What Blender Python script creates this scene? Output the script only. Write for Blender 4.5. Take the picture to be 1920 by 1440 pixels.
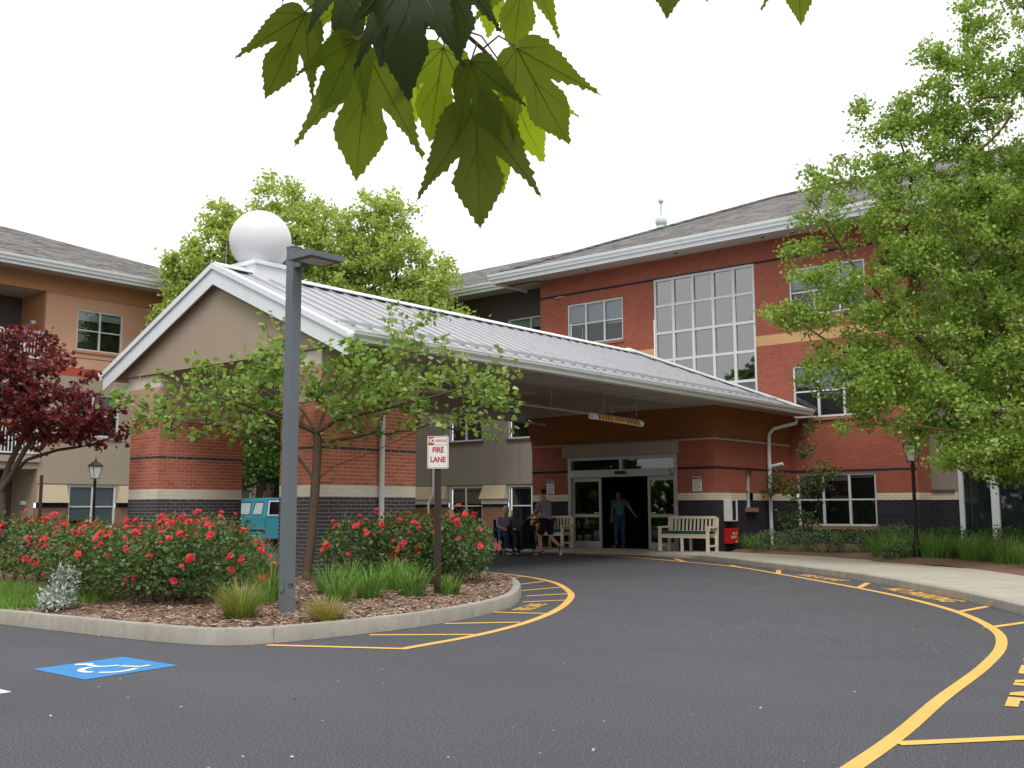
import bpy, bmesh, math, random
import numpy as np
from mathutils import Matrix, Vector

for _o in list(bpy.data.objects):
    bpy.data.objects.remove(_o)
random.seed(11)
RNG = np.random.default_rng(11)
scene = bpy.context.scene
COL = scene.collection
R = math.radians

# ------------------------------------------------------------------ camera
def make_camera():
    yaw, pitch, roll, height = R(39.75), R(6.95), R(-.19), 1.35
    f = Vector((-math.sin(yaw) * math.cos(pitch), math.cos(yaw) * math.cos(pitch), math.sin(pitch)))
    r = Vector((math.cos(yaw), math.sin(yaw), 0))
    u = r.cross(f)
    r2 = r * math.cos(roll) + u * math.sin(roll)
    u2 = u * math.cos(roll) - r * math.sin(roll)
    cam = bpy.data.cameras.new('camera')
    cam.sensor_width = 36.0
    cam.lens = 36.0
    cam.clip_start = .05
    cam.clip_end = 2000
    o = bpy.data.objects.new('camera', cam)
    m = Matrix((r2, u2, -f)).transposed().to_4x4()
    m.translation = Vector((0, 0, height))
    o.matrix_world = m
    COL.objects.link(o)
    scene.camera = o
make_camera()

# ------------------------------------------------------------------ light: bright overcast day
SUN_EL, SUN_AZ = R(56), R(138)          # azimuth from +Y, clockwise: the sun is behind the camera, veiled
def make_world():
    w = bpy.data.worlds.new('World')
    scene.world = w
    w.use_nodes = True
    nt = w.node_tree
    nt.nodes.clear()
    N, Lk = nt.nodes.new, nt.links.new
    out = N('ShaderNodeOutputWorld')
    sky = N('ShaderNodeTexSky')
    sky.sky_type = 'NISHITA'
    sky.sun_disc = False
    sky.sun_elevation = SUN_EL
    sky.sun_rotation = SUN_AZ
    sky.dust_density = 2.5
    b1 = N('ShaderNodeBackground')
    b1.inputs[1].default_value = .12
    Lk(sky.outputs[0], b1.inputs[0])
    b2 = N('ShaderNodeBackground')
    b2.inputs[1].default_value = 1.14
    tc = N('ShaderNodeTexCoord')
    no = N('ShaderNodeTexNoise')
    no.inputs['Scale'].default_value = 2.3
    no.inputs['Detail'].default_value = 5
    Lk(tc.outputs['Generated'], no.inputs[0])
    cr = N('ShaderNodeValToRGB')
    cr.color_ramp.elements[0].position = .3
    cr.color_ramp.elements[0].color = (.93, .955, 1, 1)
    cr.color_ramp.elements[1].position = .62
    cr.color_ramp.elements[1].color = (1, 1, 1, 1)
    Lk(no.outputs[0], cr.inputs[0])
    Lk(cr.outputs[0], b2.inputs[0])
    mr = N('ShaderNodeMapRange')
    mr.inputs[1].default_value = .26
    mr.inputs[2].default_value = .40
    mr.inputs[3].default_value = .78
    mr.inputs[4].default_value = .99
    Lk(no.outputs[0], mr.inputs[0])
    mx = N('ShaderNodeMixShader')
    Lk(mr.outputs[0], mx.inputs[0])
    Lk(b1.outputs[0], mx.inputs[1])
    Lk(b2.outputs[0], mx.inputs[2])
    Lk(mx.outputs[0], out.inputs[0])
make_world()

def make_sun():
    l = bpy.data.lights.new('sun', 'SUN')
    l.energy = 1.6
    l.angle = R(24)
    l.color = (1, .965, .91)
    o = bpy.data.objects.new('sun', l)
    d = Vector((math.sin(SUN_AZ) * math.cos(SUN_EL), math.cos(SUN_AZ) * math.cos(SUN_EL), math.sin(SUN_EL)))
    o.rotation_euler = d.to_track_quat('Z', 'Y').to_euler()
    o.location = (0, 0, 40)
    COL.objects.link(o)
make_sun()
vs = scene.view_settings
vs.view_transform = 'Standard'
vs.look = 'None'
vs.gamma = 1
vs.exposure = 0.22
vs.use_curve_mapping = False
scene.cycles.use_denoising = True
scene.cycles.max_bounces = 8
scene.cycles.transparent_max_bounces = 12

# ------------------------------------------------------------------ materials
def lin(c):
    c = c / 255.0
    return c / 12.92 if c <= .04045 else ((c + .055) / 1.055) ** 2.4
def S(r, g, b, k=1.0):
    return (lin(r) * k, lin(g) * k, lin(b) * k, 1)

class NT:
    def __init__(s, name):
        s.m = bpy.data.materials.new(name)
        s.m.use_nodes = True
        s.t = s.m.node_tree
        s.t.nodes.clear()
        s.out = s.n('ShaderNodeOutputMaterial')
    def n(s, typ, **kw):
        x = s.t.nodes.new(typ)
        for k, v in kw.items():
            setattr(x, k, v)
        return x
    def l(s, a, b):
        s.t.links.new(a, b)
    def mix(s, fac, a, b, typ='MIX'):
        m = s.n('ShaderNodeMix', data_type='RGBA', blend_type=typ)
        for i, v in ((0, fac), (6, a), (7, b)):
            if hasattr(v, 'is_output'):
                s.l(v, m.inputs[i])
            else:
                m.inputs[i].default_value = v
        return m.outputs[2]
    def ramp(s, fac, stops):
        r = s.n('ShaderNodeValToRGB')
        e = r.color_ramp.elements
        while len(e) < len(stops):
            e.new(.5)
        for k, (p, c) in zip(e, stops):
            k.position = p
            k.color = c
        s.l(fac, r.inputs[0])
        return r.outputs[0]
    def noise(s, scale, detail=4, rough=.55, vec=None):
        x = s.n('ShaderNodeTexNoise')
        x.inputs['Scale'].default_value = scale
        x.inputs['Detail'].default_value = detail
        x.inputs['Roughness'].default_value = rough
        if vec is not None:
            s.l(vec, x.inputs[0])
        return x.outputs[0]
    def obj(s):
        return s.n('ShaderNodeTexCoord').outputs['Object']
    def pos(s):
        return s.n('ShaderNodeNewGeometry').outputs['Position']
    def bump(s, h, strength=.3, dist=.01):
        b = s.n('ShaderNodeBump')
        b.inputs['Strength'].default_value = strength
        b.inputs['Distance'].default_value = dist
        s.l(h, b.inputs['Height'])
        return b.outputs[0]
    def bsdf(s, col, rough=.6, metal=0, spec=.5, normal=None):
        p = s.n('ShaderNodeBsdfPrincipled')
        if hasattr(col, 'is_output'):
            s.l(col, p.inputs['Base Color'])
        else:
            p.inputs['Base Color'].default_value = col
        if hasattr(rough, 'is_output'):
            s.l(rough, p.inputs['Roughness'])
        else:
            p.inputs['Roughness'].default_value = rough
        p.inputs['Metallic'].default_value = metal
        p.inputs['Specular IOR Level'].default_value = spec
        if normal is not None:
            s.l(normal, p.inputs['Normal'])
        return p.outputs[0]
    def done(s, sh):
        s.l(sh, s.out.inputs[0])
        return s.m

def k(c, f):
    return (c[0] * f, c[1] * f, c[2] * f, 1)

def mottled(name, c, var=.18, scale=3.0, fine=40.0, rough=.7, spec=.3, bump=.15, bd=.004, streak=0.0, metal=0):
    """one paint or stone colour with blotches, grain and a little relief"""
    t = NT(name)
    p = t.pos()
    big = t.noise(scale, 4, .6, p)
    sm = t.noise(fine, 3, .6, p)
    col = t.mix(big, k(c, 1 - var), k(c, 1 + var))
    col = t.mix(.35, col, t.mix(sm, k(c, 1 - var * 1.6), k(c, 1 + var * 1.2)))
    if streak:
        mp = t.n('ShaderNodeMapping')
        mp.inputs['Scale'].default_value = (5, 5, .25)
        t.l(p, mp.inputs[0])
        st = t.noise(1.0, 5, .6, mp.outputs[0])
        f = t.n('ShaderNodeMapRange')
        f.inputs[1].default_value = .5
        f.inputs[2].default_value = .75
        f.inputs[4].default_value = streak
        t.l(st, f.inputs[0])
        col = t.mix(f.outputs[0], col, k(c, .55))
    return t.done(t.bsdf(col, rough, metal, spec, t.bump(sm, bump, bd) if bump else None))

def rnd_object(name, cols, rough=.8, spec=.25, fine=60):
    """separate pieces (bricks): each piece takes its own shade"""
    t = NT(name)
    oi = t.n('ShaderNodeObjectInfo')
    geo = t.n('ShaderNodeNewGeometry')
    add = t.n('ShaderNodeMath', operation='ADD')
    t.l(oi.outputs['Random'], add.inputs[0])
    t.l(geo.outputs['Random Per Island'], add.inputs[1])
    fr = t.n('ShaderNodeMath', operation='FRACT')
    t.l(add.outputs[0], fr.inputs[0])
    st = [(i / max(1, len(cols) - 1), c) for i, c in enumerate(cols)]
    col = t.ramp(fr.outputs[0], st)
    nz = t.noise(fine, 4, .65, t.pos())
    col = t.mix(nz, t.mix(.22, col, (0, 0, 0, 1)), t.mix(.12, col, (1, .95, .9, 1)))
    return t.done(t.bsdf(col, rough, 0, spec, t.bump(nz, .3, .004)))

def brick_mat(name, axis, c1, c2, mortar, rough=.85, msize=.01):
    t = NT(name)
    p = t.pos()
    sp = t.n('ShaderNodeSeparateXYZ')
    t.l(p, sp.inputs[0])
    cb = t.n('ShaderNodeCombineXYZ')
    t.l(sp.outputs[0 if axis == 'x' else 1], cb.inputs[0])
    t.l(sp.outputs[2], cb.inputs[1])
    b = t.n('ShaderNodeTexBrick')
    b.inputs['Scale'].default_value = 1
    b.inputs['Brick Width'].default_value = .203
    b.inputs['Row Height'].default_value = .0677
    b.inputs['Mortar Size'].default_value = msize
    b.inputs['Mortar Smooth'].default_value = .15
    b.inputs['Color1'].default_value = c1
    b.inputs['Color2'].default_value = c2
    b.inputs['Mortar'].default_value = mortar
    t.l(cb.outputs[0], b.inputs[0])
    big = t.noise(.8, 5, .6, p)
    sm = t.noise(25, 3, .6, p)
    col = t.mix(.5, b.outputs['Color'], t.mix(big, (.55, .55, .55, 1), (1.3, 1.3, 1.3, 1)), 'MULTIPLY')
    col = t.mix(.35, col, t.mix(sm, (.55, .55, .55, 1), (1.35, 1.35, 1.35, 1)), 'MULTIPLY')
    inv = t.n('ShaderNodeMath', operation='SUBTRACT')
    inv.inputs[0].default_value = 1
    t.l(b.outputs['Fac'], inv.inputs[1])
    return t.done(t.bsdf(col, rough, 0, .2, t.bump(inv.outputs[0], .35, .006)))

def leaf_mat(name, cols, trans=.35, rough=.45, spec=.35, tint=1.35, nscale=1.1, tb=.45):
    t = NT(name)
    geo = t.n('ShaderNodeNewGeometry')
    st = [(i / max(1, len(cols) - 1), c) for i, c in enumerate(cols)]
    col = t.ramp(geo.outputs['Random Per Island'], st)
    nz = t.noise(nscale, 2 if nscale < 5 else 5, .5 if nscale < 5 else .65, geo.outputs['Position'])
    col = t.mix(.45, col, t.mix(nz, (.5, .5, .5, 1), (1.5, 1.45, 1.3, 1)), 'MULTIPLY')
    d = t.bsdf(col, rough, 0, spec)
    tr = t.n('ShaderNodeBsdfTranslucent')
    t.l(t.mix(1.0, col, (tint, tint, tint * tb, 1), 'MULTIPLY'), tr.inputs[0])
    mx = t.n('ShaderNodeMixShader')
    mx.inputs[0].default_value = trans
    t.l(d, mx.inputs[1])
    t.l(tr.outputs[0], mx.inputs[2])
    return t.done(mx.outputs[0])

def glass_mat(name, tint=(.9, .95, .95, 1), refl=1.0, base=.05):
    """a window pane: clear, with a mirror-like share that grows at grazing angles"""
    t = NT(name)
    fr = t.n('ShaderNodeFresnel')
    fr.inputs[0].default_value = 1.52
    ml = t.n('ShaderNodeMath', operation='MULTIPLY_ADD')
    ml.inputs[1].default_value = refl
    ml.inputs[2].default_value = base
    t.l(fr.outputs[0], ml.inputs[0])
    tr = t.n('ShaderNodeBsdfTransparent')
    tr.inputs[0].default_value = tint
    g = t.n('ShaderNodeBsdfGlossy')
    g.inputs['Roughness'].default_value = .02
    g.inputs[0].default_value = (.96, .95, .94, 1)
    mx = t.n('ShaderNodeMixShader')
    t.l(ml.outputs[0], mx.inputs[0])
    t.l(tr.outputs[0], mx.inputs[1])
    t.l(g.outputs[0], mx.inputs[2])
    return t.done(mx.outputs[0])

def plain(name, c, rough=.5, metal=0, spec=.5):
    t = NT(name)
    nz = t.noise(18, 3, .6, t.pos())
    return t.done(t.bsdf(t.mix(nz, k(c, .86), k(c, 1.12)), rough, metal, spec))

def asphalt_mat():
    t = NT('asphalt')
    p = t.pos()
    fine = t.noise(75, 4, .8, p)
    mid = t.noise(22, 4, .6, p)
    big = t.noise(.33, 5, .62, p)
    col = t.ramp(fine, [(.34, S(37, 37, 41)), (.48, S(71, 71, 76)), (.60, S(99, 99, 104)), (.70, S(184, 184, 186))])
    col = t.mix(.35, col, t.mix(mid, (.5, .5, .5, 1), (1.4, 1.4, 1.4, 1)), 'MULTIPLY')
    col = t.mix(.75, col, t.mix(big, (.62, .62, .64, 1), (1.38, 1.37, 1.36, 1)), 'MULTIPLY')
    # tyre-worn lighter tracks and old stains
    mp = t.n('ShaderNodeMapping')
    mp.inputs['Rotation'].default_value = (0, 0, R(38))
    mp.inputs['Scale'].default_value = (.16, 1.1, 1)
    t.l(p, mp.inputs[0])
    tr = t.noise(1.0, 3, .5, mp.outputs[0])
    col = t.mix(.4, col, t.mix(tr, (.75, .75, .77, 1), (1.3, 1.3, 1.29, 1)), 'MULTIPLY')
    rough = t.n('ShaderNodeMapRange')
    rough.inputs[3].default_value = .62
    rough.inputs[4].default_value = .9
    t.l(mid, rough.inputs[0])
    return t.done(t.bsdf(col, rough.outputs[0], 0, .35, t.bump(fine, .5, .006)))

def concrete_mat(name, c, dirt=.3):
    t = NT(name)
    p = t.pos()
    a = t.noise(1.6, 5, .65, p)
    b = t.noise(90, 3, .7, p)
    s2 = t.noise(7, 5, .7, p)
    col = t.mix(a, k(c, .78), k(c, 1.14))
    f = t.n('ShaderNodeMapRange')
    f.inputs[1].default_value = .55
    f.inputs[2].default_value = .75
    f.inputs[4].default_value = dirt
    t.l(s2, f.inputs[0])
    col = t.mix(f.outputs[0], col, k(c, .42))
    mp = t.n('ShaderNodeMapping')
    mp.inputs['Scale'].default_value = (4, 4, .5)
    t.l(p, mp.inputs[0])
    st = t.noise(1.0, 5, .65, mp.outputs[0])
    col = t.mix(.5, col, t.mix(st, (.45, .43, .40, 1), (1.5, 1.5, 1.52, 1)), 'MULTIPLY')
    col = t.mix(.3, col, t.mix(b, (.5, .5, .5, 1), (1.45, 1.45, 1.45, 1)), 'MULTIPLY')
    return t.done(t.bsdf(col, .85, 0, .2, t.bump(b, .35, .004)))

def paint_mat(name, c, wear=.35):
    """road paint: scuffed so that a little asphalt shows"""
    t = NT(name)
    p = t.pos()
    a = t.noise(60, 4, .75, p)
    b = t.noise(2.0, 4, .6, p)
    col = t.mix(b, k(c, .8), k(c, 1.1))
    f = t.n('ShaderNodeMapRange')
    f.inputs[1].default_value = .60
    f.inputs[2].default_value = .78
    f.inputs[4].default_value = wear * 2
    t.l(a, f.inputs[0])
    col = t.mix(f.outputs[0], col, S(80, 78, 74))
    return t.done(t.bsdf(col, .7, 0, .3, t.bump(a, .2, .003)))

def shingle_mat():
    t = NT('asphalt_shingle')
    p = t.pos()
    sp = t.n('ShaderNodeSeparateXYZ')
    t.l(p, sp.inputs[0])
    add = t.n('ShaderNodeMath', operation='ADD')
    t.l(sp.outputs[0], add.inputs[0])
    t.l(sp.outputs[1], add.inputs[1])
    cb = t.n('ShaderNodeCombineXYZ')
    t.l(add.outputs[0], cb.inputs[0])
    t.l(sp.outputs[2], cb.inputs[1])
    b = t.n('ShaderNodeTexBrick')
    b.inputs['Scale'].default_value = 1
    b.inputs['Brick Width'].default_value = .42
    b.inputs['Row Height'].default_value = .055
    b.inputs['Mortar Size'].default_value = .004
    b.inputs['Color1'].default_value = S(76, 74, 72)
    b.inputs['Color2'].default_value = S(134, 132, 130)
    b.inputs['Mortar'].default_value = S(70, 68, 66)
    t.l(cb.outputs[0], b.inputs[0])
    n1 = t.noise(6, 4, .7, p)
    n2 = t.noise(60, 3, .7, p)
    col = t.mix(.7, b.outputs['Color'], t.mix(n1, (.35, .35, .35, 1), (1.65, 1.62, 1.58, 1)), 'MULTIPLY')
    col = t.mix(.7, col, t.mix(n2, (.5, .5, .5, 1), (1.5, 1.5, 1.5, 1)), 'MULTIPLY')
    return t.done(t.bsdf(col, .9, 0, .2, t.bump(b.outputs['Fac'], -.4, .01)))

M = {}
M['asphalt'] = asphalt_mat()
M['kerb'] = concrete_mat('kerb_concrete', S(170, 165, 154), .55)
M['walk'] = concrete_mat('walk_concrete', S(182, 175, 160), .2)
M['joint'] = plain('joint_dark', S(92, 86, 76), .9)
M['mulch'] = mottled('mulch', S(132, 106, 90), .35, 6, 70, .95, .1, .9, .02)
M['chip'] = rnd_object('wood_chip', [S(104, 80, 66), S(146, 118, 100), S(178, 152, 132), S(128, 98, 80), S(204, 184, 164)], .95, .1)
M['earth'] = mottled('far_ground', S(112, 120, 84), .25, .4, 8, .95, .1, .3, .02)
M['yellow'] = paint_mat('yellow_road_paint', S(236, 184, 98), .3)
M['blue'] = paint_mat('blue_road_paint', S(66, 138, 198), .1)
M['whitep'] = paint_mat('white_road_paint', S(238, 238, 236), .15)
M['brick_red'] = rnd_object('red_brick', [S(178, 90, 64), S(198, 108, 80), S(188, 98, 70), S(210, 122, 92), S(192, 102, 74)])
M['brick_dark'] = rnd_object('dark_glazed_brick', [S(38, 37, 48), S(50, 47, 57), S(34, 33, 44), S(57, 53, 60), S(44, 42, 53)], .75, .25)
M['brick_cream'] = rnd_object('cream_brick', [S(244, 238, 224), S(250, 245, 234), S(240, 232, 216), S(247, 241, 228)])
M['mortar_red'] = mottled('mortar_warm', S(228, 178, 156), .12, 8, 60, .95, .1)
M['mortar_dark'] = mottled('mortar_grey', S(172, 168, 172), .12, 8, 60, .95, .1)
M['mortar_cream'] = mottled('mortar_cream', S(226, 217, 200), .12, 8, 60, .95, .1)
for _ax in 'xy':
    M['wall_red_' + _ax] = brick_mat('brick_wall_red_' + _ax, _ax, S(156, 84, 66), S(170, 96, 78), S(166, 108, 92))
    M['wall_dark_' + _ax] = brick_mat('brick_wall_dark_' + _ax, _ax, S(40, 38, 48), S(50, 47, 57), S(70, 66, 74))
    M['wall_cream_' + _ax] = brick_mat('brick_wall_cream_' + _ax, _ax, S(226, 214, 192), S(234, 224, 204), S(202, 190, 170))
    M['wall_tan_' + _ax] = brick_mat('brick_wall_tan_' + _ax, _ax, S(216, 172, 122), S(222, 180, 130), S(206, 164, 118))
    M['wall_brown_' + _ax] = brick_mat('brick_wall_brown_' + _ax, _ax, S(148, 104, 84), S(160, 116, 94), S(160, 132, 114))
M['stucco_greige'] = mottled('stucco_greige', S(172, 160, 142), .07, 1.2, 90, .9, .15, .25, .003, .10)
M['stucco_grey'] = mottled('stucco_grey', S(150, 142, 132), .07, 1.2, 90, .9, .15, .25, .003, .08)
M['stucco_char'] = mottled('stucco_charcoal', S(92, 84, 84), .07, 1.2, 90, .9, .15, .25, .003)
M['stucco_gable'] = mottled('stucco_gable', S(172, 156, 138), .06, .9, 90, .9, .15, .25, .003, .10)
M['stucco_peach'] = mottled('stucco_peach', S(214, 168, 140), .06, 1.0, 90, .9, .15, .25, .003, .06)
M['stucco_orange'] = mottled('stucco_orange', S(200, 146, 108), .06, 1.0, 90, .9, .15, .25, .003, .06)
M['stucco_redband'] = mottled('stucco_red_band', S(186, 92, 66), .08, 1.0, 90, .9, .15, .25, .003)
M['stucco_ochre'] = mottled('stucco_ochre', S(142, 92, 56), .07, 1.0, 90, .9, .15, .25, .003)
M['stucco_pink'] = mottled('stucco_pink', S(212, 176, 156), .05, 1.0, 90, .9, .15, .25, .003)
M['skirt'] = mottled('skirt_tan', S(206, 190, 162), .06, 1.5, 80, .85, .2, .2, .003, .06)
M['cap'] = mottled('cast_cream', S(216, 208, 196), .06, 2, 80, .8, .25, .2, .003, .05)
M['lintel'] = mottled('lintel_grey', S(172, 162, 152), .06, 2, 80, .85, .2, .2, .003)
M['white'] = mottled('white_trim', S(234, 238, 244), .06, 2.2, 60, .5, .4, .05, .002, .08)
M['gutter'] = mottled('gutter_white', S(232, 236, 238), .06, 1.4, 60, .4, .45, .05, .002, .12)
M['soffit'] = mottled('soffit_panel', S(186, 178, 168), .05, 1.2, 50, .7, .3, .1, .002, .05)
M['roofmetal'] = mottled('roof_metal', S(180, 180, 184), .12, .8, 30, .45, .45, .05, .002, .3)
M['shingle'] = shingle_mat()
M['frame'] = plain('window_frame', S(216, 220, 220), .45)
M['alu'] = plain('aluminium', S(176, 178, 180), .35, .35)
M['glass'] = glass_mat('window_glass', (.72, .78, .8, 1), .9, .03)
M['curtain'] = glass_mat('reflective_glass', (.30, .29, .28, 1), 1.0, .20)
M['doorglass'] = glass_mat('door_glass', (.5, .55, .53, 1), .9, .05)
M['blind'] = mottled('window_blind', S(186, 194, 194), .08, 2, 40, .8, .2, 0)
M['room'] = plain('room_unlit', S(46, 48, 52), .9)  # dark sheet colour stands in for the unlit room behind each pane
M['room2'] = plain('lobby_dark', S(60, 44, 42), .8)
M['drape'] = mottled('drape_cloth', S(110, 132, 138), .3, 9, 30, .9, .1, 0)
M['polegrey'] = mottled('pole_grey', S(110, 118, 124), .06, 2.0, 60, .45, .4, .05, .002, .06)
M['lensgrey'] = plain('lamp_lens', S(200, 200, 196), .3)
M['black'] = plain('black_paint', S(30, 29, 30), .45)
M['bronze'] = plain('bronze_post', S(62, 46, 40), .5)
M['rust'] = mottled('rusty_steel', S(84, 56, 46), .25, 8, 50, .8, .2)
M['signwhite'] = plain('sign_white', S(232, 232, 228), .4)
M['signred'] = plain('sign_red', S(176, 34, 36), .45)
M['signblack'] = plain('sign_black', S(34, 32, 32), .5)
M['bark'] = mottled('grey_bark', S(104, 88, 76), .35, 9, 60, .9, .15, .8, .012)
M['bark_dark'] = mottled('dark_bark', S(74, 58, 50), .35, 9, 60, .9, .15, .8, .012)
M['bark_birch'] = mottled('birch_bark', S(112, 84, 70), .4, 6, 40, .9, .15, .8, .012)
M['sphere'] = mottled('fibreglass_white', S(226, 226, 230), .03, 1.5, 40, .38, .4, 0)
M['finial'] = plain('finial_verdigris', S(196, 208, 206), .5)
M['plastic_white'] = plain('plastic_white', S(232, 232, 230), .35)
M['amber'] = plain('amber_yellow', S(252, 190, 60), .4)
M['benchwood'] = mottled('bench_cream', S(226, 214, 192), .07, 4, 50, .6, .3, .15, .003)
M['cushion'] = mottled('green_cushion', S(38, 78, 70), .12, 8, 90, .95, .1, .2, .003)
M['redbox'] = plain('red_steel', S(206, 40, 34), .4)
M['steel'] = plain('galvanised', S(150, 150, 150), .4, .6)
M['pipe'] = plain('pipe_paint', S(206, 198, 190), .6)

# ------------------------------------------------------------------ object helpers
def link(o, parent=None):
    COL.objects.link(o)
    if parent is not None:
        o.parent = parent
    return o
def tag(o, label=None, cat=None, group=None, kind=None):
    if label: o['label'] = label
    if cat: o['category'] = cat
    if group: o['group'] = group
    if kind: o['kind'] = kind
    return o
def empty(name, loc=(0, 0, 0), rz=0):
    o = bpy.data.objects.new(name, None)
    o.location = loc
    o.rotation_euler = (0, 0, rz)
    o.empty_display_size = .2
    return link(o)
def thing(name, label, cat, group=None, loc=(0, 0, 0), rz=0):
    return tag(empty(name, loc, rz), label, cat, group)
def copy_tree(o, parent=None):
    c = o.copy()
    link(c, parent)
    for ch in o.children:
        copy_tree(ch, c)
    return c

class MB:
    """collects faces and links them as ONE mesh object"""
    def __init__(s):
        s.v, s.f, s.mi = [], [], []
    def face(s, pts, mi=0):
        n = len(s.v)
        s.v += [tuple(p) for p in pts]
        s.f.append(list(range(n, n + len(pts))))
        s.mi.append(mi)
        return s
    def box(s, x0, x1, y0, y1, z0, z1, mi=0, P=None):
        c = [(x0, y0, z0), (x1, y0, z0), (x1, y1, z0), (x0, y1, z0), (x0, y0, z1), (x1, y0, z1), (x1, y1, z1), (x0, y1, z1)]
        if P:
            c = [P(*q) for q in c]
        n = len(s.v)
        s.v += c
        for q in ((0, 3, 2, 1), (4, 5, 6, 7), (0, 1, 5, 4), (1, 2, 6, 5), (2, 3, 7, 6), (3, 0, 4, 7)):
            s.f.append([n + i for i in q])
            s.mi.append(mi)
        return s
    def hexa(s, low, high, mi=0):
        """a solid between two quads"""
        n = len(s.v)
        s.v += [tuple(p) for p in low] + [tuple(p) for p in high]
        m = len(low)
        s.f.append([n + i for i in range(m)][::-1]); s.mi.append(mi)
        s.f.append([n + m + i for i in range(m)]); s.mi.append(mi)
        for i in range(m):
            j = (i + 1) % m
            s.f.append([n + i, n + j, n + m + j, n + m + i]); s.mi.append(mi)
        return s
    def tube(s, path, rad, n=8, mi=0, cap=True):
        path = [Vector(p) for p in path]
        if not hasattr(rad, '__len__'):
            rad = [rad] * len(path)
        base = len(s.v)
        d0 = (path[1] - path[0]).normalized()
        ref = Vector((0, 0, 1)) if abs(d0.z) < .9 else Vector((1, 0, 0))
        for i, p in enumerate(path):
            d = (path[min(i + 1, len(path) - 1)] - path[max(i - 1, 0)]).normalized()
            a = d.cross(ref)
            if a.length < 1e-4:
                a = d.cross(Vector((0, 1, 0)))
            a.normalize()
            b = a.cross(d)
            for j in range(n):
                t = 2 * math.pi * j / n
                s.v.append(tuple(p + (a * math.cos(t) + b * math.sin(t)) * rad[i]))
        for i in range(len(path) - 1):
            for j in range(n):
                q = (j + 1) % n
                s.f.append([base + i * n + j, base + i * n + q, base + (i + 1) * n + q, base + (i + 1) * n + j]); s.mi.append(mi)
        if cap:
            s.f.append([base + j for j in range(n)]); s.mi.append(mi)
            e = base + (len(path) - 1) * n
            s.f.append([e + j for j in range(n)][::-1]); s.mi.append(mi)
        return s
    def lathe(s, prof, c=(0, 0, 0), n=24, mi=0):
        base = len(s.v)
        for r, z in prof:
            for j in range(n):
                t = 2 * math.pi * j / n
                s.v.append((c[0] + r * math.cos(t), c[1] + r * math.sin(t), c[2] + z))
        for i in range(len(prof) - 1):
            for j in range(n):
                q = (j + 1) % n
                s.f.append([base + i * n + j, base + i * n + q, base + (i + 1) * n + q, base + (i + 1) * n + j]); s.mi.append(mi)
        s.f.append([base + j for j in range(n)][::-1]); s.mi.append(mi)
        e = base + (len(prof) - 1) * n
        s.f.append([e + j for j in range(n)]); s.mi.append(mi)
        return s
    def ball(s, c, r, nu=24, nv=14, mi=0, sc=(1, 1, 1)):
        prof = [(r * math.sin(math.pi * i / nv), -r * math.cos(math.pi * i / nv)) for i in range(1, nv)]
        b = len(s.v)
        s.lathe(prof, (0, 0, 0), nu, mi)
        for i in range(b, len(s.v)):
            p = s.v[i]
            s.v[i] = (c[0] + p[0] * sc[0], c[1] + p[1] * sc[1], c[2] + p[2] * sc[2])
        return s
    def build(s, name, mats, parent=None, smooth=False, **tags):
        me = bpy.data.meshes.new(name)
        me.from_pydata(s.v, [], s.f)
        for m in (mats if isinstance(mats, (list, tuple)) else [mats]):
            me.materials.append(m)
        if any(s.mi):
            me.polygons.foreach_set('material_index', s.mi)
        if smooth:
            me.polygons.foreach_set('use_smooth', [True] * len(s.f))
            try:
                me.set_sharp_from_angle(angle=R(40))
            except Exception:
                pass
        me.update()
        o = bpy.data.objects.new(name, me)
        link(o, parent)
        tag(o, **tags)
        return o

def npmesh(name, V, F, mats, parent=None, smooth=False, mi=None, **tags):
    """fast mesh from arrays: V (n,3), F (m,k) all faces with k corners"""
    V = np.asarray(V, np.float32)
    F = np.asarray(F, np.int32)
    me = bpy.data.meshes.new(name)
    me.vertices.add(len(V))
    me.vertices.foreach_set('co', V.ravel())
    m, kk = F.shape
    me.loops.add(m * kk)
    me.loops.foreach_set('vertex_index', F.ravel())
    me.polygons.add(m)
    me.polygons.foreach_set('loop_start', np.arange(0, m * kk, kk, dtype=np.int32))
    try:
        me.polygons.foreach_set('loop_total', np.full(m, kk, np.int32))
    except Exception:
        pass
    for q in (mats if isinstance(mats, (list, tuple)) else [mats]):
        me.materials.append(q)
    if mi is not None:
        me.polygons.foreach_set('material_index', np.asarray(mi, np.int32))
    if smooth:
        me.polygons.foreach_set('use_smooth', np.ones(m, bool))
    me.update(calc_edges=True)
    o = bpy.data.objects.new(name, me)
    link(o, parent)
    tag(o, **tags)
    return o

def text_mesh(name, body, size, mat, parent, mw, depth=.002, align='CENTER', space=1.0, sx=1.0, bold=.022):
    cu = bpy.data.curves.new(name, 'FONT')
    cu.body = body
    cu.size = size
    cu.align_x = align
    cu.align_y = 'CENTER'
    cu.extrude = depth
    cu.offset = bold * size
    cu.space_character = space
    cu.resolution_u = 3
    tmp = bpy.data.objects.new(name, cu)
    COL.objects.link(tmp)
    dg = bpy.context.evaluated_depsgraph_get()
    me = bpy.data.meshes.new_from_object(tmp.evaluated_get(dg))
    bpy.data.objects.remove(tmp)
    me.transform(Matrix.Diagonal((sx, 1, 1, 1)))
    me.transform(mw)
    me.materials.clear()
    me.materials.append(mat)
    o = bpy.data.objects.new(name, me)
    link(o, parent)
    return o
def face_matrix(loc, right, up):
    r = Vector(right).normalized()
    u = Vector(up)
    u = (u - r * u.dot(r)).normalized()
    m = Matrix((r, u, r.cross(u))).transposed().to_4x4()
    m.translation = Vector(loc)
    return m

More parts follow.
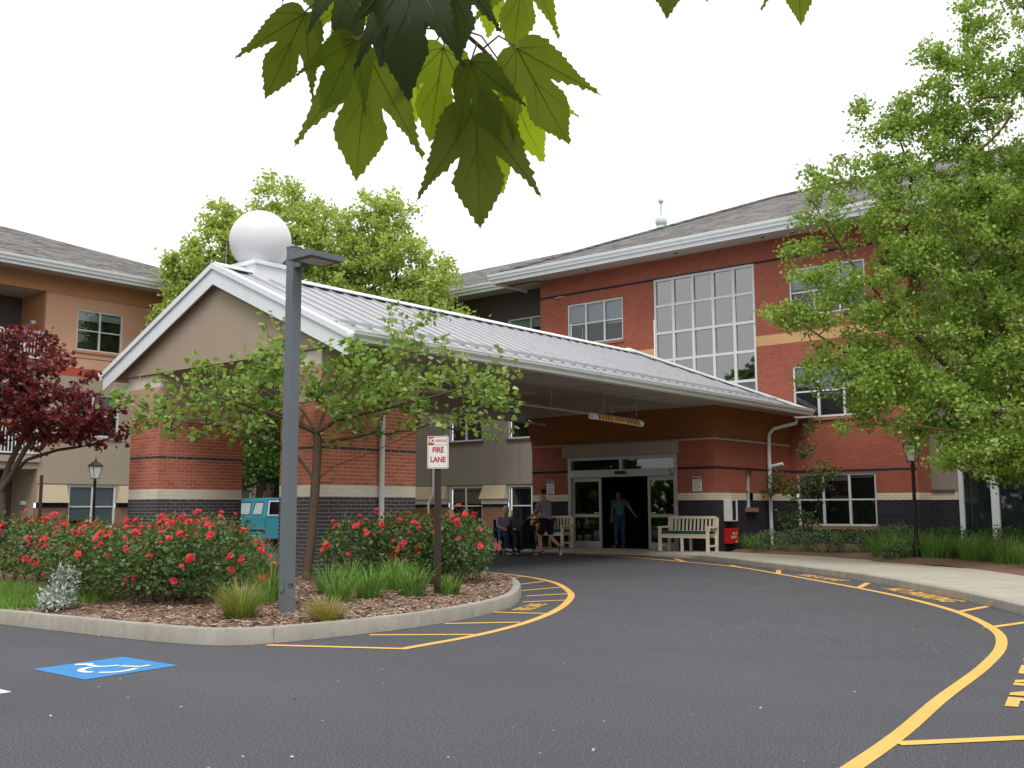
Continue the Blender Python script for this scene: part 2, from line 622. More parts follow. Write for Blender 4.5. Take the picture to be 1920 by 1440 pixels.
def spline(pts, step=.25):
    """Catmull-Rom through 2-D points"""
    P = [np.array(p, float) for p in pts]
    P = [2 * P[0] - P[1]] + P + [2 * P[-1] - P[-2]]
    out = []
    for i in range(1, len(P) - 2):
        n = max(2, int(np.linalg.norm(P[i + 1] - P[i]) / step))
        for j in range(n):
            t = j / n
            a, b, c, d = P[i - 1], P[i], P[i + 1], P[i + 2]
            out.append(.5 * ((2 * b) + (c - a) * t + (2 * a - 5 * b + 4 * c - d) * t * t + (3 * b - a - 3 * c + d) * t ** 3))
    out.append(P[-2])
    return out
def normals2(path):
    out = []
    for i in range(len(path)):
        d = np.array(path[min(i + 1, len(path) - 1)]) - np.array(path[max(i - 1, 0)])
        d = d / (np.linalg.norm(d) + 1e-9)
        out.append(np.array((-d[1], d[0])))     # left of travel
    return out

# ------------------------------------------------------------------ the setting
def G(y):
    """the drive rises a little towards the doors"""
    return min(max(.0068 * (y - 9.5), 0), .095)

sheet = MB().face([(-700, -300, -.06), (500, -300, -.06), (500, 900, -.06), (-700, 900, -.06)]).build('ground', M['earth'], kind='structure')
def drive():
    b = MB()
    ys = [-40, -10, 0, 5, 9.5, 12, 15, 18, 21, 23.5, 26]
    xs = [-75, -50, -30, -20, -12, -6, 0, 8, 20]
    for i in range(len(ys) - 1):
        for j in range(len(xs) - 1):
            b.face([(xs[j], ys[i], G(ys[i])), (xs[j + 1], ys[i], G(ys[i])), (xs[j + 1], ys[i + 1], G(ys[i + 1])), (xs[j], ys[i + 1], G(ys[i + 1]))])
    return b.build('driveway', M['asphalt'], kind='structure')
DRIVE = drive()

KERB_H = .16
ISL = [(-40, 4.6), (-24, 5.1), (-16, 5.5), (-12.68, 5.70), (-11.4, 5.80), (-10.2, 5.92), (-9.35, 6.05), (-8.9, 6.25), (-8.7, 6.65), (-8.6, 7.3), (-8.55, 8.3),
       (-8.65, 9.27), (-8.86, 10.16), (-9.15, 10.95), (-9.72, 11.85), (-10.6, 12.95), (-11.55, 13.86), (-12.7, 14.55), (-14.2, 14.95), (-17, 15.05), (-22, 15.0), (-30, 14.4), (-40, 13.6)]
ISLP = spline(ISL, .22)
def strip_part(path, z_of, w, h, name, mat, parent, side=1, round_=.02, length=3.0, gap=.006, z0=-.03, jitter=0):
    """kerb stones: a profile swept along the path, one stone after another with open joints"""
    nrm = normals2(path)
    seg, acc = [0], 0
    cuts = []
    for i in range(1, len(path)):
        acc += np.linalg.norm(path[i] - path[i - 1])
        if acc >= length or i == len(path) - 1:
            cuts.append((seg[-1], i)); seg.append(i); acc = 0
    for a, e in cuts:
        b = MB()
        prof = [(0, z0), (.012, h - round_), (round_ * 1.2, h), (w, h - .004), (w, z0)]
        n = len(prof)
        dj = random.uniform(-jitter, jitter)
        for i in range(a, e + 1):
            p = np.array(path[i])
            if i == a or i == e:
                t = np.array(path[min(i + 1, len(path) - 1)]) - np.array(path[max(i - 1, 0)])
                t = t / np.linalg.norm(t)
                p = p + t * (gap / 2 if i == a else -gap / 2)
            for dx, z in prof:
                q = p + nrm[i] * side * dx
                b.v.append((q[0], q[1], z_of(q[1]) + z + (dj if z > 0 else 0)))
        m = e - a
        for i in range(m):
            for j in range(n - 1):
                q = [i * n + j, (i + 1) * n + j, (i + 1) * n + j + 1, i * n + j + 1]
                b.f.append(q if side > 0 else q[::-1]); b.mi.append(0)
        b.f.append(list(range(n))); b.mi.append(0)
        b.f.append([m * n + j for j in range(n)][::-1]); b.mi.append(0)
        b.build(name, mat, parent, smooth=True)

def bed_z(x, y):
    """planting bed: domed a little above its kerb"""
    e = min(max((y - 6.0) / 2.2, 0), 1) * min(max((-8.9 - x) / 1.6, 0), 1) * min(max((14.8 - y) / 1.6, 0), 1)
    return G(y) + .135 + .07 * e + .012 * math.sin(x * 3.1) * math.cos(y * 2.7)
def island():
    ker = tag(empty('kerb'), kind='structure')
    strip_part([np.array(p) for p in ISLP], G, .15, KERB_H, 'kerb_stone', M['kerb'], ker, side=1, length=3.05, jitter=.003)
    # bed surface: fan grid clipped to the kerb's inside
    nr = normals2(ISLP)
    inner = [np.array(p) + n * .14 for p, n in zip(ISLP, nr)]
    poly = [tuple(p) for p in inner]
    def inside(x, y):
        c = False
        j = len(poly) - 1
        for i in range(len(poly)):
            xi, yi = poly[i]; xj, yj = poly[j]
            if (yi > y) != (yj > y) and x < (xj - xi) * (y - yi) / (yj - yi) + xi:
                c = not c
            j = i
        return c
    bm = bmesh.new()
    vs_ = [bm.verts.new((p[0], p[1], G(p[1]) + .135)) for p in inner]
    bm.faces.new(vs_)
    bmesh.ops.triangulate(bm, faces=bm.faces[:])
    for _ in range(3):
        long_e = [e for e in bm.edges if e.calc_length() > .55]
        if long_e:
            bmesh.ops.subdivide_edges(bm, edges=long_e, cuts=1)
        bmesh.ops.triangulate(bm, faces=bm.faces[:])
    for v in bm.verts:
        v.co.z = bed_z(v.co.x, v.co.y)
    me = bpy.data.meshes.new('mulch_bed')
    bm.to_mesh(me); bm.free()
    me.materials.append(M['mulch'])
    o = link(bpy.data.objects.new('mulch_bed', me))
    tag(o, kind='structure')
    # loose bark chips
    n = 16000
    xy = []
    while len(xy) < n:
        x = -8.6 - 8.5 * random.random() ** 1.6
        y = 5.7 + 9 * random.random()
        if inside(x, y):
            xy.append((x, y))
    xy = np.array(xy)
    z = np.array([bed_z(a, b) for a, b in xy]) + RNG.uniform(.0, .015, n)
    ang = RNG.uniform(0, 6.28, n)
    L = RNG.uniform(.012, .045, n); W = RNG.uniform(.004, .012, n)
    tilt = RNG.uniform(-.35, .35, n)
    c, s = np.cos(ang), np.sin(ang)
    V = np.zeros((n, 4, 3))
    for i, (a, b) in enumerate(((-1, -1), (1, -1), (1, 1), (-1, 1))):
        V[:, i, 0] = xy[:, 0] + a * L * c - b * W * s
        V[:, i, 1] = xy[:, 1] + a * L * s + b * W * c
        V[:, i, 2] = z + a * L * tilt + b * W * .3
    tag(npmesh('bark_chips', V.reshape(-1, 3), np.arange(n * 4).reshape(n, 4), M['chip']), 'loose brown bark chips strewn over the planting bed', 'bark chips', kind='stuff')
    return inside
ISL_INSIDE = island()

# the footway on the far side
WF = [(-26, 23.55), (-20, 23.6), (-17, 23.65), (-15.2, 23.55), (-13.6, 23.02), (-12.0, 21.92), (-9.93, 20.42), (-8.6, 19.4), (-7.4, 18.43), (-6.56, 17.65), (-5.42, 16.41), (-4.41, 15.23),
      (-3.36, 13.81), (-2.5, 12.4), (-1.6, 10.6), (-.85, 8.2), (-.35, 5), (.1, 0), (.4, -8)]
WFP = spline(WF, .3)
def walk_h(x):
    t = min(max((x + 15.0) / 2.6, 0), 1)
    return .035 + .095 * t
def footway():
    nr = normals2(WFP)
    ker = tag(empty('kerb'), kind='structure')
    P = [np.array(p) for p in WFP]
    # kerb stones with a height that drops at the door
    lens, cuts, a, acc = 0, [], 0, 0
    for i in range(1, len(P)):
        acc += np.linalg.norm(P[i] - P[i - 1])
        if acc > 3.0 or i == len(P) - 1:
            cuts.append((a, i)); a = i; acc = 0
    for a, e in cuts:
        b = MB()
        for i in range(a, e + 1):
            p = P[i].copy()
            if i in (a, e):
                t = P[min(i + 1, len(P) - 1)] - P[max(i - 1, 0)]
                t /= np.linalg.norm(t)
                p = p + t * (.006 if i == a else -.006)
            h = walk_h(p[0])
            for dx, z in ((0, -.03), (.01, h - .015), (.025, h), (.15, h), (.15, -.03)):
                q = p + nr[i] * dx
                b.v.append((q[0], q[1], G(q[1]) + z))
        for i in range(e - a):
            for j in range(4):
                b.f.append([i * 5 + j, (i + 1) * 5 + j, (i + 1) * 5 + j + 1, i * 5 + j + 1]); b.mi.append(0)
        b.f.append([0, 1, 2, 3, 4]); b.mi.append(0)
        m = (e - a) * 5
        b.f.append([m + 4, m + 3, m + 2, m + 1, m]); b.mi.append(0)
        b.build('kerb_stone', M['kerb'], ker, smooth=True)
    # paving: slabs between front line and back line
    back = spline([(-26, 24.7), (-20, 24.72), (-15, 24.72), (-13.45, 24.7), (-12.6, 24.3), (-11.6, 23.95), (-10.1, 23.9), (-9.0, 23.4), (-8.24, 22.02), (-7.26, 21.5), (-6.23, 21.0), (-4.62, 19.17), (-3.0, 16.5), (-1.4, 13), (-.0, 9), (.9, 5), (1.3, 0), (1.6, -8)], .3)
    back = np.array(back)
    fl = np.cumsum([0] + [np.linalg.norm(P[i] - P[i - 1]) for i in range(1, len(P))]); fl /= fl[-1]
    bl = np.cumsum([0] + [np.linalg.norm(back[i] - back[i - 1]) for i in range(1, len(back))]); bl /= bl[-1]
    fr = np.array([p + n * .155 for p, n in zip(P, nr)])
    walk = tag(empty('sidewalk'), kind='structure')
    n = 30
    # pair front and back by nearest point so that joints run across
    idx = [int(np.argmin(np.linalg.norm(back - q, axis=1))) for q in fr]
    idx = np.maximum.accumulate(idx)
    step = 5
    i = 0
    while i < len(fr) - 1:
        e = min(i + step, len(fr) - 1)
        b = MB()
        for t in range(i, e):
            f0, f1 = fr[t].copy(), fr[t + 1].copy()
            b0, b1 = back[idx[t]].copy(), back[idx[t + 1]].copy()
            if t == e - 1:
                f1 = f1 + (f0 - f1) * .04; b1 = b1 + (b0 - b1) * .04
            def zf(p): return G(p[1]) + walk_h(p[0]) - .003
            def zb(p): return max(G(p[1]) + .12, .0)
            m0, m1 = f0 * .6 + b0 * .4, f1 * .6 + b1 * .4
            b.face([(*f0, zf(f0)), (*f1, zf(f1)), (*m1, (zf(f1) + zb(b1)) / 2 + .01), (*m0, (zf(f0) + zb(b0)) / 2 + .01)])
            b.face([(*m0, (zf(f0) + zb(b0)) / 2 + .01), (*m1, (zf(f1) + zb(b1)) / 2 + .01), (*b1, zb(b1)), (*b0, zb(b0))])
        b.build('pavement_slab', M['walk'], walk)
        i = e
    MB().face([(x, y, G(y) + .012) for x, y in WFP[::1]] + [(30, -8, .02), (30, 40, .1), (-26, 40, .1)]).build('walk_base', M['joint'], walk)
    return back
WBACK = footway()
def right_bed():
    pts = [tuple(p) for p in WBACK if p[0] > -13.4 and p[1] > 9]
    b = MB()
    for i in range(len(pts) - 1):
        (x0, y0), (x1, y1) = pts[i], pts[i + 1]
        for (f0, f1) in ((0, .08), (.08, .4), (.4, 1)):
            def q(x, y, f):
                yy = y + (31.0 - y) * f
                return (x + (2.5 * f if x > -6 else 0), yy, G(y) + .10 + (.09 if f > 0 else 0) + .03 * math.sin(x * 2 + yy))
            b.face([q(x0, y0, f0), q(x1, y1, f0), q(x1, y1, f1), q(x0, y0, f1)])
    b.build('planting_bed', M['mulch'], kind='structure')
right_bed()

# ------------------------------------------------------------------ road paint (parts of the driveway)
def ribbon(path, w, mat, name='painted_line', lift=.004, parent=DRIVE, trim=0):
    nr = normals2(path)
    b = MB()
    for i in range(len(path) - 1):
        a, c = np.array(path[i]), np.array(path[i + 1])
        q = [a - nr[i] * w / 2, c - nr[i + 1] * w / 2, c + nr[i + 1] * w / 2, a + nr[i] * w / 2]
        b.face([(p[0], p[1], G(p[1]) + lift) for p in q])
    return b.build(name, mat, parent)
YW = .105
ribbon(spline([(-1.9, 1.5), (-2.12, 4.4), (-2.19, 5.41), (-2.28, 6.4), (-2.45, 7.7), (-2.64, 9.46), (-2.88, 10.93), (-3.29, 12.21), (-4.13, 13.79), (-5.28, 15.3), (-6.51, 16.63), (-8.82, 18.82), (-10.75, 20.55), (-12.64, 21.6), (-14.39, 22.45), (-16.11, 23.2), (-17.3, 23.45)], .25), YW, M['yellow'])
ribbon([(-8.61, 6.50), (-7.36, 7.15)], .09, M['yellow'], lift=.0045)
ribbon(spline([(-7.34, 7.12), (-7.51, 8.48), (-7.94, 9.94), (-8.56, 11.3), (-9.38, 12.65), (-10.09, 13.54), (-11.29, 14.75), (-12.6, 15.62), (-13.82, 16.09), (-15.5, 16.5)], .25), YW, M['yellow'])
for a, b_ in (((-8.42, 7.70), (-7.52, 8.45)), ((-8.54, 9.0), (-7.92, 9.66)), ((-9.50, 11.65), (-9.12, 12.25)), ((-10.05, 12.40), (-9.75, 13.12)), ((-10.72, 13.10), (-10.60, 14.08)), ((-11.55, 13.95), (-11.66, 14.92)), ((-12.6, 14.8), (-12.75, 15.6)), ((-9.02, 10.30), (-8.22, 10.62))):
    ribbon([np.array(a), np.array(b_)], .085, M['yellow'], lift=.005)
for a, b_ in (((-13.6, 22.75), (-12.6, 21.55)), ((-11.12, 21.02), (-10.4, 20.2)), ((-9.52, 20.05), (-9.0, 18.95)), ((-6.53, 16.70), (-6.78, 17.76)), ((-4.13, 13.79), (-4.02, 14.78)), ((-3.38, 12.27), (-3.14, 13.2)), ((-2.2, 6.1), (-1.0, 7.5))):
    ribbon([np.array(a), np.array(b_)], .10, M['yellow'], lift=.005)
def road_text(body, start, end, height, mat=M['yellow']):
    a, e = Vector((*start, 0)), Vector((*end, 0))
    mid = (a + e) / 2
    L = (e - a).length
    z = G(mid.y) + .006
    mw = face_matrix((mid.x, mid.y, z), (e - a), Vector((0, 0, 1)).cross(e - a))
    o = text_mesh('painted_lettering', body, 1.0, mat, DRIVE, Matrix.Identity(4), 0)
    xs = [v.co.x for v in o.data.vertices]; yv = [v.co.y for v in o.data.vertices]
    cx, cy = (max(xs) + min(xs)) / 2, (max(yv) + min(yv)) / 2
    sx, sy = L / (max(xs) - min(xs)), height / (max(yv) - min(yv))
    o.data.transform(mw @ Matrix.Diagonal((sx, sy, 1, 1)) @ Matrix.Translation((-cx, -cy, 0)))
    for v in o.data.vertices:
        v.co.z = G(v.co.y) + .006
road_text('FIRE LANE', (-2.52, 11.55), (-1.80, 7.72), .46)
road_text('NO PARKING', (-6.05, 16.85), (-4.55, 15.12), .36)
road_text('FIRE LANE', (-8.55, 19.0), (-7.3, 17.95), .30)
road_text('FIRE LANE', (-8.78, 10.72), (-9.12, 11.55), .26)
def badge():
    b = MB().face([(-8.90, 4.28, .004), (-8.02, 4.28, .004), (-8.10, 5.18, .004), (-8.98, 5.16, .004)])
    bd = b.build('parking_symbol', M['blue'], DRIVE)
    # wheelchair symbol lying on the road, its head towards the kerb
    def stroke(pts, w, dense=True):
        path = [np.array(p) for p in (spline(pts, .03) if dense and len(pts) > 2 else pts)]
        nr = normals2(path)
        m = MB()
        for i in range(len(path) - 1):
            c = [path[i] - nr[i] * w / 2, path[i + 1] - nr[i + 1] * w / 2, path[i + 1] + nr[i + 1] * w / 2, path[i] + nr[i] * w / 2]
            m.face([(p[0], p[1], .0075) for p in c])
        m.build('symbol_stroke', M['whitep'], bd)
    stroke([(-8.845, 4.63), (-8.80, 4.68), (-8.755, 4.745)], .085)
    stroke([(-8.745, 4.70), (-8.66, 4.69), (-8.567, 4.70), (-8.53, 4.77), (-8.505, 4.85)], .055)
    stroke([(-8.455, 4.835), (-8.285, 4.925), (-8.30, 5.02)], .055, False)
    stroke([(-8.575, 4.635), (-8.56, 4.555), (-8.479, 4.49), (-8.38, 4.475), (-8.32, 4.51)], .06)
    stroke([(-8.265, 4.535), (-8.18, 4.628), (-8.178, 4.742), (-8.227, 4.853)], .055)
badge()
ribbon([(-9.3, 3.60), (-7.92, 3.61)], .10, M['whitep'])

# ------------------------------------------------------------------ building helpers
class Face:
    """a wall plane: a runs along it, d outwards, z up"""
    def __init__(s, axis, c):
        s.axis, s.c = axis, c            # 'y': plane Y=c facing -Y ; 'x': plane X=c facing +X
    def P(s, a, d, z):
        return (a, s.c - d, z) if s.axis == 'y' else (s.c + d, a, z)
    def box(s, b, a0, a1, d0, d1, z0, z1, mi=0):
        b.box(a0, a1, d0, d1, z0, z1, mi, s.P)
    def quad(s, b, a0, a1, z0, z1, d, mi=0):
        q = [s.P(a0, d, z0), s.P(a1, d, z0), s.P(a1, d, z1), s.P(a0, d, z1)]
        b.face(q, mi)
def wall(parent, name, F, a0, a1, z0, z1, holes, mat, d=0.0, depth=.16):
    for h in holes:        # an opening that cuts the whole band parts it into two pieces
        if h[2] <= z0 + 1e-6 and h[3] >= z1 - 1e-6 and h[0] > a0 + 1e-4 and h[1] < a1 - 1e-4:
            wall(parent, name, F, a0, h[0], z0, z1, holes, mat, d, depth)
            return wall(parent, name, F, h[1], a1, z0, z1, holes, mat, d, depth)
    b = MB()
    hs = [(max(h[0], a0), min(h[1], a1), max(h[2], z0), min(h[3], z1)) for h in holes]
    hs = [h for h in hs if h[0] < h[1] - 1e-4 and h[2] < h[3] - 1e-4]
    A = sorted({a0, a1, *[h[0] for h in hs], *[h[1] for h in hs]})
    Z = sorted({z0, z1, *[h[2] for h in hs], *[h[3] for h in hs]})
    for i in range(len(A) - 1):
        for j in range(len(Z) - 1):
            ca, cz = (A[i] + A[i + 1]) / 2, (Z[j] + Z[j + 1]) / 2
            if any(h[0] < ca < h[1] and h[2] < cz < h[3] for h in hs):
                continue
            F.quad(b, A[i], A[i + 1], Z[j], Z[j + 1], d)
    for (x0, x1, y0, y1), h in zip(hs, [h for h in holes if max(h[0], a0) < min(h[1], a1) - 1e-4 and max(h[2], z0) < min(h[3], z1) - 1e-4]):
        b.face([F.P(x0, d, y0), F.P(x0, d, y1), F.P(x0, d - depth, y1), F.P(x0, d - depth, y0)])
        b.face([F.P(x1, d, y0), F.P(x1, d - depth, y0), F.P(x1, d - depth, y1), F.P(x1, d, y1)])
        if h[3] <= z1 + 1e-6:
            b.face([F.P(x0, d, y1), F.P(x1, d, y1), F.P(x1, d - depth, y1), F.P(x0, d - depth, y1)])
        if h[2] >= z0 - 1e-6:
            b.face([F.P(x0, d, y0), F.P(x0, d - depth, y0), F.P(x1, d - depth, y0), F.P(x1, d, y0)])
    return b.build(name, mat, parent)
def window(parent, F, a0, a1, z0, z1, cols=3, rows=None, blind=.45, sill=True, sillmat=None, glass='glass', fw=.055, d=0.0, hung=True, room=True, rail=.022):
    """frame (part) with its panes, blind and sill (sub-parts)"""
    b = MB()
    F.box(b, a0, a1, d - .12, d - .03, z1 - fw, z1)
    F.box(b, a0, a1, d - .12, d - .03, z0, z0 + fw)
    F.box(b, a0, a0 + fw, d - .12, d - .03, z0 + fw, z1 - fw)
    F.box(b, a1 - fw, a1, d - .12, d - .03, z0 + fw, z1 - fw)
    w = (a1 - a0) / cols
    ed = [a0 + fw] + [a0 + w * i for i in range(1, cols)] + [a1 - fw]
    for i in range(1, cols):
        F.box(b, ed[i] - fw * .55, ed[i] + fw * .55, d - .118, d - .025, z0 + fw, z1 - fw)
    zr = rows if rows else ([z0 + (z1 - z0) * .5] if hung else [])
    zz = [z0 + fw] + list(zr) + [z1 - fw]
    for i in range(cols):
        l = ed[i] + (fw * .55 if i else 0); r = ed[i + 1] - (fw * .55 if i < cols - 1 else 0)
        for zc in zr:
            F.box(b, l, r, d - .10, d - (.045 if rail < .03 else .028), zc - rail, zc + rail)
    wo = b.build('window', M['frame'], parent)
    for i in range(cols):
        l = ed[i] + (fw * .55 if i else 0); r = ed[i + 1] - (fw * .55 if i < cols - 1 else 0)
        for j in range(len(zz) - 1):
            p = MB()
            off = -.085 if (j % 2 == 0) else -.065
            q0 = zz[j] + (.022 if j else 0); q1 = zz[j + 1] - (.022 if j < len(zz) - 2 else 0)
            t = random.uniform(-.002, .002)
            p.face([F.P(l, d + off + t, q0), F.P(r, d + off - t, q0), F.P(r, d + off - t + random.uniform(-.002, .002), q1), F.P(l, d + off + t, q1)])
            p.build('pane', M[glass], wo)
        if blind:
            bb = MB()
            zb = z1 - (z1 - z0) * min(1, max(.08, blind + random.uniform(-.10, .10)))
            F.quad(bb, l - .02, r + .02, zb, z1 - .02, d - .15)
            bb.build('blind', M['blind'], wo)
    if room:
        rb = MB()
        F.quad(rb, a0 - .05, a1 + .05, z0 - .05, z1 + .05, d - .30)
        for q in ((a0, a0 - .001), (a1, a1 + .001)):
            pass
        rb.build('room_shade_sheet', M['room'], wo)
    if sill:
        sb = MB()
        F.box(sb, a0 - .05, a1 + .05, d - .1, d + .06, z0 - .10, z0 - .004)
        sb.build('sill', sillmat or M['frame'], wo)
    return wo
def gutter_run(parent, p0, p1, out, h=.16, w=.15, name='gutter', mat=None):
    """K-profile gutter along p0-p1, out = outward unit vector"""
    p0, p1, out = Vector(p0), Vector(p1), Vector(out)
    prof = [(0, 0), (w * .55, 0), (w * .62, h * .30), (w * .92, h * .62), (w * .95, h * .86), (w, h * .88), (w, h), (w * .9, h), (w * .86, h * .7), (0, h * .6)]
    b = MB()
    n = len(prof)
    for p in (p0, p1):
        for dx, z in prof:
            b.v.append(tuple(p + out * dx + Vector((0, 0, z))))
    for i in range(n):
        j = (i + 1) % n
        b.f.append([i, j, n + j, n + i]); b.mi.append(0)
    b.f.append(list(range(n))[::-1]); b.mi.append(0)
    b.f.append(list(range(n, 2 * n))); b.mi.append(0)
    return b.build(name, mat or M['gutter'], parent)

Y_FAC, Z_EAVE = 29.5, 9.80
# ------------------------------------------------------------------ main brick building
def main_building():
    B = thing('brick_building', 'three-storey red brick building with a glass stair wall behind the canopy', 'building')
    F = Face('y', Y_FAC)
    x0, x1 = -23.15, -9.70
    wins3 = [(-21.9, -19.5, 7.20, 8.70), (-13.34, -10.95, 7.20, 8.70)]
    wins2 = [(-13.32, -10.95, 4.06, 5.66), (-21.9, -19.5, 4.06, 5.66)]
    wins1 = [(-13.30, -10.90, .82, 2.36)]
    cur = (-18.25, -14.50, 4.42, 9.10)
    door_hole = (-18.2, -14.8, 0, 2.9)
    H = wins3 + wins2 + wins1 + [cur, door_hole]
    wall(B, 'dark_brick_base', F, x0, x1, -.05, 1.57, H, M['wall_dark_x'])
    wall(B, 'cream_brick_band', F, x0, x1, 1.57, 1.77, H, M['wall_cream_x'], .004)
    wall(B, 'brick_wall', F, x0, x1, 1.77, 2.40, H, M['wall_red_x'])
    wall(B, 'dark_brick_band', F, x0, x1, 2.40, 2.47, H, M['wall_dark_x'], .004)
    wall(B, 'brick_wall', F, x0, x1, 2.47, 6.41, H, M['wall_red_x'])
    wall(B, 'tan_brick_band', F, x0, x1, 6.41, 6.73, H, M['wall_tan_x'], .004)
    wall(B, 'brick_wall', F, x0, x1, 6.73, 9.06, H, M['wall_red_x'])
    wall(B, 'dark_brick_band', F, x0, x1, 9.06, 9.13, H, M['wall_dark_x'], .012)
    wall(B, 'brick_wall', F, x0, x1, 9.13, Z_EAVE, H, M['wall_red_x'])
    # returns at both ends
    b = MB()
    b.face([(x1, Y_FAC, 1.77), (x1, Y_FAC + 3.2, 1.77), (x1, Y_FAC + 3.2, Z_EAVE), (x1, Y_FAC, Z_EAVE)])
    b.build('brick_return', M['wall_red_y'], B)
    MB().face([(x1, Y_FAC, -.05), (x1, Y_FAC + 3.2, -.05), (x1, Y_FAC + 3.2, 1.57), (x1, Y_FAC, 1.57)]).build('dark_brick_base', M['wall_dark_y'], B)
    MB().face([(x1, Y_FAC, 1.57), (x1, Y_FAC + 3.2, 1.57), (x1, Y_FAC + 3.2, 1.77), (x1, Y_FAC, 1.77)]).build('cream_brick_band', M['wall_cream_y'], B)
    MB().face([(x0, Y_FAC, -.05), (x0, Y_FAC + .9, -.05), (x0, Y_FAC + .9, Z_EAVE), (x0, Y_FAC, Z_EAVE)]).build('brick_return', M['wall_red_y'], B)
    for i, w in enumerate(wins3):
        window(B, F, *w, 3, blind=.5, sillmat=M['wall_brown_x'])
    for w in wins2:
        window(B, F, *w, 3, blind=.5, sillmat=M['wall_brown_x'])
    for w in wins1:
        window(B, F, *w, 3, blind=.12, sillmat=M['wall_brown_x'])
    # glass stair wall: 5 columns, rows of about 0.93 m
    window(B, F, *cur, 5, rows=[4.42 + .936 * i for i in range(1, 5)], blind=0, sill=False, glass='curtain', fw=.085, rail=.042)
    # eaves: soffit, fascia, gutter, hip roof
    ex0, ex1, ey = -24.5, -6.0, 28.32
    s = MB()
    s.face([(ex0, ey, Z_EAVE - .12), (ex1, ey, Z_EAVE - .12), (ex1, Y_FAC, Z_EAVE - .02), (ex0, Y_FAC, Z_EAVE - .02)])
    s.face([(ex0, Y_FAC, Z_EAVE - .02), (x0, Y_FAC, Z_EAVE - .02), (x0, Y_FAC + 1.6, Z_EAVE - .02), (ex0, Y_FAC + 1.6, Z_EAVE - .02)])
    s.build('soffit', M['soffit'], B)
    for xx in (-20.6, -17.0, -13.9, -12.9):
        MB().lathe([(.05, 0), (.05, .03)], (xx, 28.95, Z_EAVE - .095), 10).build('soffit_spotlight', M['black'], B)
    f = MB()
    f.box(ex0, ex1, ey - .02, ey, Z_EAVE - .14, Z_EAVE + .16)
    f.box(ex0 - .02, ex0, ey - .02, Y_FAC + 2, Z_EAVE - .14, Z_EAVE + .16)
    f.build('fascia', M['white'], B)
    gutter_run(B, (ex0 - .1, ey - .022, Z_EAVE + .0), (ex1, ey - .022, Z_EAVE + .0), (0, -1, 0), .19, .16)
    gutter_run(B, (ex0 - .022, ey, Z_EAVE + .0), (ex0 - .022, Y_FAC + 2, Z_EAVE + .0), (-1, 0, 0), .19, .16)
    t, sl = 7.8, .42
    ze = Z_EAVE + .15
    A, C = (ex0 - .1, ey - .1, ze), (10, ey - .1, ze)
    r0, r1 = (ex0 + t, ey + t, ze + sl * t + .05), (10, ey + t, ze + sl * t + .05)
    E2, D2 = (ex0 - .1, ey + 2 * t, ze), (10, ey + 2 * t, ze)
    rf = MB()
    rf.face([A, C, r1, r0]); rf.face([E2, A, r0]); rf.face([D2, E2, r0, r1])
    ro = rf.build('roof', M['shingle'], B)
    MB().tube([Vector(A) + Vector((0, 0, .02)), Vector(r0) + Vector((0, 0, .02))], .07, 6).tube([Vector(r0) + Vector((0, 0, .02)), Vector(r1) + Vector((0, 0, .02))], .07, 6).build('hip_cap', M['shingle'], ro)
    # lantern finial
    fx, fy, fz = -21.43, 35.38, 12.78
    fi = MB().lathe([(.22, -1.2), (.22, -.02), (.20, .02), (.2, .06)], (fx, fy, fz), 16).build('finial', M['finial'], B, smooth=True)
    MB().ball((fx, fy, fz + .24), .25, 20, 12).build('large_ball', M['finial'], fi, True)
    MB().lathe([(.07, .45), (.045, .55), (.04, .9), (.05, 1.02)], (fx, fy, fz), 12).build('stem', M['finial'], fi, True)
    MB().ball((fx, fy, fz + 1.12), .115, 16, 10).build('small_ball', M['finial'], fi, True)
    return B
main_building()

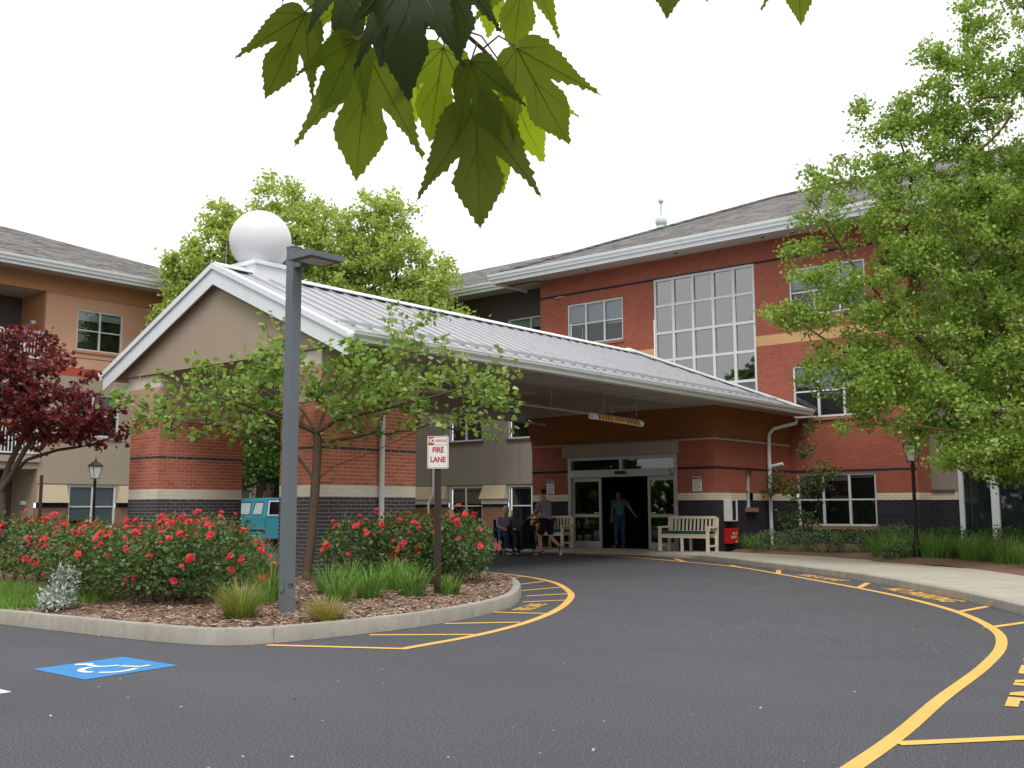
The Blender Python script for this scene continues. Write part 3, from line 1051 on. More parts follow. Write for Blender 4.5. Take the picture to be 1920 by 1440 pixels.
def recessed_wing():
    B = thing('grey_wing', 'recessed grey and charcoal stucco wing left of the brick facade', 'building')
    F = Face('y', 30.4)
    x0, x1 = -38.0, -23.15
    groups = [(-25.49, -23.2), (-28.62, -26.82), (-33.6, -31.4)]
    H = []
    for a, b in groups:
        H += [(a, b, .70, 2.24), (a, b, 4.04, 5.62), (a, b, 7.2, 8.72)]
    wall(B, 'brick_base', F, x0, x1, -.05, 1.42, H, M['wall_brown_x'])
    wall(B, 'dark_brick_band', F, x0, x1, 1.42, 1.60, H, M['wall_dark_x'], .004)
    wall(B, 'stucco_wall', F, x0, x1, 1.60, 6.2, H, M['stucco_grey'])
    wall(B, 'red_band', F, x0, x1, 6.2, 6.5, H, M['stucco_redband'], .004)
    wall(B, 'charcoal_wall', F, x0, x1, 6.5, Z_EAVE, H, M['stucco_char'])
    MB().box(x0, x1, 30.385, 30.4, 2.275, 2.30).build('shadow_joint', M['joint'], B)
    for xx in (-24.9, -26.2, -29.6, -31):
        MB().box(xx - .006, xx + .006, 30.395, 30.41, 2.30, 4.0).build('wall_joint', M['joint'], B)
    edges = [(-30.9, -28.62), (-26.82, -25.49)]
    for a, b in edges:          # flared tan panels between the ground-floor windows
        m = MB()
        m.hexa([(a, 30.16, 1.74), (b, 30.16, 1.74), (b, 30.39, 1.74), (a, 30.39, 1.74)], [(a + .10, 30.34, 2.27), (b - .10, 30.34, 2.27), (b - .10, 30.39, 2.27), (a + .10, 30.39, 2.27)])
        m.build('flared_panel', M['skirt'], B)
        MB().box(a + .05, b - .05, 30.28, 30.393, 1.54, 1.737).build('cream_band', M['cap'], B)
    for h in H:
        window(B, F, *h, 2, blind=.35 if h[2] > 3 else .05, sillmat=M['stucco_char'])
    ey = 29.2
    s = MB().face([(x0, ey, Z_EAVE - .10), (-23.1, ey, Z_EAVE - .10), (-23.1, 30.4, Z_EAVE), (x0, 30.4, Z_EAVE)])
    s.build('soffit', M['soffit'], B)
    MB().box(x0, -24.56, ey - .02, ey, Z_EAVE - .12, Z_EAVE + .15).build('fascia', M['white'], B)
    gutter_run(B, (x0, ey - .022, Z_EAVE), (-24.7, ey - .022, Z_EAVE), (0, -1, 0), .19, .16)
    rf = MB().face([(x0 - 4, ey - .1, Z_EAVE + .15), (-23.5, ey - .1, Z_EAVE + .15), (-23.5, ey + 7, Z_EAVE + 3.0), (x0 + 3, ey + 7, Z_EAVE + 3.0)])
    rf.build('roof', M['shingle'], B)
    d = MB().tube([(-29.3, 30.2, 3.9), (-29.3, 30.2, 2.0), (-29.45, 30.08, 1.6), (-29.45, 30.08, .3)], .05, 8)
    d.build('downspout', M['gutter'], B, True)
recessed_wing()

def east_wing():
    """what lies right of the brick bay: grey stucco with a glazed patio door"""
    B = thing('stucco_wing', 'grey stucco wing with a curtained patio door behind the birch tree', 'building')
    F = Face('y', 30.6)
    x0, x1 = -9.70, 6.0
    door = (-8.95, -7.05, .22, 2.52)
    wn = [(-8.3, -5.9, 4.06, 5.66), (-8.3, -5.9, 7.2, 8.7), (-3.5, -1.1, 4.06, 5.66), (-3.5, -1.1, 7.2, 8.7), (-3.5, -1.1, .82, 2.36)]
    H = [door] + wn
    wall(B, 'dark_brick_base', F, x0, x1, -.05, 1.57, H, M['wall_dark_x'])
    wall(B, 'cream_brick_band', F, x0, x1, 1.57, 1.78, H, M['wall_cream_x'], .004)
    wall(B, 'stucco_wall', F, x0, x1, 1.78, Z_EAVE, H, M['stucco_grey'])
    MB().box(x0, door[0] - .1, 30.55, 30.595, 1.79, 1.86).build('ledge', M['joint'], B)
    MB().box(door[1] + .1, x1, 30.55, 30.595, 1.79, 1.86).build('ledge', M['joint'], B)
    for w in wn:
        window(B, F, *w, 3, blind=.5, sillmat=M['stucco_char'])
    d = MB()
    a0, a1, z0, z1 = door
    mid = (a0 + a1) / 2
    F.box(d, a0, a1, -.12, .03, z1 - .09, z1)
    for l, r in ((a0, a0 + .12), (mid - .1, mid + .1), (a1 - .1, a1)):
        F.box(d, l, r, -.12, .03, z0, z1 - .09)
    do = d.build('patio_door', M['frame'], B)
    for l, r in ((a0 + .12, mid - .1), (mid + .1, a1 - .1)):
        p = MB(); F.quad(p, l, r, z0, z1 - .09, -.06); p.build('pane', M['glass'], do)
        n = 60
        c = MB()
        pts = [(l + (r - l) * i / n, -.17 + .035 * math.sin(i * 1.15) + .012 * math.sin(i * .37)) for i in range(n + 1)]
        for i in range(n):
            c.face([F.P(pts[i][0], pts[i][1], z0), F.P(pts[i + 1][0], pts[i + 1][1], z0), F.P(pts[i + 1][0], pts[i + 1][1], z1), F.P(pts[i][0], pts[i][1], z1)])
        c.build('drape', M['drape'], do, True)
    h = MB(); F.box(h, a1 - .07, a1 - .03, .03, .06, 1.15, 1.38); h.build('door_handle', M['black'], do)
    rb = MB(); F.quad(rb, a0 - .05, a1 + .05, z0 - .05, z1 + .05, -.35); rb.build('room_shade_sheet', M['room'], do)
east_wing()

# ------------------------------------------------------------------ left wing (faces the drive, runs away from the camera)
def left_wing():
    B = thing('tan_wing', 'three-storey peach and tan stucco wing with balconies at the far left', 'building')
    F = Face('x', -36.0)
    y0, y1 = 2.0, 29.8
    bays = [(18.3, 20.1), (24.4, 26.2)]
    bal = [(11.6, 17.12), (4.0, 9.6)]
    H = []
    for a, b in bays:
        H += [(a, b, .72, 2.24), (a - .25, b, 4.04, 5.60), (a, b, 7.2, 8.72)]
    HB = []
    for a, b in bal:
        HB += [(a, b, 6.62, 9.18), (a, b, 3.25, 5.75), (a, b, .1, 2.8)]
    AH = H + HB
    wall(B, 'brick_base', F, y0, y1, -.05, 1.44, AH, M['wall_brown_y'])
    wall(B, 'dark_brick_band', F, y0, y1, 1.44, 1.61, AH, M['wall_dark_y'], .004)
    wall(B, 'stucco_wall', F, y0, y1, 1.61, 6.20, AH, M['stucco_greige'])
    wall(B, 'red_band', F, y0, y1, 6.20, 6.52, AH, M['stucco_redband'], .004)
    wall(B, 'peach_wall', F, y0, y1, 6.52, 9.16, AH, M['stucco_peach'], .0)
    wall(B, 'orange_frieze', F, y0, y1, 9.16, Z_EAVE, AH, M['stucco_orange'], .03)
    for (a, b) in ((17.12, 18.25), (20.15, 24.35), (26.25, y1)):      # flared skirt panels at the ground floor
        m = MB()
        m.hexa([(-35.80, a, 1.62), (-35.80, b, 1.62), (-35.99, b, 1.62), (-35.99, a, 1.62)], [(-35.93, a + .08, 2.25), (-35.93, b - .08, 2.25), (-35.99, b - .08, 2.25), (-35.99, a + .08, 2.25)])
        m.build('flared_panel', M['skirt'], B)
    for z in (2.28, 6.90):
        for (a, b) in ((17.12, y1),):
            MB().box(-36.0, -35.988, a, b, z, z + .02).build('shadow_joint', M['joint'], B)
    for h in H:
        window(B, F, *h, 2, blind=.25 if h[2] > 3 else .9, sillmat=M['stucco_orange'] if h[2] > 6 else M['stucco_greige'])
    for a, b in bal:
        for zf, zc in ((6.62, 9.18), (3.25, 5.75), (.1, 2.8)):
            m = MB()
            dp = 1.9
            m.face([F.P(a, -.16, zf), F.P(a, -dp, zf), F.P(a, -dp, zc), F.P(a, -.16, zc)])
            m.face([F.P(b, -.16, zf), F.P(b, -.16, zc), F.P(b, -dp, zc), F.P(b, -dp, zf)])
            m.face([F.P(a, -dp, zf), F.P(b, -dp, zf), F.P(b, -dp, zc), F.P(a, -dp, zc)], 1)
            m.face([F.P(a, -dp, zc), F.P(b, -dp, zc), F.P(b, -.16, zc), F.P(a, -.16, zc)], 2)
            m.face([F.P(a, 0.0, zf), F.P(b, 0.0, zf), F.P(b, -dp, zf), F.P(a, -dp, zf)], 2)
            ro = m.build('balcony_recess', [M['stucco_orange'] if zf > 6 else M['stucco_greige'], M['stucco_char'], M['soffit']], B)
            dm = MB()
            F.box(dm, a + 1.0, a + 1.1, -dp, -dp + .06, zf, zf + 2.1); F.box(dm, b - 2.6, b - 2.5, -dp, -dp + .06, zf, zf + 2.1); F.box(dm, a + 1.0, b - 2.5, -dp, -dp + .06, zf + 2.1, zf + 2.2)
            F.box(dm, b - 1.5, b - 1.42, -dp, -dp + .06, zf, zf + 2.0)
            dm.build('balcony_door_frame', M['frame'], ro)
            lm = MB(); F.box(lm, b - .14, b - .001, -.9, -.75, zf + 1.45, zf + 1.58); lm.build('wall_light', M['plastic_white'], ro)
            if zf > 1:
                F2 = MB()
                F.box(F2, a, b, .02, .06, zf + .98, zf + 1.05); F.box(F2, a, b, .02, .06, zf + .08, zf + .13)
                rail = F2.build('balcony_railing', M['white'], B)
                nb = int((b - a) / .12)
                for i in range(nb + 1):
                    bb = MB()
                    w = .045 if i % 8 == 0 else .014
                    F.box(bb, a + i * (b - a) / nb - w, a + i * (b - a) / nb + w, .025, .055, zf + .131, zf + (.979 if i % 8 else 1.12))
                    bb.build('baluster', M['white'], rail)
                sl = MB(); F.box(sl, a - .02, b + .02, -.02, .10, zf - .22, zf); sl.build('balcony_slab', M['stucco_greige'], B)
    s = MB().face([(-36, y0, Z_EAVE), (-36, y1 + 1, Z_EAVE), (-34.8, y1 + 1, Z_EAVE - .1), (-34.8, y0, Z_EAVE - .1)])
    s.build('soffit', M['soffit'], B)
    MB().box(-34.8, -34.78, y0, y1, Z_EAVE - .12, Z_EAVE + .16).build('fascia', M['white'], B)
    gutter_run(B, (-34.778, y0, Z_EAVE), (-34.778, y1, Z_EAVE), (1, 0, 0), .2, .17)
    ze = Z_EAVE + .16
    # hip roof: ridge ends short of the far corner
    t = 6.2
    e0, e1 = (-34.7, y0 - 8, ze), (-34.7, y1, ze)
    r0, r1 = (-34.7 - t, y0 - 8, ze + .42 * t), (-34.7 - t, 17.7, ze + .42 * t)
    w1 = (-34.7 - 2 * t, y1, ze); w0 = (-34.7 - 2 * t, y0 - 8, ze)
    MB().face([e0, e1, r1, r0]).face([e1, w1, r1]).face([w1, w0, r0, r1]).build('roof', M['shingle'], B)
left_wing()

# ------------------------------------------------------------------ vestibule with sliding doors
VX0, VX1, VY = -19.80, -13.50, 24.77
def vestibule():
    B = thing('entrance_vestibule', 'brick entrance vestibule with open sliding glass doors under the canopy', 'entrance')
    F = Face('y', VY)
    FR = Face('x', VX1)
    door = (-18.42, -14.66, .0, 2.86)
    slit = (26.55, 26.95, 1.36, 2.40)
    for nm, z0, z1, key, d in (('dark_brick_base', -.05, 1.57, 'wall_dark_', 0), ('cream_brick_band', 1.57, 1.77, 'wall_cream_', .004), ('brick_wall', 1.77, 2.41, 'wall_red_', 0), ('dark_brick_band', 2.41, 2.48, 'wall_dark_', .004), ('brick_wall', 2.48, 3.2, 'wall_red_', 0)):
        wall(B, nm, F, VX0, VX1, z0, z1, [door], M[key + 'x'], d)
        wall(B, nm, FR, VY, Y_FAC, z0, z1, [slit], M[key + 'y'], d, .3)
        b = MB(); b.face([(VX0, VY, z0), (VX0, Y_FAC + .9, z0), (VX0, Y_FAC + .9, z1), (VX0, VY, z1)]); b.build(nm, M[key + 'y'], B)
    # flared ochre cornice
    lo = [(VX0, VY, 3.26), (VX1, VY, 3.26), (VX1, Y_FAC - .01, 3.26), (VX0, Y_FAC - .01, 3.26)]
    hi = [(VX0 - .16, VY - .16, 4.108), (VX1 + .16, VY - .16, 4.108), (VX1 + .16, Y_FAC - .01, 4.108), (VX0 - .16, Y_FAC - .01, 4.108)]
    MB().hexa(lo, hi).build('flared_cornice', M['stucco_ochre'], B)
    MB().box(VX0 - .03, VX1 + .03, VY - .03, Y_FAC - .012, 3.20, 3.258).build('cornice_trim', M['lintel'], B)
    MB().box(-18.52, -14.60, VY - .16, VY + .1, 2.86, 3.199).build('door_lintel', M['lintel'], B)
    # slit window
    w = MB()
    FR.box(w, slit[0], slit[0] + .05, -.2, -.1, slit[2], slit[3]); FR.box(w, slit[1] - .05, slit[1], -.2, -.1, slit[2], slit[3])
    FR.box(w, slit[0] + .05, slit[1] - .05, -.2, -.1, slit[2], slit[2] + .05); FR.box(w, slit[0] + .05, slit[1] - .05, -.2, -.1, 1.85, 1.89)
    wo = w.build('window', M['frame'], B)
    p = MB(); FR.quad(p, slit[0], slit[1], slit[2], slit[3], -.16); p.build('pane', M['glass'], wo)
    p = MB(); FR.quad(p, slit[0] - .05, slit[1] + .05, slit[2] - .05, slit[3] + .05, -.29); p.build('room_shade_sheet', M['room'], wo)
    p = MB(); FR.box(p, slit[0] - .10, slit[1] + .10, -.1, .12, 1.24, 1.356); p.build('sill', M['wall_brown_y'], wo)
    # aluminium door set
    a0, a1, z0, z1 = door
    z0 = .20
    f = MB()
    F.box(f, a0, a0 + .10, -.18, .02, z0, z1); F.box(f, a1 - .10, a1, -.18, .02, z0, z1)
    F.box(f, a0 + .10, a1 - .10, -.18, .02, z1 - .10, z1); F.box(f, a0 + .10, a1 - .10, -.18, .06, 2.26, 2.47)
    F.box(f, (a0 + a1) / 2 - .05, (a0 + a1) / 2 + .05, -.14, 0, 2.47, z1 - .10)
    fo = f.build('door_frame', M['alu'], B)
    for l, r in ((a0 + .10, (a0 + a1) / 2 - .05), ((a0 + a1) / 2 + .05, a1 - .10)):
        p = MB(); F.quad(p, l, r, 2.47, z1 - .10, -.08); p.build('transom_pane', M['doorglass'], fo)
    p = MB(); F.box(p, -16.68, -16.32, .06, .12, 2.33, 2.42); p.build('door_sensor', M['black'], fo)
    for xx, zz in ((-14.85, 2.40), (-14.80, 2.30)):
        p = MB(); F.box(p, xx - .02, xx + .02, .06, .10, zz - .02, zz + .02); p.build('camera_dot', M['black'], fo)
    for l, r, dd in ((a0 + .10, -17.28, -.07), (-15.68, a1 - .10, -.07)):
        lf = MB()
        F.box(lf, l, l + .08, dd - .05, dd, z0 + .01, 2.255); F.box(lf, r - .08, r, dd - .05, dd, z0 + .01, 2.255)
        for q0, q1 in ((z0 + .01, z0 + .20), (1.10, 1.19), (2.14, 2.255)):
            F.box(lf, l + .08, r - .08, dd - .05, dd, q0, q1)
        lo_ = lf.build('sliding_door', M['alu'], B)
        for q0, q1 in ((z0 + .20, 1.10), (1.19, 2.14)):
            p = MB(); F.quad(p, l + .08, r - .08, q0, q1, dd - .02); p.build('pane', M['doorglass'], lo_)
        st = MB(); xs = (r - .26) if l < -17 else (l + .10); F.quad(st, xs, xs + .15, 1.205, 1.245, dd - .012); st.build('sticker', M['amber'], lo_)
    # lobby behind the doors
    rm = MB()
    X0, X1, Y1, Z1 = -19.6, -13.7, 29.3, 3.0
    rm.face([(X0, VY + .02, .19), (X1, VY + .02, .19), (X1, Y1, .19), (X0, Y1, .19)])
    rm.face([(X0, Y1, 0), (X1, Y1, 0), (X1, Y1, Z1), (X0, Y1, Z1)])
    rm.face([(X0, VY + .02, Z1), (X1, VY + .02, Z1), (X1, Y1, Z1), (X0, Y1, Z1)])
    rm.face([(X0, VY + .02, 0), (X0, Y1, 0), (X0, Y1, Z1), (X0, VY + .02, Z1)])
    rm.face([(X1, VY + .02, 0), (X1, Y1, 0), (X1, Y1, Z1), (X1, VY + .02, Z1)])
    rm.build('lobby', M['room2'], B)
    # downspout with its elbow and a wall vent pipe
    MB().tube([(-12.95, 28.85, 4.02), (-12.98, 28.85, 3.86), (-13.33, 28.05, 3.66), (-13.40, 27.9, 3.50), (-13.40, 27.86, 3.0), (-13.40, 27.86, .25)], .055, 8).build('downspout', M['gutter'], B, True)
    MB().tube([(-13.37, 27.9, 2.55), (-13.0, 27.9, 2.62)], .05, 8).build('vent_pipe', M['gutter'], B, True)
vestibule()

# ------------------------------------------------------------------ canopy pillars, brick by brick
RX, EX, EXL = -16.70, -12.75, -20.65
PILL_Y0, PILL_Y1 = 11.40, 13.70
def pillar(x0, x1, label, y1=13.70):
    B = thing('brick_pillar', label, 'pillar', 'pillars holding up the canopy')
    y0, zb = PILL_Y0, .0
    ch, bl, mt, bd = .0677, .203, .012, .10
    rec = .0035
    def zone(z):
        if z < 1.57: return 'dark'
        if z < 1.77: return 'cream'
        if 2.395 < z + .034 < 2.4627: return 'dark'
        return 'red'
    for nm, za, zc, key in (('mortar_core', zb, 1.565, 'mortar_dark'), ('mortar_core', 1.565, 1.768, 'mortar_cream'), ('mortar_core', 1.768, 3.22, 'mortar_red')):
        MB().box(x0 + rec, x1 - rec, y0 + rec, y1 - rec, za, zc).build(nm, M[key], B)
    items = []      # (axis, a, b, z, zone, face) pieces per face
    zoff = 1.57 - 23 * ch
    n = int((3.215 - zoff) / ch)
    for c in range(n):
        z = zoff + c * ch
        zn = zone(z + .01)
        even = c % 2
        for face in ('front', 'side', 'back', 'far'):
            lo, hi = (x0, x1) if face in ('front', 'back') else (y0, y1)
            own = (even == 0) if face in ('front', 'back') else (even == 1)
            if not own:
                lo, hi = lo + bd + mt / 2, hi - bd - mt / 2
            L = hi - lo
            m = max(1, round(L / (bl)))
            w = L / m
            for i in range(m):
                a = lo + i * w + (mt / 2 if i else 0); b_ = lo + (i + 1) * w - (mt / 2 if i < m - 1 else 0)
                items.append((face, a, b_, z + mt / 2, z + ch - mt / 2, zn))
    def geo(it):
        f, a, b_, z0_, z1_, zn = it
        if f == 'front': return (a, b_, y0, y0 + bd, z0_, z1_)
        if f == 'back': return (a, b_, y1 - bd, y1, z0_, z1_)
        if f == 'side': return (x1 - bd, x1, a, b_, z0_, z1_)
        return (x0, x0 + bd, a, b_, z0_, z1_)
    vis = [it for it in items if it[0] in ('front', 'side')]
    rest = [it for it in items if it[0] in ('back', 'far')]
    def rank(it):
        g = geo(it)
        z = (g[4] + g[5]) / 2
        cx, cy = (g[0] + g[1]) / 2, (g[2] + g[3]) / 2
        return math.hypot(cx, cy) + (30 if z < .95 else 0) + (4 if z > 2.95 else 0)
    vis.sort(key=rank)
    cache = {}
    for it in vis[:300]:
        g = geo(it)
        dx, dy, dz = g[1] - g[0], g[3] - g[2], g[5] - g[4]
        key = (round(dx, 3), round(dy, 3), it[5])
        if key not in cache:
            b = MB().box(-dx / 2, dx / 2, -dy / 2, dy / 2, -dz / 2, dz / 2)
            me = bpy.data.meshes.new('brick')
            me.from_pydata(b.v, [], b.f)
            me.materials.append(M['brick_' + it[5]])
            cache[key] = me
        o = bpy.data.objects.new('brick', cache[key])
        jit = .0016
        o.location = ((g[0] + g[1]) / 2 + random.uniform(-jit, jit), (g[2] + g[3]) / 2 + random.uniform(-jit, jit), (g[4] + g[5]) / 2)
        link(o, B)
    for zn in ('dark', 'cream', 'red'):
        b = MB()
        for it in vis[300:] + rest:
            if it[5] == zn:
                b.box(*geo(it))
        if b.f:
            b.build('brickwork', M['brick_' + zn], B, kind='stuff')
    e = .085
    MB().box(x0 - .015, x1 + .015, y0 - .015, y1 + .015, 3.222, 3.30).build('stone_course', M['skirt'], B)
    lo = [(x0, y0, 3.302), (x1, y0, 3.302), (x1, y1, 3.302), (x0, y1, 3.302)]
    hi = [(x0 - e, y0 - e, 3.84), (x1 + e, y0 - e, 3.84), (x1 + e, y1 + e, 3.84), (x0 - e, y1 + e, 3.84)]
    MB().hexa(lo, hi).build('flared_collar', M['stucco_pink'], B)
    MB().box(x0 - e + .01, x1 + e - .01, y0 - e + .01, y1 + e - .01, 3.842, 3.88).box(x0 - e + .02, x1 + e - .02, y0 - e + .02, y1 + e - .02, 3.884, 4.11).build('capital', M['cap'], B)
    return B
pillar(-19.91, -18.80, 'brick pillar holding the canopy, left one, behind the rose bushes', 13.42)
PR = pillar(-14.86, -13.76, 'brick pillar with a white downspout, behind the small green tree')
MB().tube([(-12.9, 12.35, 4.12), (-12.95, 12.35, 4.0), (-13.6, 12.72, 3.86), (-13.70, 12.78, 3.75), (-13.70, 12.78, 3.0), (-13.70, 12.78, .2)], .052, 10).build('downspout', M['gutter'], PR, True)

# ------------------------------------------------------------------ the canopy
def canopy():
    B = thing('entrance_canopy', 'white metal gabled canopy roof over the drive with a big white ball on top', 'canopy')
    yg, ye = 11.15, 29.42
    zr, ze = 6.00, 4.22
    sl = (zr - ze) / (EX - RX)          # fall per metre
    yh = ye - (EX - RX)                 # ridge end
    def slope(s_):                      # +1 right, -1 left
        ex = RX + s_ * (EX - RX)
        top = [(ex, yg, ze), (ex, ye, ze), (RX, yh, zr), (RX, yg, zr)]
        if s_ < 0: top = top[::-1]
        low = [(p[0], p[1], p[2] - .05) for p in top]
        return MB().hexa(low, top)
    ro = slope(1).build('roof_slope', M['roofmetal'], B)
    rl = slope(-1).build('roof_slope', M['roofmetal'], B)
    t3 = [(EX, ye, ze), (EXL, ye, ze), (RX, yh, zr)]
    MB().hexa([(p[0], p[1], p[2] - .05) for p in t3], t3).build('roof_slope', M['roofmetal'], B)
    # standing seams, one piece each
    y = yg + .22
    cache = {}
    ln = math.hypot(EX - RX, zr - ze)
    while y < ye - .3:
        f0 = 0.0 if y <= yh else (y - yh) / (ye - yh)
        f0 = min(f0 + .012, 1)
        for s_, par in ((1, ro), (-1, rl)):
            if s_ < 0 and y > 20: continue
            xa, xb = RX + s_ * (EX - RX) * f0, RX + s_ * (EX - RX) * 1.0
            za, zb_ = zr - (zr - ze) * f0, ze
            key = (round(f0, 3), s_)
            if key not in cache:
                b = MB()
                w, h = .012, .045
                low = [(0, -w, -.005), (xb - xa, -w, zb_ - za - .005), (xb - xa, w, zb_ - za - .005), (0, w, -.005)]
                b.hexa(low, [(p[0], p[1], p[2] + h) for p in low])
                me = bpy.data.meshes.new('roof_seam'); me.from_pydata(b.v, [], b.f); me.materials.append(M['roofmetal'])
                cache[key] = me
            o = bpy.data.objects.new('roof_seam', cache[key])
            o.location = (xa, y, za)
            link(o, par)
        y += .405
    # ridge cap standing on the seams, open between them
    c = MB()
    for s_ in (1, -1):
        q = [(RX, yg, zr + .085), (RX, yh, zr + .085), (RX + s_ * .26, yh, zr + .085 - .26 * sl), (RX + s_ * .26, yg, zr + .085 - .26 * sl)]
        if s_ < 0: q = q[::-1]
        c.hexa([(p[0], p[1], p[2] - .022) for p in q], q)
    cap_ = c.build('ridge_cap', M['gutter'], B)
    yv = yg + .22
    vm = None
    while yv < yh - .45:
        b = MB().box(0, .012, .05, .34, -.052, -.004) if vm is None else None
        if vm is None:
            vm = bpy.data.meshes.new('ridge_vent_shade'); vm.from_pydata(b.v, [], b.f); vm.materials.append(M['black'])  # black strips paint the shade in the open gaps under the ridge cap
        o = bpy.data.objects.new('ridge_vent_shade', vm); o.location = (RX + .235, yv, zr + .085 - .235 * sl - .012); link(o, cap_)
        yv += .405
    hp = MB()
    hp.hexa([(RX - .1, yh - .1, zr + .03), (RX + .15, yh - .15, zr + .03), (EX + .12, ye - .28, ze + .0), (EX - .02, ye + .0, ze + .0)],
            [(RX - .1, yh - .1, zr + .09), (RX + .15, yh - .15, zr + .09), (EX + .12, ye - .28, ze + .07), (EX - .02, ye + .0, ze + .07)])
    hp.build('hip_cap', M['gutter'], B)
    # snow rail near the eave with its clamps
    xs = EX - .62
    zs = ze + (EX - xs) * sl
    MB().box(xs - .012, xs + .012, yg + .3, ye - 1.0, zs + .055, zs + .105).build('snow_rail', M['roofmetal'], B)
    yy = yg + .22
    while yy < ye - 1.1:
        MB().box(xs - .02, xs + .03, yy - .016, yy + .016, zs + .035, zs + .07).build('rail_clamp', M['roofmetal'], B)
        yy += .405
    # gable rake boards and wall
    def rake(s_, y0, y1, up, dn, nm, ext=0):
        ex = RX + s_ * (EX - RX + ext)
        zz = ze - ext * sl
        q = [(ex, zz + up), (RX, zr + up), (RX, zr - dn), (ex, zz - dn)]
        lo = [(p[0], y0, p[1]) for p in q]; hi = [(p[0], y1, p[1]) for p in q]
        b = MB()
        b.hexa(hi, lo) if s_ > 0 else b.hexa(lo, hi)
        return b.build(nm, M['white'], B)
    for s_ in (1, -1):
        rake(s_, yg - .03, yg + .0, -.06, .36, 'rake_board', -.02)
        rake(s_, yg - .07, yg + .12, .05, .055, 'rake_trim', 0)
    g = MB()
    yw = yg + .13
    zb_ = 4.115
    xe = (zr - .05 - zb_) / sl
    g.hexa([(RX - xe, yw, zb_), (RX + xe, yw, zb_), (RX, yw, zr - .06)], [(RX - xe, yw + .15, zb_), (RX + xe, yw + .15, zb_), (RX, yw + .15, zr - .06)])
    g.build('gable_wall', M['stucco_gable'], B)
    # soffit with a coffer over the drive
    zs_ = 4.113
    zf = 4.0
    cx0, cx1, cy0, cy1, zc = -19.25, -14.15, 14.3, 24.60, 4.62
    s = MB()
    for (a, b_, c_, d_) in ((EXL, EX, yg + .28, cy0), (EXL, cx0, cy0, cy1), (cx1, EX, cy0, cy1), (EXL, EX, cy1, ye)):
        s.face([(a, c_, zs_), (a, d_, zs_), (b_, d_, zs_), (b_, c_, zs_)])
    s.build('soffit', M['soffit'], B)
    cf = MB()
    cf.face([(cx0, cy0, zc), (cx0, cy1, zc), (cx1, cy1, zc), (cx1, cy0, zc)])
    for q in (((cx0, cy0), (cx1, cy0)), ((cx1, cy0), (cx1, cy1)), ((cx1, cy1), (cx0, cy1)), ((cx0, cy1), (cx0, cy0))):
        (a, b_), (c_, d_) = q
        cf.face([(a, b_, zs_), (c_, d_, zs_), (c_, d_, zc), (a, b_, zc)])
    cf.build('coffer', M['soffit'], B)
    for yj in (16.4, 18.9, 21.4):
        MB().box(cx1 + .02, EX - .05, yj, yj + .012, zs_ - .006, zs_ - .001).build('soffit_joint', M['joint'], B)
    for s_ in (1, -1):
        ex = RX + s_ * (EX - RX)
        q0, q1 = sorted((ex - s_ * .02, ex))
        MB().box(q0, q1, yg, ye, zs_ - .012, ze - .055).build('fascia', M['white'], B)
        gutter_run(B, (ex + s_ * .002, yg - .05, zs_ + .0), (ex + s_ * .002, ye - .05, zs_ + .0), (s_, 0, 0), .175, .17)
    # white ball on its plinth
    bx, by, bz = RX, 12.17, 6.70
    pl = MB()
    pl.box(RX - .36, RX + .36, by - .33, by + .42, 5.7, 6.12)
    po = pl.build('plinth', M['white'], B)
    MB().box(RX - .42, RX + .42, by - .39, by + .48, 6.122, 6.20).build('plinth_cap', M['white'], po)
    pr = [(.61 * math.sin(t), -.61 * math.cos(t)) for t in np.linspace(.62, math.pi - .02, 26)]
    MB().lathe(pr, (bx, by + .03, bz), 48).build('roof_ball', M['sphere'], B, True)
    for x_, y_, z_, h_ in ((RX, 12.2, 7.28, .42), (RX - .02, 11.42, 6.0, .55), (RX, 16.9, 6.06, .34), (RX, 23.2, 6.06, .34)):
        MB().tube([(x_, y_, z_), (x_, y_, z_ + h_)], [.011, .005], 5).build('lightning_rod', M['steel'], B)
    # sprinkler pipes
    for pth, r in (([(-15.6, 14.4, 3.93), (-15.6, 24.5, 3.80)], .035), ([(-19.0, 15, 3.95), (-19.0, 24.4, 3.88)], .03)):
        MB().tube(pth, r, 8).build('sprinkler_pipe', M['pipe'], B, True)
    for yh_ in (15.6, 17.8, 20.3, 22.6, 24.2):
        MB().tube([(-15.6, yh_, 3.9), (-15.6, yh_, 4.6)], .012, 6).build('pipe_hanger', M['pipe'], B)
    for yh_ in (18.6, 23.0):
        MB().tube([(-15.6, yh_, 3.9), (-15.6, yh_, 4.08), (-14.9, yh_ + .1, 4.05)], .022, 6).build('sprinkler_drop', M['pipe'], B)
    return B
canopy()

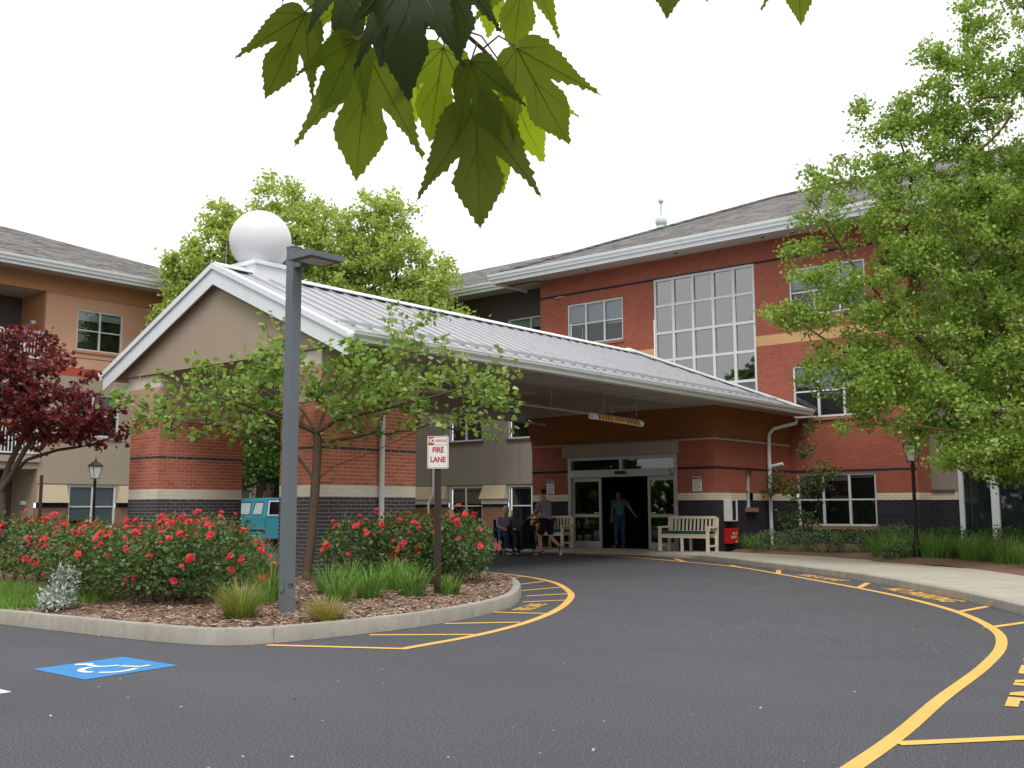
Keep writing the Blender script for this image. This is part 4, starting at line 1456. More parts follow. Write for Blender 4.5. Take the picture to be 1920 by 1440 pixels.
# ------------------------------------------------------------------ plants
def unit(v):
    return v / (np.linalg.norm(v, axis=-1, keepdims=True) + 1e-9)
def rand_dirs(n, rng):
    return unit(rng.normal(size=(n, 3)))
LEAF_DIAMOND = (np.array([(0, 0, 0), (.42, .42, .10), (0, 1, 0), (-.42, .42, .10)]), np.array([(0, 1, 2), (0, 2, 3)]))
LEAF_LONG = (np.array([(0, 0, 0), (.26, .45, .06), (0, 1, -.05), (-.26, .45, .06)]), np.array([(0, 1, 2), (0, 2, 3)]))
LEAF_HEART = (np.array([(0, .06, 0), (.30, -.04, .05), (.52, .28, .09), (.36, .66, .04), (0, 1.02, -.08), (-.36, .66, .04), (-.52, .28, .09), (-.30, -.04, .05)]),
              np.array([(0, 1, 2), (0, 2, 3), (0, 3, 4), (0, 4, 5), (0, 5, 6), (0, 6, 7)]))
def leaf_mesh(name, P, axis, normal, size, tmpl, mat, parent, rng, **tags):
    """many leaves: P base points, axis leaf direction, normal upper side"""
    tv, tf = tmpl
    y = unit(axis)
    z = normal - y * np.sum(normal * y, axis=1, keepdims=True)
    z = unit(z)
    x = np.cross(y, z)
    s = np.asarray(size).reshape(-1, 1, 1)
    V = (tv[None, :, 0:1] * x[:, None, :] + tv[None, :, 1:2] * y[:, None, :] + tv[None, :, 2:3] * z[:, None, :]) * s + P[:, None, :]
    n, m = len(P), len(tv)
    F = tf[None, :, :] + (np.arange(n) * m)[:, None, None]
    return npmesh(name, V.reshape(-1, 3), F.reshape(-1, 3), mat, parent, **tags)

class Skeleton:
    def __init__(s):
        s.p, s.par = [], []
    def limb(s, pts, start=None, seg=.18):
        """add a hand-placed limb, returns index of its tip"""
        cur = start
        pts = [np.array(q, float) for q in pts]
        if cur is None:
            s.p.append(pts[0]); s.par.append(-1); cur = len(s.p) - 1
            pts = pts[1:]
        for q in pts:
            a = s.p[cur]
            n = max(1, int(np.linalg.norm(q - a) / seg))
            for i in range(1, n + 1):
                s.p.append(a + (q - a) * i / n); s.par.append(cur); cur = len(s.p) - 1
        return cur
    def grow(s, targets, rng, seg=.2, up=.15, min_i=0, wob=.06, bias=.25):
        """connect every target to the nearest part of the tree with a slightly bent twig"""
        root = s.p[0]
        order = np.argsort(np.linalg.norm(targets - root, axis=1))
        tips = []
        for ti in order:
            t = targets[ti]
            A = np.array(s.p)
            d = np.linalg.norm(A - t, axis=1)
            d = d + bias * np.maximum(0, A[:, 2] - t[2]) + np.where(np.arange(len(A)) < min_i, 1e3, 0)
            j = int(np.argmin(d))
            a = A[j]
            L = np.linalg.norm(t - a)
            n = max(1, int(L / seg))
            mid = (a + t) / 2 + np.array((0, 0, -up * L)) + rng.normal(0, wob * L, 3)
            cur = j
            first = len(s.p)
            for i in range(1, n + 1):
                u = i / n
                q = (1 - u) ** 2 * a + 2 * u * (1 - u) * mid + u * u * t
                s.p.append(q); s.par.append(cur); cur = len(s.p) - 1
            tips.append((first, cur))
        return tips
    def radii(s, tip=.006, pw=2.3, base=None):
        n = len(s.p)
        acc = np.zeros(n)
        has = np.zeros(n, bool)
        r = np.zeros(n)
        for i in range(n - 1, -1, -1):
            r[i] = (acc[i] if has[i] else tip ** pw) ** (1 / pw)
            if s.par[i] >= 0:
                acc[s.par[i]] += r[i] ** pw
                has[s.par[i]] = True
        if base:
            r *= base / r[0] if r[0] > base else 1
            f = (base / r[0])
            r = tip + (r - tip) * ((base - tip) / max(1e-6, r[0] - tip))
        return r
    def mesh(s, name, mat, parent, tip=.006, base=None, thin=0.0):
        r = s.radii(tip, 2.3, base)
        V, F = [], []
        P = np.array(s.p)
        e = [i for i in range(len(P)) if s.par[i] >= 0 and r[i] > thin]
        for i in e:
            j = s.par[i]
            a, b = P[j], P[i]
            d = b - a
            L = np.linalg.norm(d)
            if L < 1e-6: continue
            d = d / L
            ref = np.array((0, 0, 1.)) if abs(d[2]) < .9 else np.array((1., 0, 0))
            x = np.cross(d, ref); x /= np.linalg.norm(x)
            y = np.cross(x, d)
            n = 8 if r[i] > .04 else (5 if r[i] > .012 else 3)
            k0 = len(V)
            rj = min(r[j], r[i] * 1.35)
            for q, rr in ((a, rj), (b, r[i])):
                for m in range(n):
                    t = 2 * math.pi * m / n
                    V.append(q + (x * math.cos(t) + y * math.sin(t)) * rr)
            for m in range(n):
                m2 = (m + 1) % n
                F.append((k0 + m, k0 + m2, k0 + n + m2, k0 + n + m))
        return npmesh(name, np.array(V), np.array(F), mat, parent, True)

GREENS = lambda *c: [S(*q) for q in c]
M['leaf_redbud'] = leaf_mat('redbud_leaf', GREENS((92, 126, 62), (126, 156, 80), (160, 182, 104), (102, 138, 76), (184, 198, 118)), .40, .5, .3)
M['leaf_birch'] = leaf_mat('birch_leaf', GREENS((98, 132, 56), (132, 162, 74), (164, 188, 100), (112, 144, 62), (188, 206, 124)), .40, .45, .35)
M['leaf_bg'] = leaf_mat('far_tree_leaf', GREENS((138, 160, 84), (168, 188, 106), (194, 206, 132), (152, 172, 92)), .44, .5, .3)
M['leaf_dark'] = leaf_mat('shade_tree_leaf', GREENS((60, 92, 38), (84, 116, 50), (104, 136, 62)), .35, .5, .3)
M['leaf_purple'] = leaf_mat('purple_leaf', GREENS((82, 36, 44), (114, 46, 54), (136, 58, 60), (96, 42, 54), (152, 78, 76)), .34, .45, .4, 1.2)
M['leaf_rose'] = leaf_mat('rose_leaf', GREENS((62, 90, 50), (80, 110, 60), (102, 128, 72), (70, 98, 54), (126, 142, 84)), .28, .4, .45)
M['leaf_rose_new'] = leaf_mat('rose_new_leaf', GREENS((120, 104, 54), (132, 84, 50), (104, 120, 60)), .3, .45, .4)
M['leaf_lily'] = leaf_mat('daylily_blade', GREENS((84, 122, 52), (110, 150, 70), (130, 168, 88), (96, 136, 60)), .3, .45, .4)
M['leaf_grass'] = leaf_mat('fountain_grass_blade', GREENS((112, 134, 66), (146, 160, 88), (164, 170, 106), (128, 148, 76)), .3, .5, .3)
M['leaf_sedge'] = leaf_mat('golden_sedge_blade', GREENS((150, 140, 78), (172, 156, 98), (132, 138, 72), (186, 168, 116)), .3, .5, .3)
M['leaf_bluegrass'] = leaf_mat('blue_grass_blade', GREENS((110, 128, 104), (134, 148, 120), (152, 160, 132)), .3, .5, .3)
M['leaf_silver'] = leaf_mat('silver_leaf', GREENS((150, 164, 154), (176, 188, 178), (196, 206, 198)), .15, .8, .15, 1.0, 1.1, 1.0)
M['leaf_lawn'] = leaf_mat('lawn_blade', GREENS((88, 128, 52), (112, 150, 66), (130, 160, 80)), .3, .55, .3)
M['leaf_shrub'] = leaf_mat('box_leaf', GREENS((58, 88, 34), (76, 108, 40), (94, 124, 52)), .25, .45, .4)
M['leaf_nepeta'] = leaf_mat('catmint_leaf', GREENS((84, 116, 72), (106, 138, 88), (130, 154, 108), (118, 130, 128)), .28, .6, .3)
M['petal'] = leaf_mat('rose_petal', [S(240, 66, 78), S(248, 90, 94), S(230, 58, 82), S(252, 118, 112)], .30, .55, .3, 1.0, 1.1, 1.0)
M['petal_pink'] = leaf_mat('rose_petal_pink', [S(238, 74, 112), S(246, 108, 134), S(228, 64, 104)], .30, .55, .3, 1.0, 1.1, 1.0)
M['petal_yellow'] = leaf_mat('lily_petal', [S(246, 190, 60), S(240, 160, 50)], .25, .55, .3, 1.0)

def tree_leaves(name, sk, tips, per, size, tmpl, mat, parent, rng, spread=.12, droop=.3, upn=.8, back=6, szv=.3):
    P, A = [], []
    pts = np.array(sk.p)
    for first, last in tips:
        lo = max(first, last - back)
        for _ in range(per):
            i = rng.integers(lo, last + 1)
            d = pts[i] - pts[sk.par[i]]
            P.append(pts[i] + rng.normal(0, spread, 3) * (1, 1, .7))
            A.append(d / (np.linalg.norm(d) + 1e-6))
    P, A = np.array(P), np.array(A)
    ax = A * .5 + rng.normal(0, .8, P.shape)
    ax[:, 2] -= droop
    nm = rng.normal(0, .55, P.shape)
    nm[:, 2] += upn
    return leaf_mesh(name, P, ax, nm, size * (1 + rng.uniform(-szv, szv, len(P))), tmpl, mat, parent, rng, kind='stuff')

def blob_targets(blobs, n, rng, shell=.55):
    """points in a set of ellipsoids (cx,cy,cz,rx,ry,rz), denser towards their skin"""
    vol = np.array([b[3] * b[4] * b[5] for b in blobs]) ** (2 / 3)
    pick = rng.choice(len(blobs), n, p=vol / vol.sum())
    B = np.array(blobs)[pick]
    d = rand_dirs(n, rng)
    r = rng.uniform(shell, 1, n) ** .7
    return B[:, :3] + d * B[:, 3:] * r[:, None]

# --- the small redbud in the bed
def redbud():
    rng = np.random.default_rng(5)
    bx, by = -13.30, 10.78
    bz = bed_z(bx, by) - .02
    T = thing('redbud_tree', 'small multi-branched green tree in the bed in front of the brick pillar', 'tree')
    # local frame: r runs to the right of the picture, f away from the camera
    r = np.array((.769, .639, 0)); f = np.array((-.639, .769, 0))
    o = np.array((bx, by, bz))
    def L(a, z, d=0):
        return o + r * a + f * d + np.array((0, 0, z))
    sk = Skeleton()
    t0 = sk.limb([L(0, 0), L(.06, .6, .02), L(.10, 1.2), L(.12, 1.62)], seg=.1)
    t1 = sk.limb([L(.13, 1.9), L(.14, 2.2), L(.12, 2.4)], t0, .1)
    limbs = [
        (t0, [L(.45, 1.85, -.2), L(1.05, 2.05, -.4), L(1.9, 2.42, -.5)]),
        (t0, [L(-.2, 2.0, .15), L(-.55, 2.25, .2), L(-1.4, 2.55, .3), L(-2.2, 2.62, .3)]),
        (t1, [L(.55, 2.75, .1), L(1.1, 3.1, .2), L(1.7, 3.5, .2), L(2.2, 3.95, .2)]),
        (t1, [L(.5, 2.6, -.3), L(1.3, 2.75, -.6), L(2.2, 2.95, -.7), L(2.9, 3.2, -.6)]),
        (t1, [L(-.1, 2.75, 0), L(-.5, 3.1, -.1), L(-1.1, 3.45, -.2)]),
        (t1, [L(-.35, 2.7, .2), L(-1.0, 2.85, .4), L(-1.9, 3.05, .5), L(-2.6, 3.1, .5)]),
        (t1, [L(.25, 2.9, .2), L(.45, 3.4, .3), L(.7, 3.9, .4)]),
        (t1, [L(-.3, 2.6, -.5), L(-.9, 2.8, -1.0), L(-1.6, 3.0, -1.2)]),
    ]
    for st, pts in limbs:
        sk.limb(pts, st, .15)
    n0 = len(sk.p)
    tg = []
    def fill(n, a0, a1, z0, z1, d0=-1.3, d1=1.2, keep=lambda a, z: True):
        c = 0
        while c < n:
            a, z, d = rng.uniform(a0, a1), rng.uniform(z0, z1), rng.uniform(d0, d1)
            if keep(a, z):
                tg.append(L(a, z, d)); c += 1
    # layered crown: wide and flat, thinner at the sides, a few tall shoots
    fill(185, -2.9, 1.9, 2.85, 3.9, keep=lambda a, z: z < 3.8 - .17 * abs(a + .1) ** 1.6 and z > 2.85)
    fill(46, -2.8, -.5, 2.35, 2.9, keep=lambda a, z: z > 2.3 + .1 * abs(a + 1.5))
    fill(95, .4, 3.35, 2.3, 4.1, keep=lambda a, z: z < 3.95 - .22 * abs(a - 1.3) ** 1.5 and z > 2.2 + .18 * (a - .4))
    fill(22, 2.2, 3.5, 2.35, 3.5)
    fill(7, -.9, -.4, 3.7, 4.3, -.3, .3)
    fill(14, 1.0, 2.2, 3.6, 4.55, -.5, .5)
    tips = sk.grow(np.array(tg), rng, .13, .10, 14, .05)
    sk.mesh('trunk', M['bark'], T, .0045, .075)
    tree_leaves('crown', sk, tips, 13, .084, LEAF_HEART, M['leaf_redbud'], T, rng, .085, .35, .9, 5)
redbud()

def purple_tree():
    rng = np.random.default_rng(8)
    T = thing('purple_leaf_tree', 'purple-leaved tree with a forked grey trunk at the far left', 'tree')
    r = np.array((.769, .639, 0)); f = np.array((-.639, .769, 0))
    o = np.array((-20.75, 9.1, .25))
    L = lambda a, z, d=0: o + r * a + f * d + np.array((0, 0, z))
    sk = Skeleton()
    t0 = sk.limb([L(.02, 0), L(.0, .5), L(.08, 1.0), L(.03, 1.45)], seg=.1)
    for pts in ([L(.3, 1.9), L(.55, 2.3, -.1), L(.9, 2.65, -.2), L(1.5, 2.85, -.2)], [L(-.1, 1.9), L(-.25, 2.4), L(-.5, 3.0, .2), L(-.8, 3.7, .3)],
                [L(.1, 2.0, .2), L(.35, 2.7, .3), L(.55, 3.3, .3), L(.6, 3.9, .2)], [L(-.4, 1.9, -.2), L(-1.1, 2.5, -.3), L(-1.8, 3.0, -.3)], [L(.5, 2.1, .1), L(1.0, 2.3, .3), L(1.6, 2.4, .4), L(2.0, 2.55, .4)]):
        sk.limb(pts, t0, .14)
    blobs = [(*L(.3, 3.6), 1.5, 1.5, .95), (*L(-.9, 3.8, .2), 1.4, 1.3, 1.0), (*L(1.35, 3.0, -.1), 1.0, 1.1, .6), (*L(.2, 4.35, .1), .85, .9, .5), (*L(-1.6, 3.0), 1.0, 1.0, .6), (*L(1.8, 2.65, .2), .55, .7, .35), (*L(.7, 2.75, 0), 1.1, 1.2, .4)]
    tg = blob_targets(blobs, 420, rng, .3)
    tips = sk.grow(tg, rng, .14, .08, 16, .05)
    sk.mesh('trunk', M['bark'], T, .0045, .12)
    tree_leaves('crown', sk, tips, 26, .082, LEAF_HEART, M['leaf_purple'], T, rng, .085, .3, .6, 6)
purple_tree()

def big_tree(name, label, base, limbs, blobs, n, per, leaf, mat, bark, seed, trunk_r, tmpl=LEAF_DIAMOND, spread=.2, group=None, upn=.5, seg=.3, shell=.45, back=6, tip=.008, thin=0.0):
    rng = np.random.default_rng(seed)
    T = thing(name, label, 'tree', group)
    sk = Skeleton()
    b = np.array(base, float)
    tr = sk.limb([b] + [b + np.array(q, float) for q in limbs[0]], None, seg)
    n_tr = len(sk.p)
    for fr, pts in limbs[1:]:
        st = min(int(fr * n_tr), n_tr - 1)
        sk.limb([b + np.array(q, float) for q in pts], st, seg)
    B = [(b[0] + q[0], b[1] + q[1], b[2] + q[2], q[3], q[4], q[5]) for q in blobs]
    tg = blob_targets(B, n, rng, shell)
    tips = sk.grow(tg, rng, seg, .06, int(n_tr * .35), .05)
    sk.mesh('trunk', bark, T, tip, trunk_r, thin)
    tree_leaves('crown', sk, tips, per, leaf, tmpl, mat, T, rng, spread, .25, upn, back)
    return T

def birch():
    r = np.array((.769, .639)); f = np.array((-.639, .769))
    def L(a, z, d=0):
        q = r * a + f * d
        return (q[0], q[1], z)
    limbs = [[L(-.1, 1.5), L(-.2, 3.0), L(-.3, 5.0), L(-.4, 7.5), L(-.5, 10.0), L(-.5, 12.6)],
             (.22, [L(-1.6, 4.2, .2), L(-3.2, 5.9, .2), L(-4.4, 7.4, .2), L(-5.2, 8.7, .1)]),
             (.30, [L(-1.3, 5.4, -.4), L(-2.2, 7.0, -.7), L(-3.0, 8.8, -.8), L(-3.6, 10.4, -.8)]),
             (.16, [L(-1.8, 3.6, -.5), L(-3.8, 4.6, -.8), L(-5.2, 5.4, -.9), L(-6.2, 6.1, -.9)]),
             (.20, [L(-1.0, 3.9, 1.0), L(-2.5, 4.6, 2.0), L(-3.6, 5.2, 2.8)]),
             (.14, [L(-1.4, 3.2, -1.2), L(-3.0, 3.5, -1.9), L(-4.6, 3.7, -2.2)]),
             (.25, [L(1.2, 4.5, .3), L(2.6, 6.2, .4), L(3.4, 8.0, .4)]), (.4, [L(.9, 7.0, -.3), L(1.8, 9.0, -.4)]), (.3, [L(-.4, 5, -1.5), L(-.6, 6.5, -2.6)])]
    def B(a, z, d, ra, rz):
        q = r * a + f * d
        return (q[0], q[1], z, ra, ra, rz)
    blobs = [B(-.6, 12.3, 0, 1.4, 1.5), B(-1.9, 11.0, 0, 1.2, 1.3), B(-2.9, 9.8, 0, 1.1, 1.0), B(-.9, 10.2, -.3, 1.8, 1.5), B(-4.2, 8.6, 0, 1.1, .95), B(-5.35, 7.95, .2, .5, .55), B(-2.6, 8.2, -.4, 1.8, 1.4),
             B(-5.3, 6.3, -.3, 1.1, .9), B(-3.8, 6.5, -.6, 1.5, 1.1), B(-1.2, 7.4, -.8, 2.0, 1.6), B(-4.9, 5.0, -.6, 1.1, .75), B(-3.0, 4.9, -1.0, 1.5, 1.0), B(-1.2, 5.2, -1.4, 1.8, 1.3),
             B(-3.6, 3.9, -1.6, 1.2, .6), B(-1.8, 3.7, -1.7, 1.5, .8), B(-.2, 3.9, -1.4, 1.5, 1.0), B(-2.6, 3.15, -1.7, 1.1, .45), B(-.9, 3.0, -1.6, 1.2, .5), B(-1.6, 3.1, -1.5, 1.6, .5), B(.2, 3.2, -1.9, 1.3, .6), B(-4.0, 4.2, -1.2, 1.3, .6), B(-3.3, 3.55, -1.6, .9, .35), B(-2.2, 3.3, -1.7, 1.0, .4), B(-2.6, 11.3, 0, .8, .9), B(-3.7, 10.2, 0, .8, .8), B(-4.7, 9.2, .1, .6, .6), B(.8, 3.4, -1.0, 1.3, .8),
             B(1.0, 9.0, 0, 1.9, 1.9), B(1.6, 6.0, 0, 1.9, 1.7), B(-2.2, 5.8, 1.6, 1.8, 1.4), B(-.4, 6.4, 1.8, 1.9, 1.6), B(-4.9, 3.95, -1.3, .6, .3), B(-6.0, 6.0, -.6, .5, .35), B(-.6, 8.6, .9, 1.9, 1.6)]
    big_tree('river_birch', 'large leafy river birch filling the right edge beside the footway', (-4.70, 23.90, -.75), limbs, blobs, 1400, 96, .080, M['leaf_birch'], M['bark_birch'], 21, .17, LEAF_DIAMOND, .125, None, .5, .28, .35, 6, .006)
birch()

def far_trees():
    Gp = 'leafy trees behind the canopy'
    r = np.array((.769, .639)); f = np.array((-.639, .769))
    def B(a, z, d, ra, rz):
        q = r * a + f * d
        return (q[0], q[1], z, ra, ra, rz)
    # (picture-right offset, depth) from a point behind the canopy
    o = np.array((-27.35, 20.3))
    spots = [
        ((-33.0, 21.8), 'bushy green tree rising just left of the white roof ball', [B(.1, 7.6, 0, 1.4, 1.3), B(-.2, 9.2, 0, 1.5, 1.4), B(.3, 10.8, 0, 1.2, 1.4), B(-1.2, 8.2, 0, .9, 1.1), B(1.1, 8, 0, 1.3, 1.4), B(-.9, 10.4, 0, .8, 1.0), B(.3, 12.2, 0, .6, .7)], 12.0, 31),
        ((-31.4, 23.6), 'taller green tree directly behind the white roof ball', [B(0, 7.4, 0, 1.8, 1.4), B(.1, 9.4, 0, 1.9, 1.6), B(-.5, 11.6, 0, 1.6, 1.7), B(.9, 11.2, 0, 1.4, 1.6), B(-1.1, 9.8, 0, 1.2, 1.4), B(.0, 13.2, 0, .9, .9), B(1.2, 12.6, 0, .7, .7)], 13.6, 32),
        ((-28.9, 25.2), 'green tree behind the lamp head, its top split in two', [B(-.2, 7.6, 0, 1.8, 1.2), B(-.6, 9.0, 0, 1.7, 1.6), B(.7, 9.2, 0, 1.6, 1.6), B(-.7, 11.2, 0, 1.1, 1.6), B(.9, 11.4, 0, 1.1, 1.6), B(0, 10.6, 0, 1.2, 1.2), B(.8, 12.8, 0, .6, .8)], 13.0, 33),
        ((-27.3, 26.07), 'green tree right of the lamp head, sloping down to the grey roof', [B(.6, 6.0, 0, 2.1, 1.9), B(.4, 8.0, 0, 1.8, 1.8), B(.0, 10.6, 0, 1.3, 1.6), B(1.8, 7.6, 0, 1.5, 1.5), B(2.9, 6.4, 0, 1.3, 1.1), B(-.1, 12.2, 0, .8, .9), B(1.4, 9.6, 0, 1.1, 1.2), B(3.7, 5.9, 0, .8, .7)], 12.2, 34)]
    for (x, y), lab, blobs, h, sd in spots:
        limbs = [[(0, 0, h * .25), (.1, .05, h * .5), (0, 0, h * .75), (0, .05, h * .92)], (.35, [(.5, .4, h * .5), (.8, .7, h * .65)]), (.35, [(-.5, -.4, h * .5), (-.8, -.7, h * .62)]), (.4, [(.4, -.4, h * .55), (.7, -.6, h * .7)])]
        big_tree('background_tree', lab, (x, y, .1), limbs, blobs, 330, 64, .14, M['leaf_bg'], M['bark_dark'], sd, .16, LEAF_DIAMOND, .18, Gp, .5, .4, .3, 5, .012)
    # slim trunks seen between the pillars
    for (x, y), lab, sd in (((-26.2, 19.3), 'dark-trunked young tree seen between the pillars, nearer one', 41), ((-26.8, 20.4), 'dark-trunked young tree seen between the pillars, farther one', 42)):
        limbs = [[(.05, 0, 1.5), (.1, .1, 3.0), (.15, 0, 4.5), (.1, .1, 6.0)], (.4, [(.5, .5, 3.6)]), (.4, [(-.5, -.4, 3.6)])]
        blobs = [(0, 0, 3.2, 1.1, 1.1, .9), (-.2, -.2, 2.5, .9, .9, .6), (.1, 0, 4.6, 1.1, 1.1, 1.1), (.3, .3, 2.6, .8, .8, .6)]
        big_tree('young_tree', lab, (x, y, .1), limbs, blobs, 120, 40, .11, M['leaf_dark'], M['bark_dark'], sd, .12, LEAF_DIAMOND, .18, 'young trees seen between the pillars', .5, .3, .3, 5, .008)
far_trees()

def tree_belt():
    """the wood behind the viewer: it shows in the glass; unseen trees added at the right shade the low sky"""
    rng = np.random.default_rng(300)
    M['leaf_belt'] = leaf_mat('belt_leaf', GREENS((70, 100, 42), (96, 128, 56), (120, 150, 72)), .35, .5, .3)
    B = []
    for x, y, h in ((-46, -7, 11), (-38, -5, 12), (-31, -9, 13), (-24, -12, 12), (-16, -16, 14), (-7, -18, 13), (3, -17, 14), (12, -12, 14), (17, -4, 15), (18, 4, 15), (16, 11, 16), (13, 18, 16), (12, 25, 15), (11, 31, 14)):  # right-hand trees are unseen, added to block low sky light under the canopy
        for _ in range(8):
            B.append((x + rng.uniform(-3, 3), y + rng.uniform(-2.2, 2.2), h * rng.uniform(.12, .8), rng.uniform(1.8, 3), rng.uniform(1.8, 3), rng.uniform(1.6, 2.6)))
    for x in np.arange(-56, 0, 2.6):
        B.append((x, -6 - .32 * (x + 56) + rng.uniform(-1, 1), 1.6, 2.2, 1.8, 1.9))
    n = 42000
    P = blob_targets(B, n, rng, .5)
    P = P[P[:, 2] > .1]
    ax = rng.normal(size=P.shape); nm = rng.normal(size=P.shape); nm[:, 2] += .6
    o = leaf_mesh('wood', P, ax, nm, rng.uniform(.5, .85, len(P)), LEAF_DIAMOND, M['leaf_belt'], None, rng)
    tag(o, 'belt of leafy trees behind the viewer, mirrored in the glass doors, with unseen trees added at the right to block low sky', 'wood', kind='stuff')
tree_belt()

# --- shrubs
def bloom_mesh(seed, mat):
    rng = np.random.default_rng(seed)
    P, A, N_, Sz = [], [], [], []
    for ring, (cnt, tilt, sz) in enumerate(((6, .15, 1.0), (5, .55, .85), (4, 1.0, .6))):
        for i in range(cnt):
            t = 2 * math.pi * i / cnt + ring * .5 + rng.uniform(-.15, .15)
            d = np.array((math.cos(t) * math.cos(tilt), math.sin(t) * math.cos(tilt), math.sin(tilt)))
            P.append(d * .08); A.append(d)
            N_.append(np.array((-math.cos(t) * math.sin(tilt), -math.sin(t) * math.sin(tilt), math.cos(tilt))))
            Sz.append(sz * rng.uniform(.85, 1.1))
    tv = np.array([(0, 0, 0), (.5, .45, .06), (.38, .95, .22), (-.38, .95, .22), (-.5, .45, .06)]); tf = np.array([(0, 1, 2), (0, 2, 3), (0, 3, 4)])
    o = leaf_mesh('bloom', np.array(P), np.array(A), np.array(N_), np.array(Sz), (tv, tf), mat, None, rng)
    me = o.data
    bpy.data.objects.remove(o)
    return me
BLOOMS = [bloom_mesh(i, M['petal'] if i < 4 else M['petal_pink']) for i in range(6)]
def rose_bush(label, blobs, nleaf, nbloom, seed, csize=.058, bsize=.042, toward=(0.62, -0.78)):
    rng = np.random.default_rng(seed)
    cx, cy = np.mean([b[0] for b in blobs]), np.mean([b[1] for b in blobs])
    zb = bed_z(cx, cy)
    T = thing('rose_bush', label, 'rose bush', 'red rose bushes in the planting bed')
    B = [(b[0], b[1], zb + b[2], b[3], b[4], b[5]) for b in blobs]
    # canes
    m = MB()
    for _ in range(26):
        b = B[rng.integers(len(B))]
        d = rand_dirs(1, rng)[0]; d[2] = abs(d[2])
        e = np.array(b[:3]) + d * np.array(b[3:]) * .85
        s0 = np.array((b[0] + rng.normal(0, .12), b[1] + rng.normal(0, .12), zb - .02))
        m.tube([s0, (s0 + e) / 2 + np.array((0, 0, .12)), e], [.008, .006, .003], 4)
    m.build('canes', M['bark_dark'], T)
    P = blob_targets(B, nleaf, rng, .62)
    P += rng.normal(0, .035, P.shape)
    P = P[P[:, 2] > zb + .10]
    cen = np.array([b[:3] for b in B]).mean(axis=0)
    out = unit(P - cen - np.array((0, 0, -.3)))
    ax = out * .7 + rng.normal(0, .6, P.shape); ax[:, 2] -= .15
    nm = out * .6 + rng.normal(0, .45, P.shape); nm[:, 2] += .7
    top = (P[:, 2] > np.quantile(P[:, 2], .86)) & (rng.random(len(P)) < .45)
    leaf_mesh('foliage', P[~top], ax[~top], nm[~top], csize * rng.uniform(.6, 1.25, (~top).sum()), LEAF_DIAMOND, M['leaf_rose'], T, rng, kind='stuff')
    leaf_mesh('young_foliage', P[top] + (0, 0, .03), ax[top] + (0, 0, .5), nm[top], csize * .9 * rng.uniform(.6, 1.2, top.sum()), LEAF_LONG, M['leaf_rose_new'], T, rng, kind='stuff')
    # blooms on the outside, in little groups
    c = 0
    while c < nbloom:
        b = B[rng.integers(len(B))]
        d = rand_dirs(1, rng)[0]
        if d[2] < -.35 or d[0] * toward[0] + d[1] * toward[1] < -.35: continue
        q = np.array(b[:3]) + d * np.array(b[3:]) * rng.uniform(.93, 1.12)
        if q[2] < zb + .15: continue
        if any(np.sum(((q - np.array(o_[:3])) / np.array(o_[3:])) ** 2) < .72 for o_ in B): continue
        for j in range(rng.integers(1, 4)):
            o = bpy.data.objects.new('bloom', BLOOMS[rng.integers(6) if rng.random() < .4 else rng.integers(4)])
            o.location = tuple(q + rng.normal(0, .035, 3))
            nn = Vector(d + np.array((toward[0] * .4, toward[1] * .4, .45)) + rng.normal(0, .3, 3))
            o.rotation_euler = nn.to_track_quat('Z', 'Y').to_euler()
            o.scale = [bsize * rng.uniform(.55, 1.15)] * 3
            link(o, T)
            c += 1
    return T
rose_bush('wide red rose bush nearest the kerb, left of the fountain grass', [(-11.75, 7.50, .50, .76, .70, .50), (-11.40, 7.80, .54, .66, .68, .52), (-12.4, 7.3, .48, .70, .70, .46), (-12.2, 8.05, .58, .7, .7, .5)], 8600, 100, 51)
rose_bush('red rose bush behind and left of the widest one', [(-13.3, 7.25, .50, .75, .7, .46), (-14.0, 7.5, .52, .7, .7, .46), (-13.1, 8.1, .60, .8, .7, .48)], 5400, 76, 52)
rose_bush('red rose bush at the left frame edge beyond the lawn strip', [(-16.4, 8.0, .52, .85, .75, .50), (-17.5, 8.0, .55, .9, .8, .52), (-15.6, 8.3, .50, .6, .7, .45)], 4800, 70, 53, .066, .052)
rose_bush('red rose bush right of the small tree trunk, against the brick pillar', [(-12.35, 11.05, .50, .60, .60, .50), (-11.9, 11.45, .56, .58, .58, .52)], 5000, 40, 54)
rose_bush('red rose bush behind the fire lane sign, at the tip of the bed', [(-11.35, 11.55, .54, .53, .53, .54), (-10.95, 11.85, .54, .55, .55, .52), (-11.3, 12.2, .60, .55, .55, .5)], 5400, 54, 55)

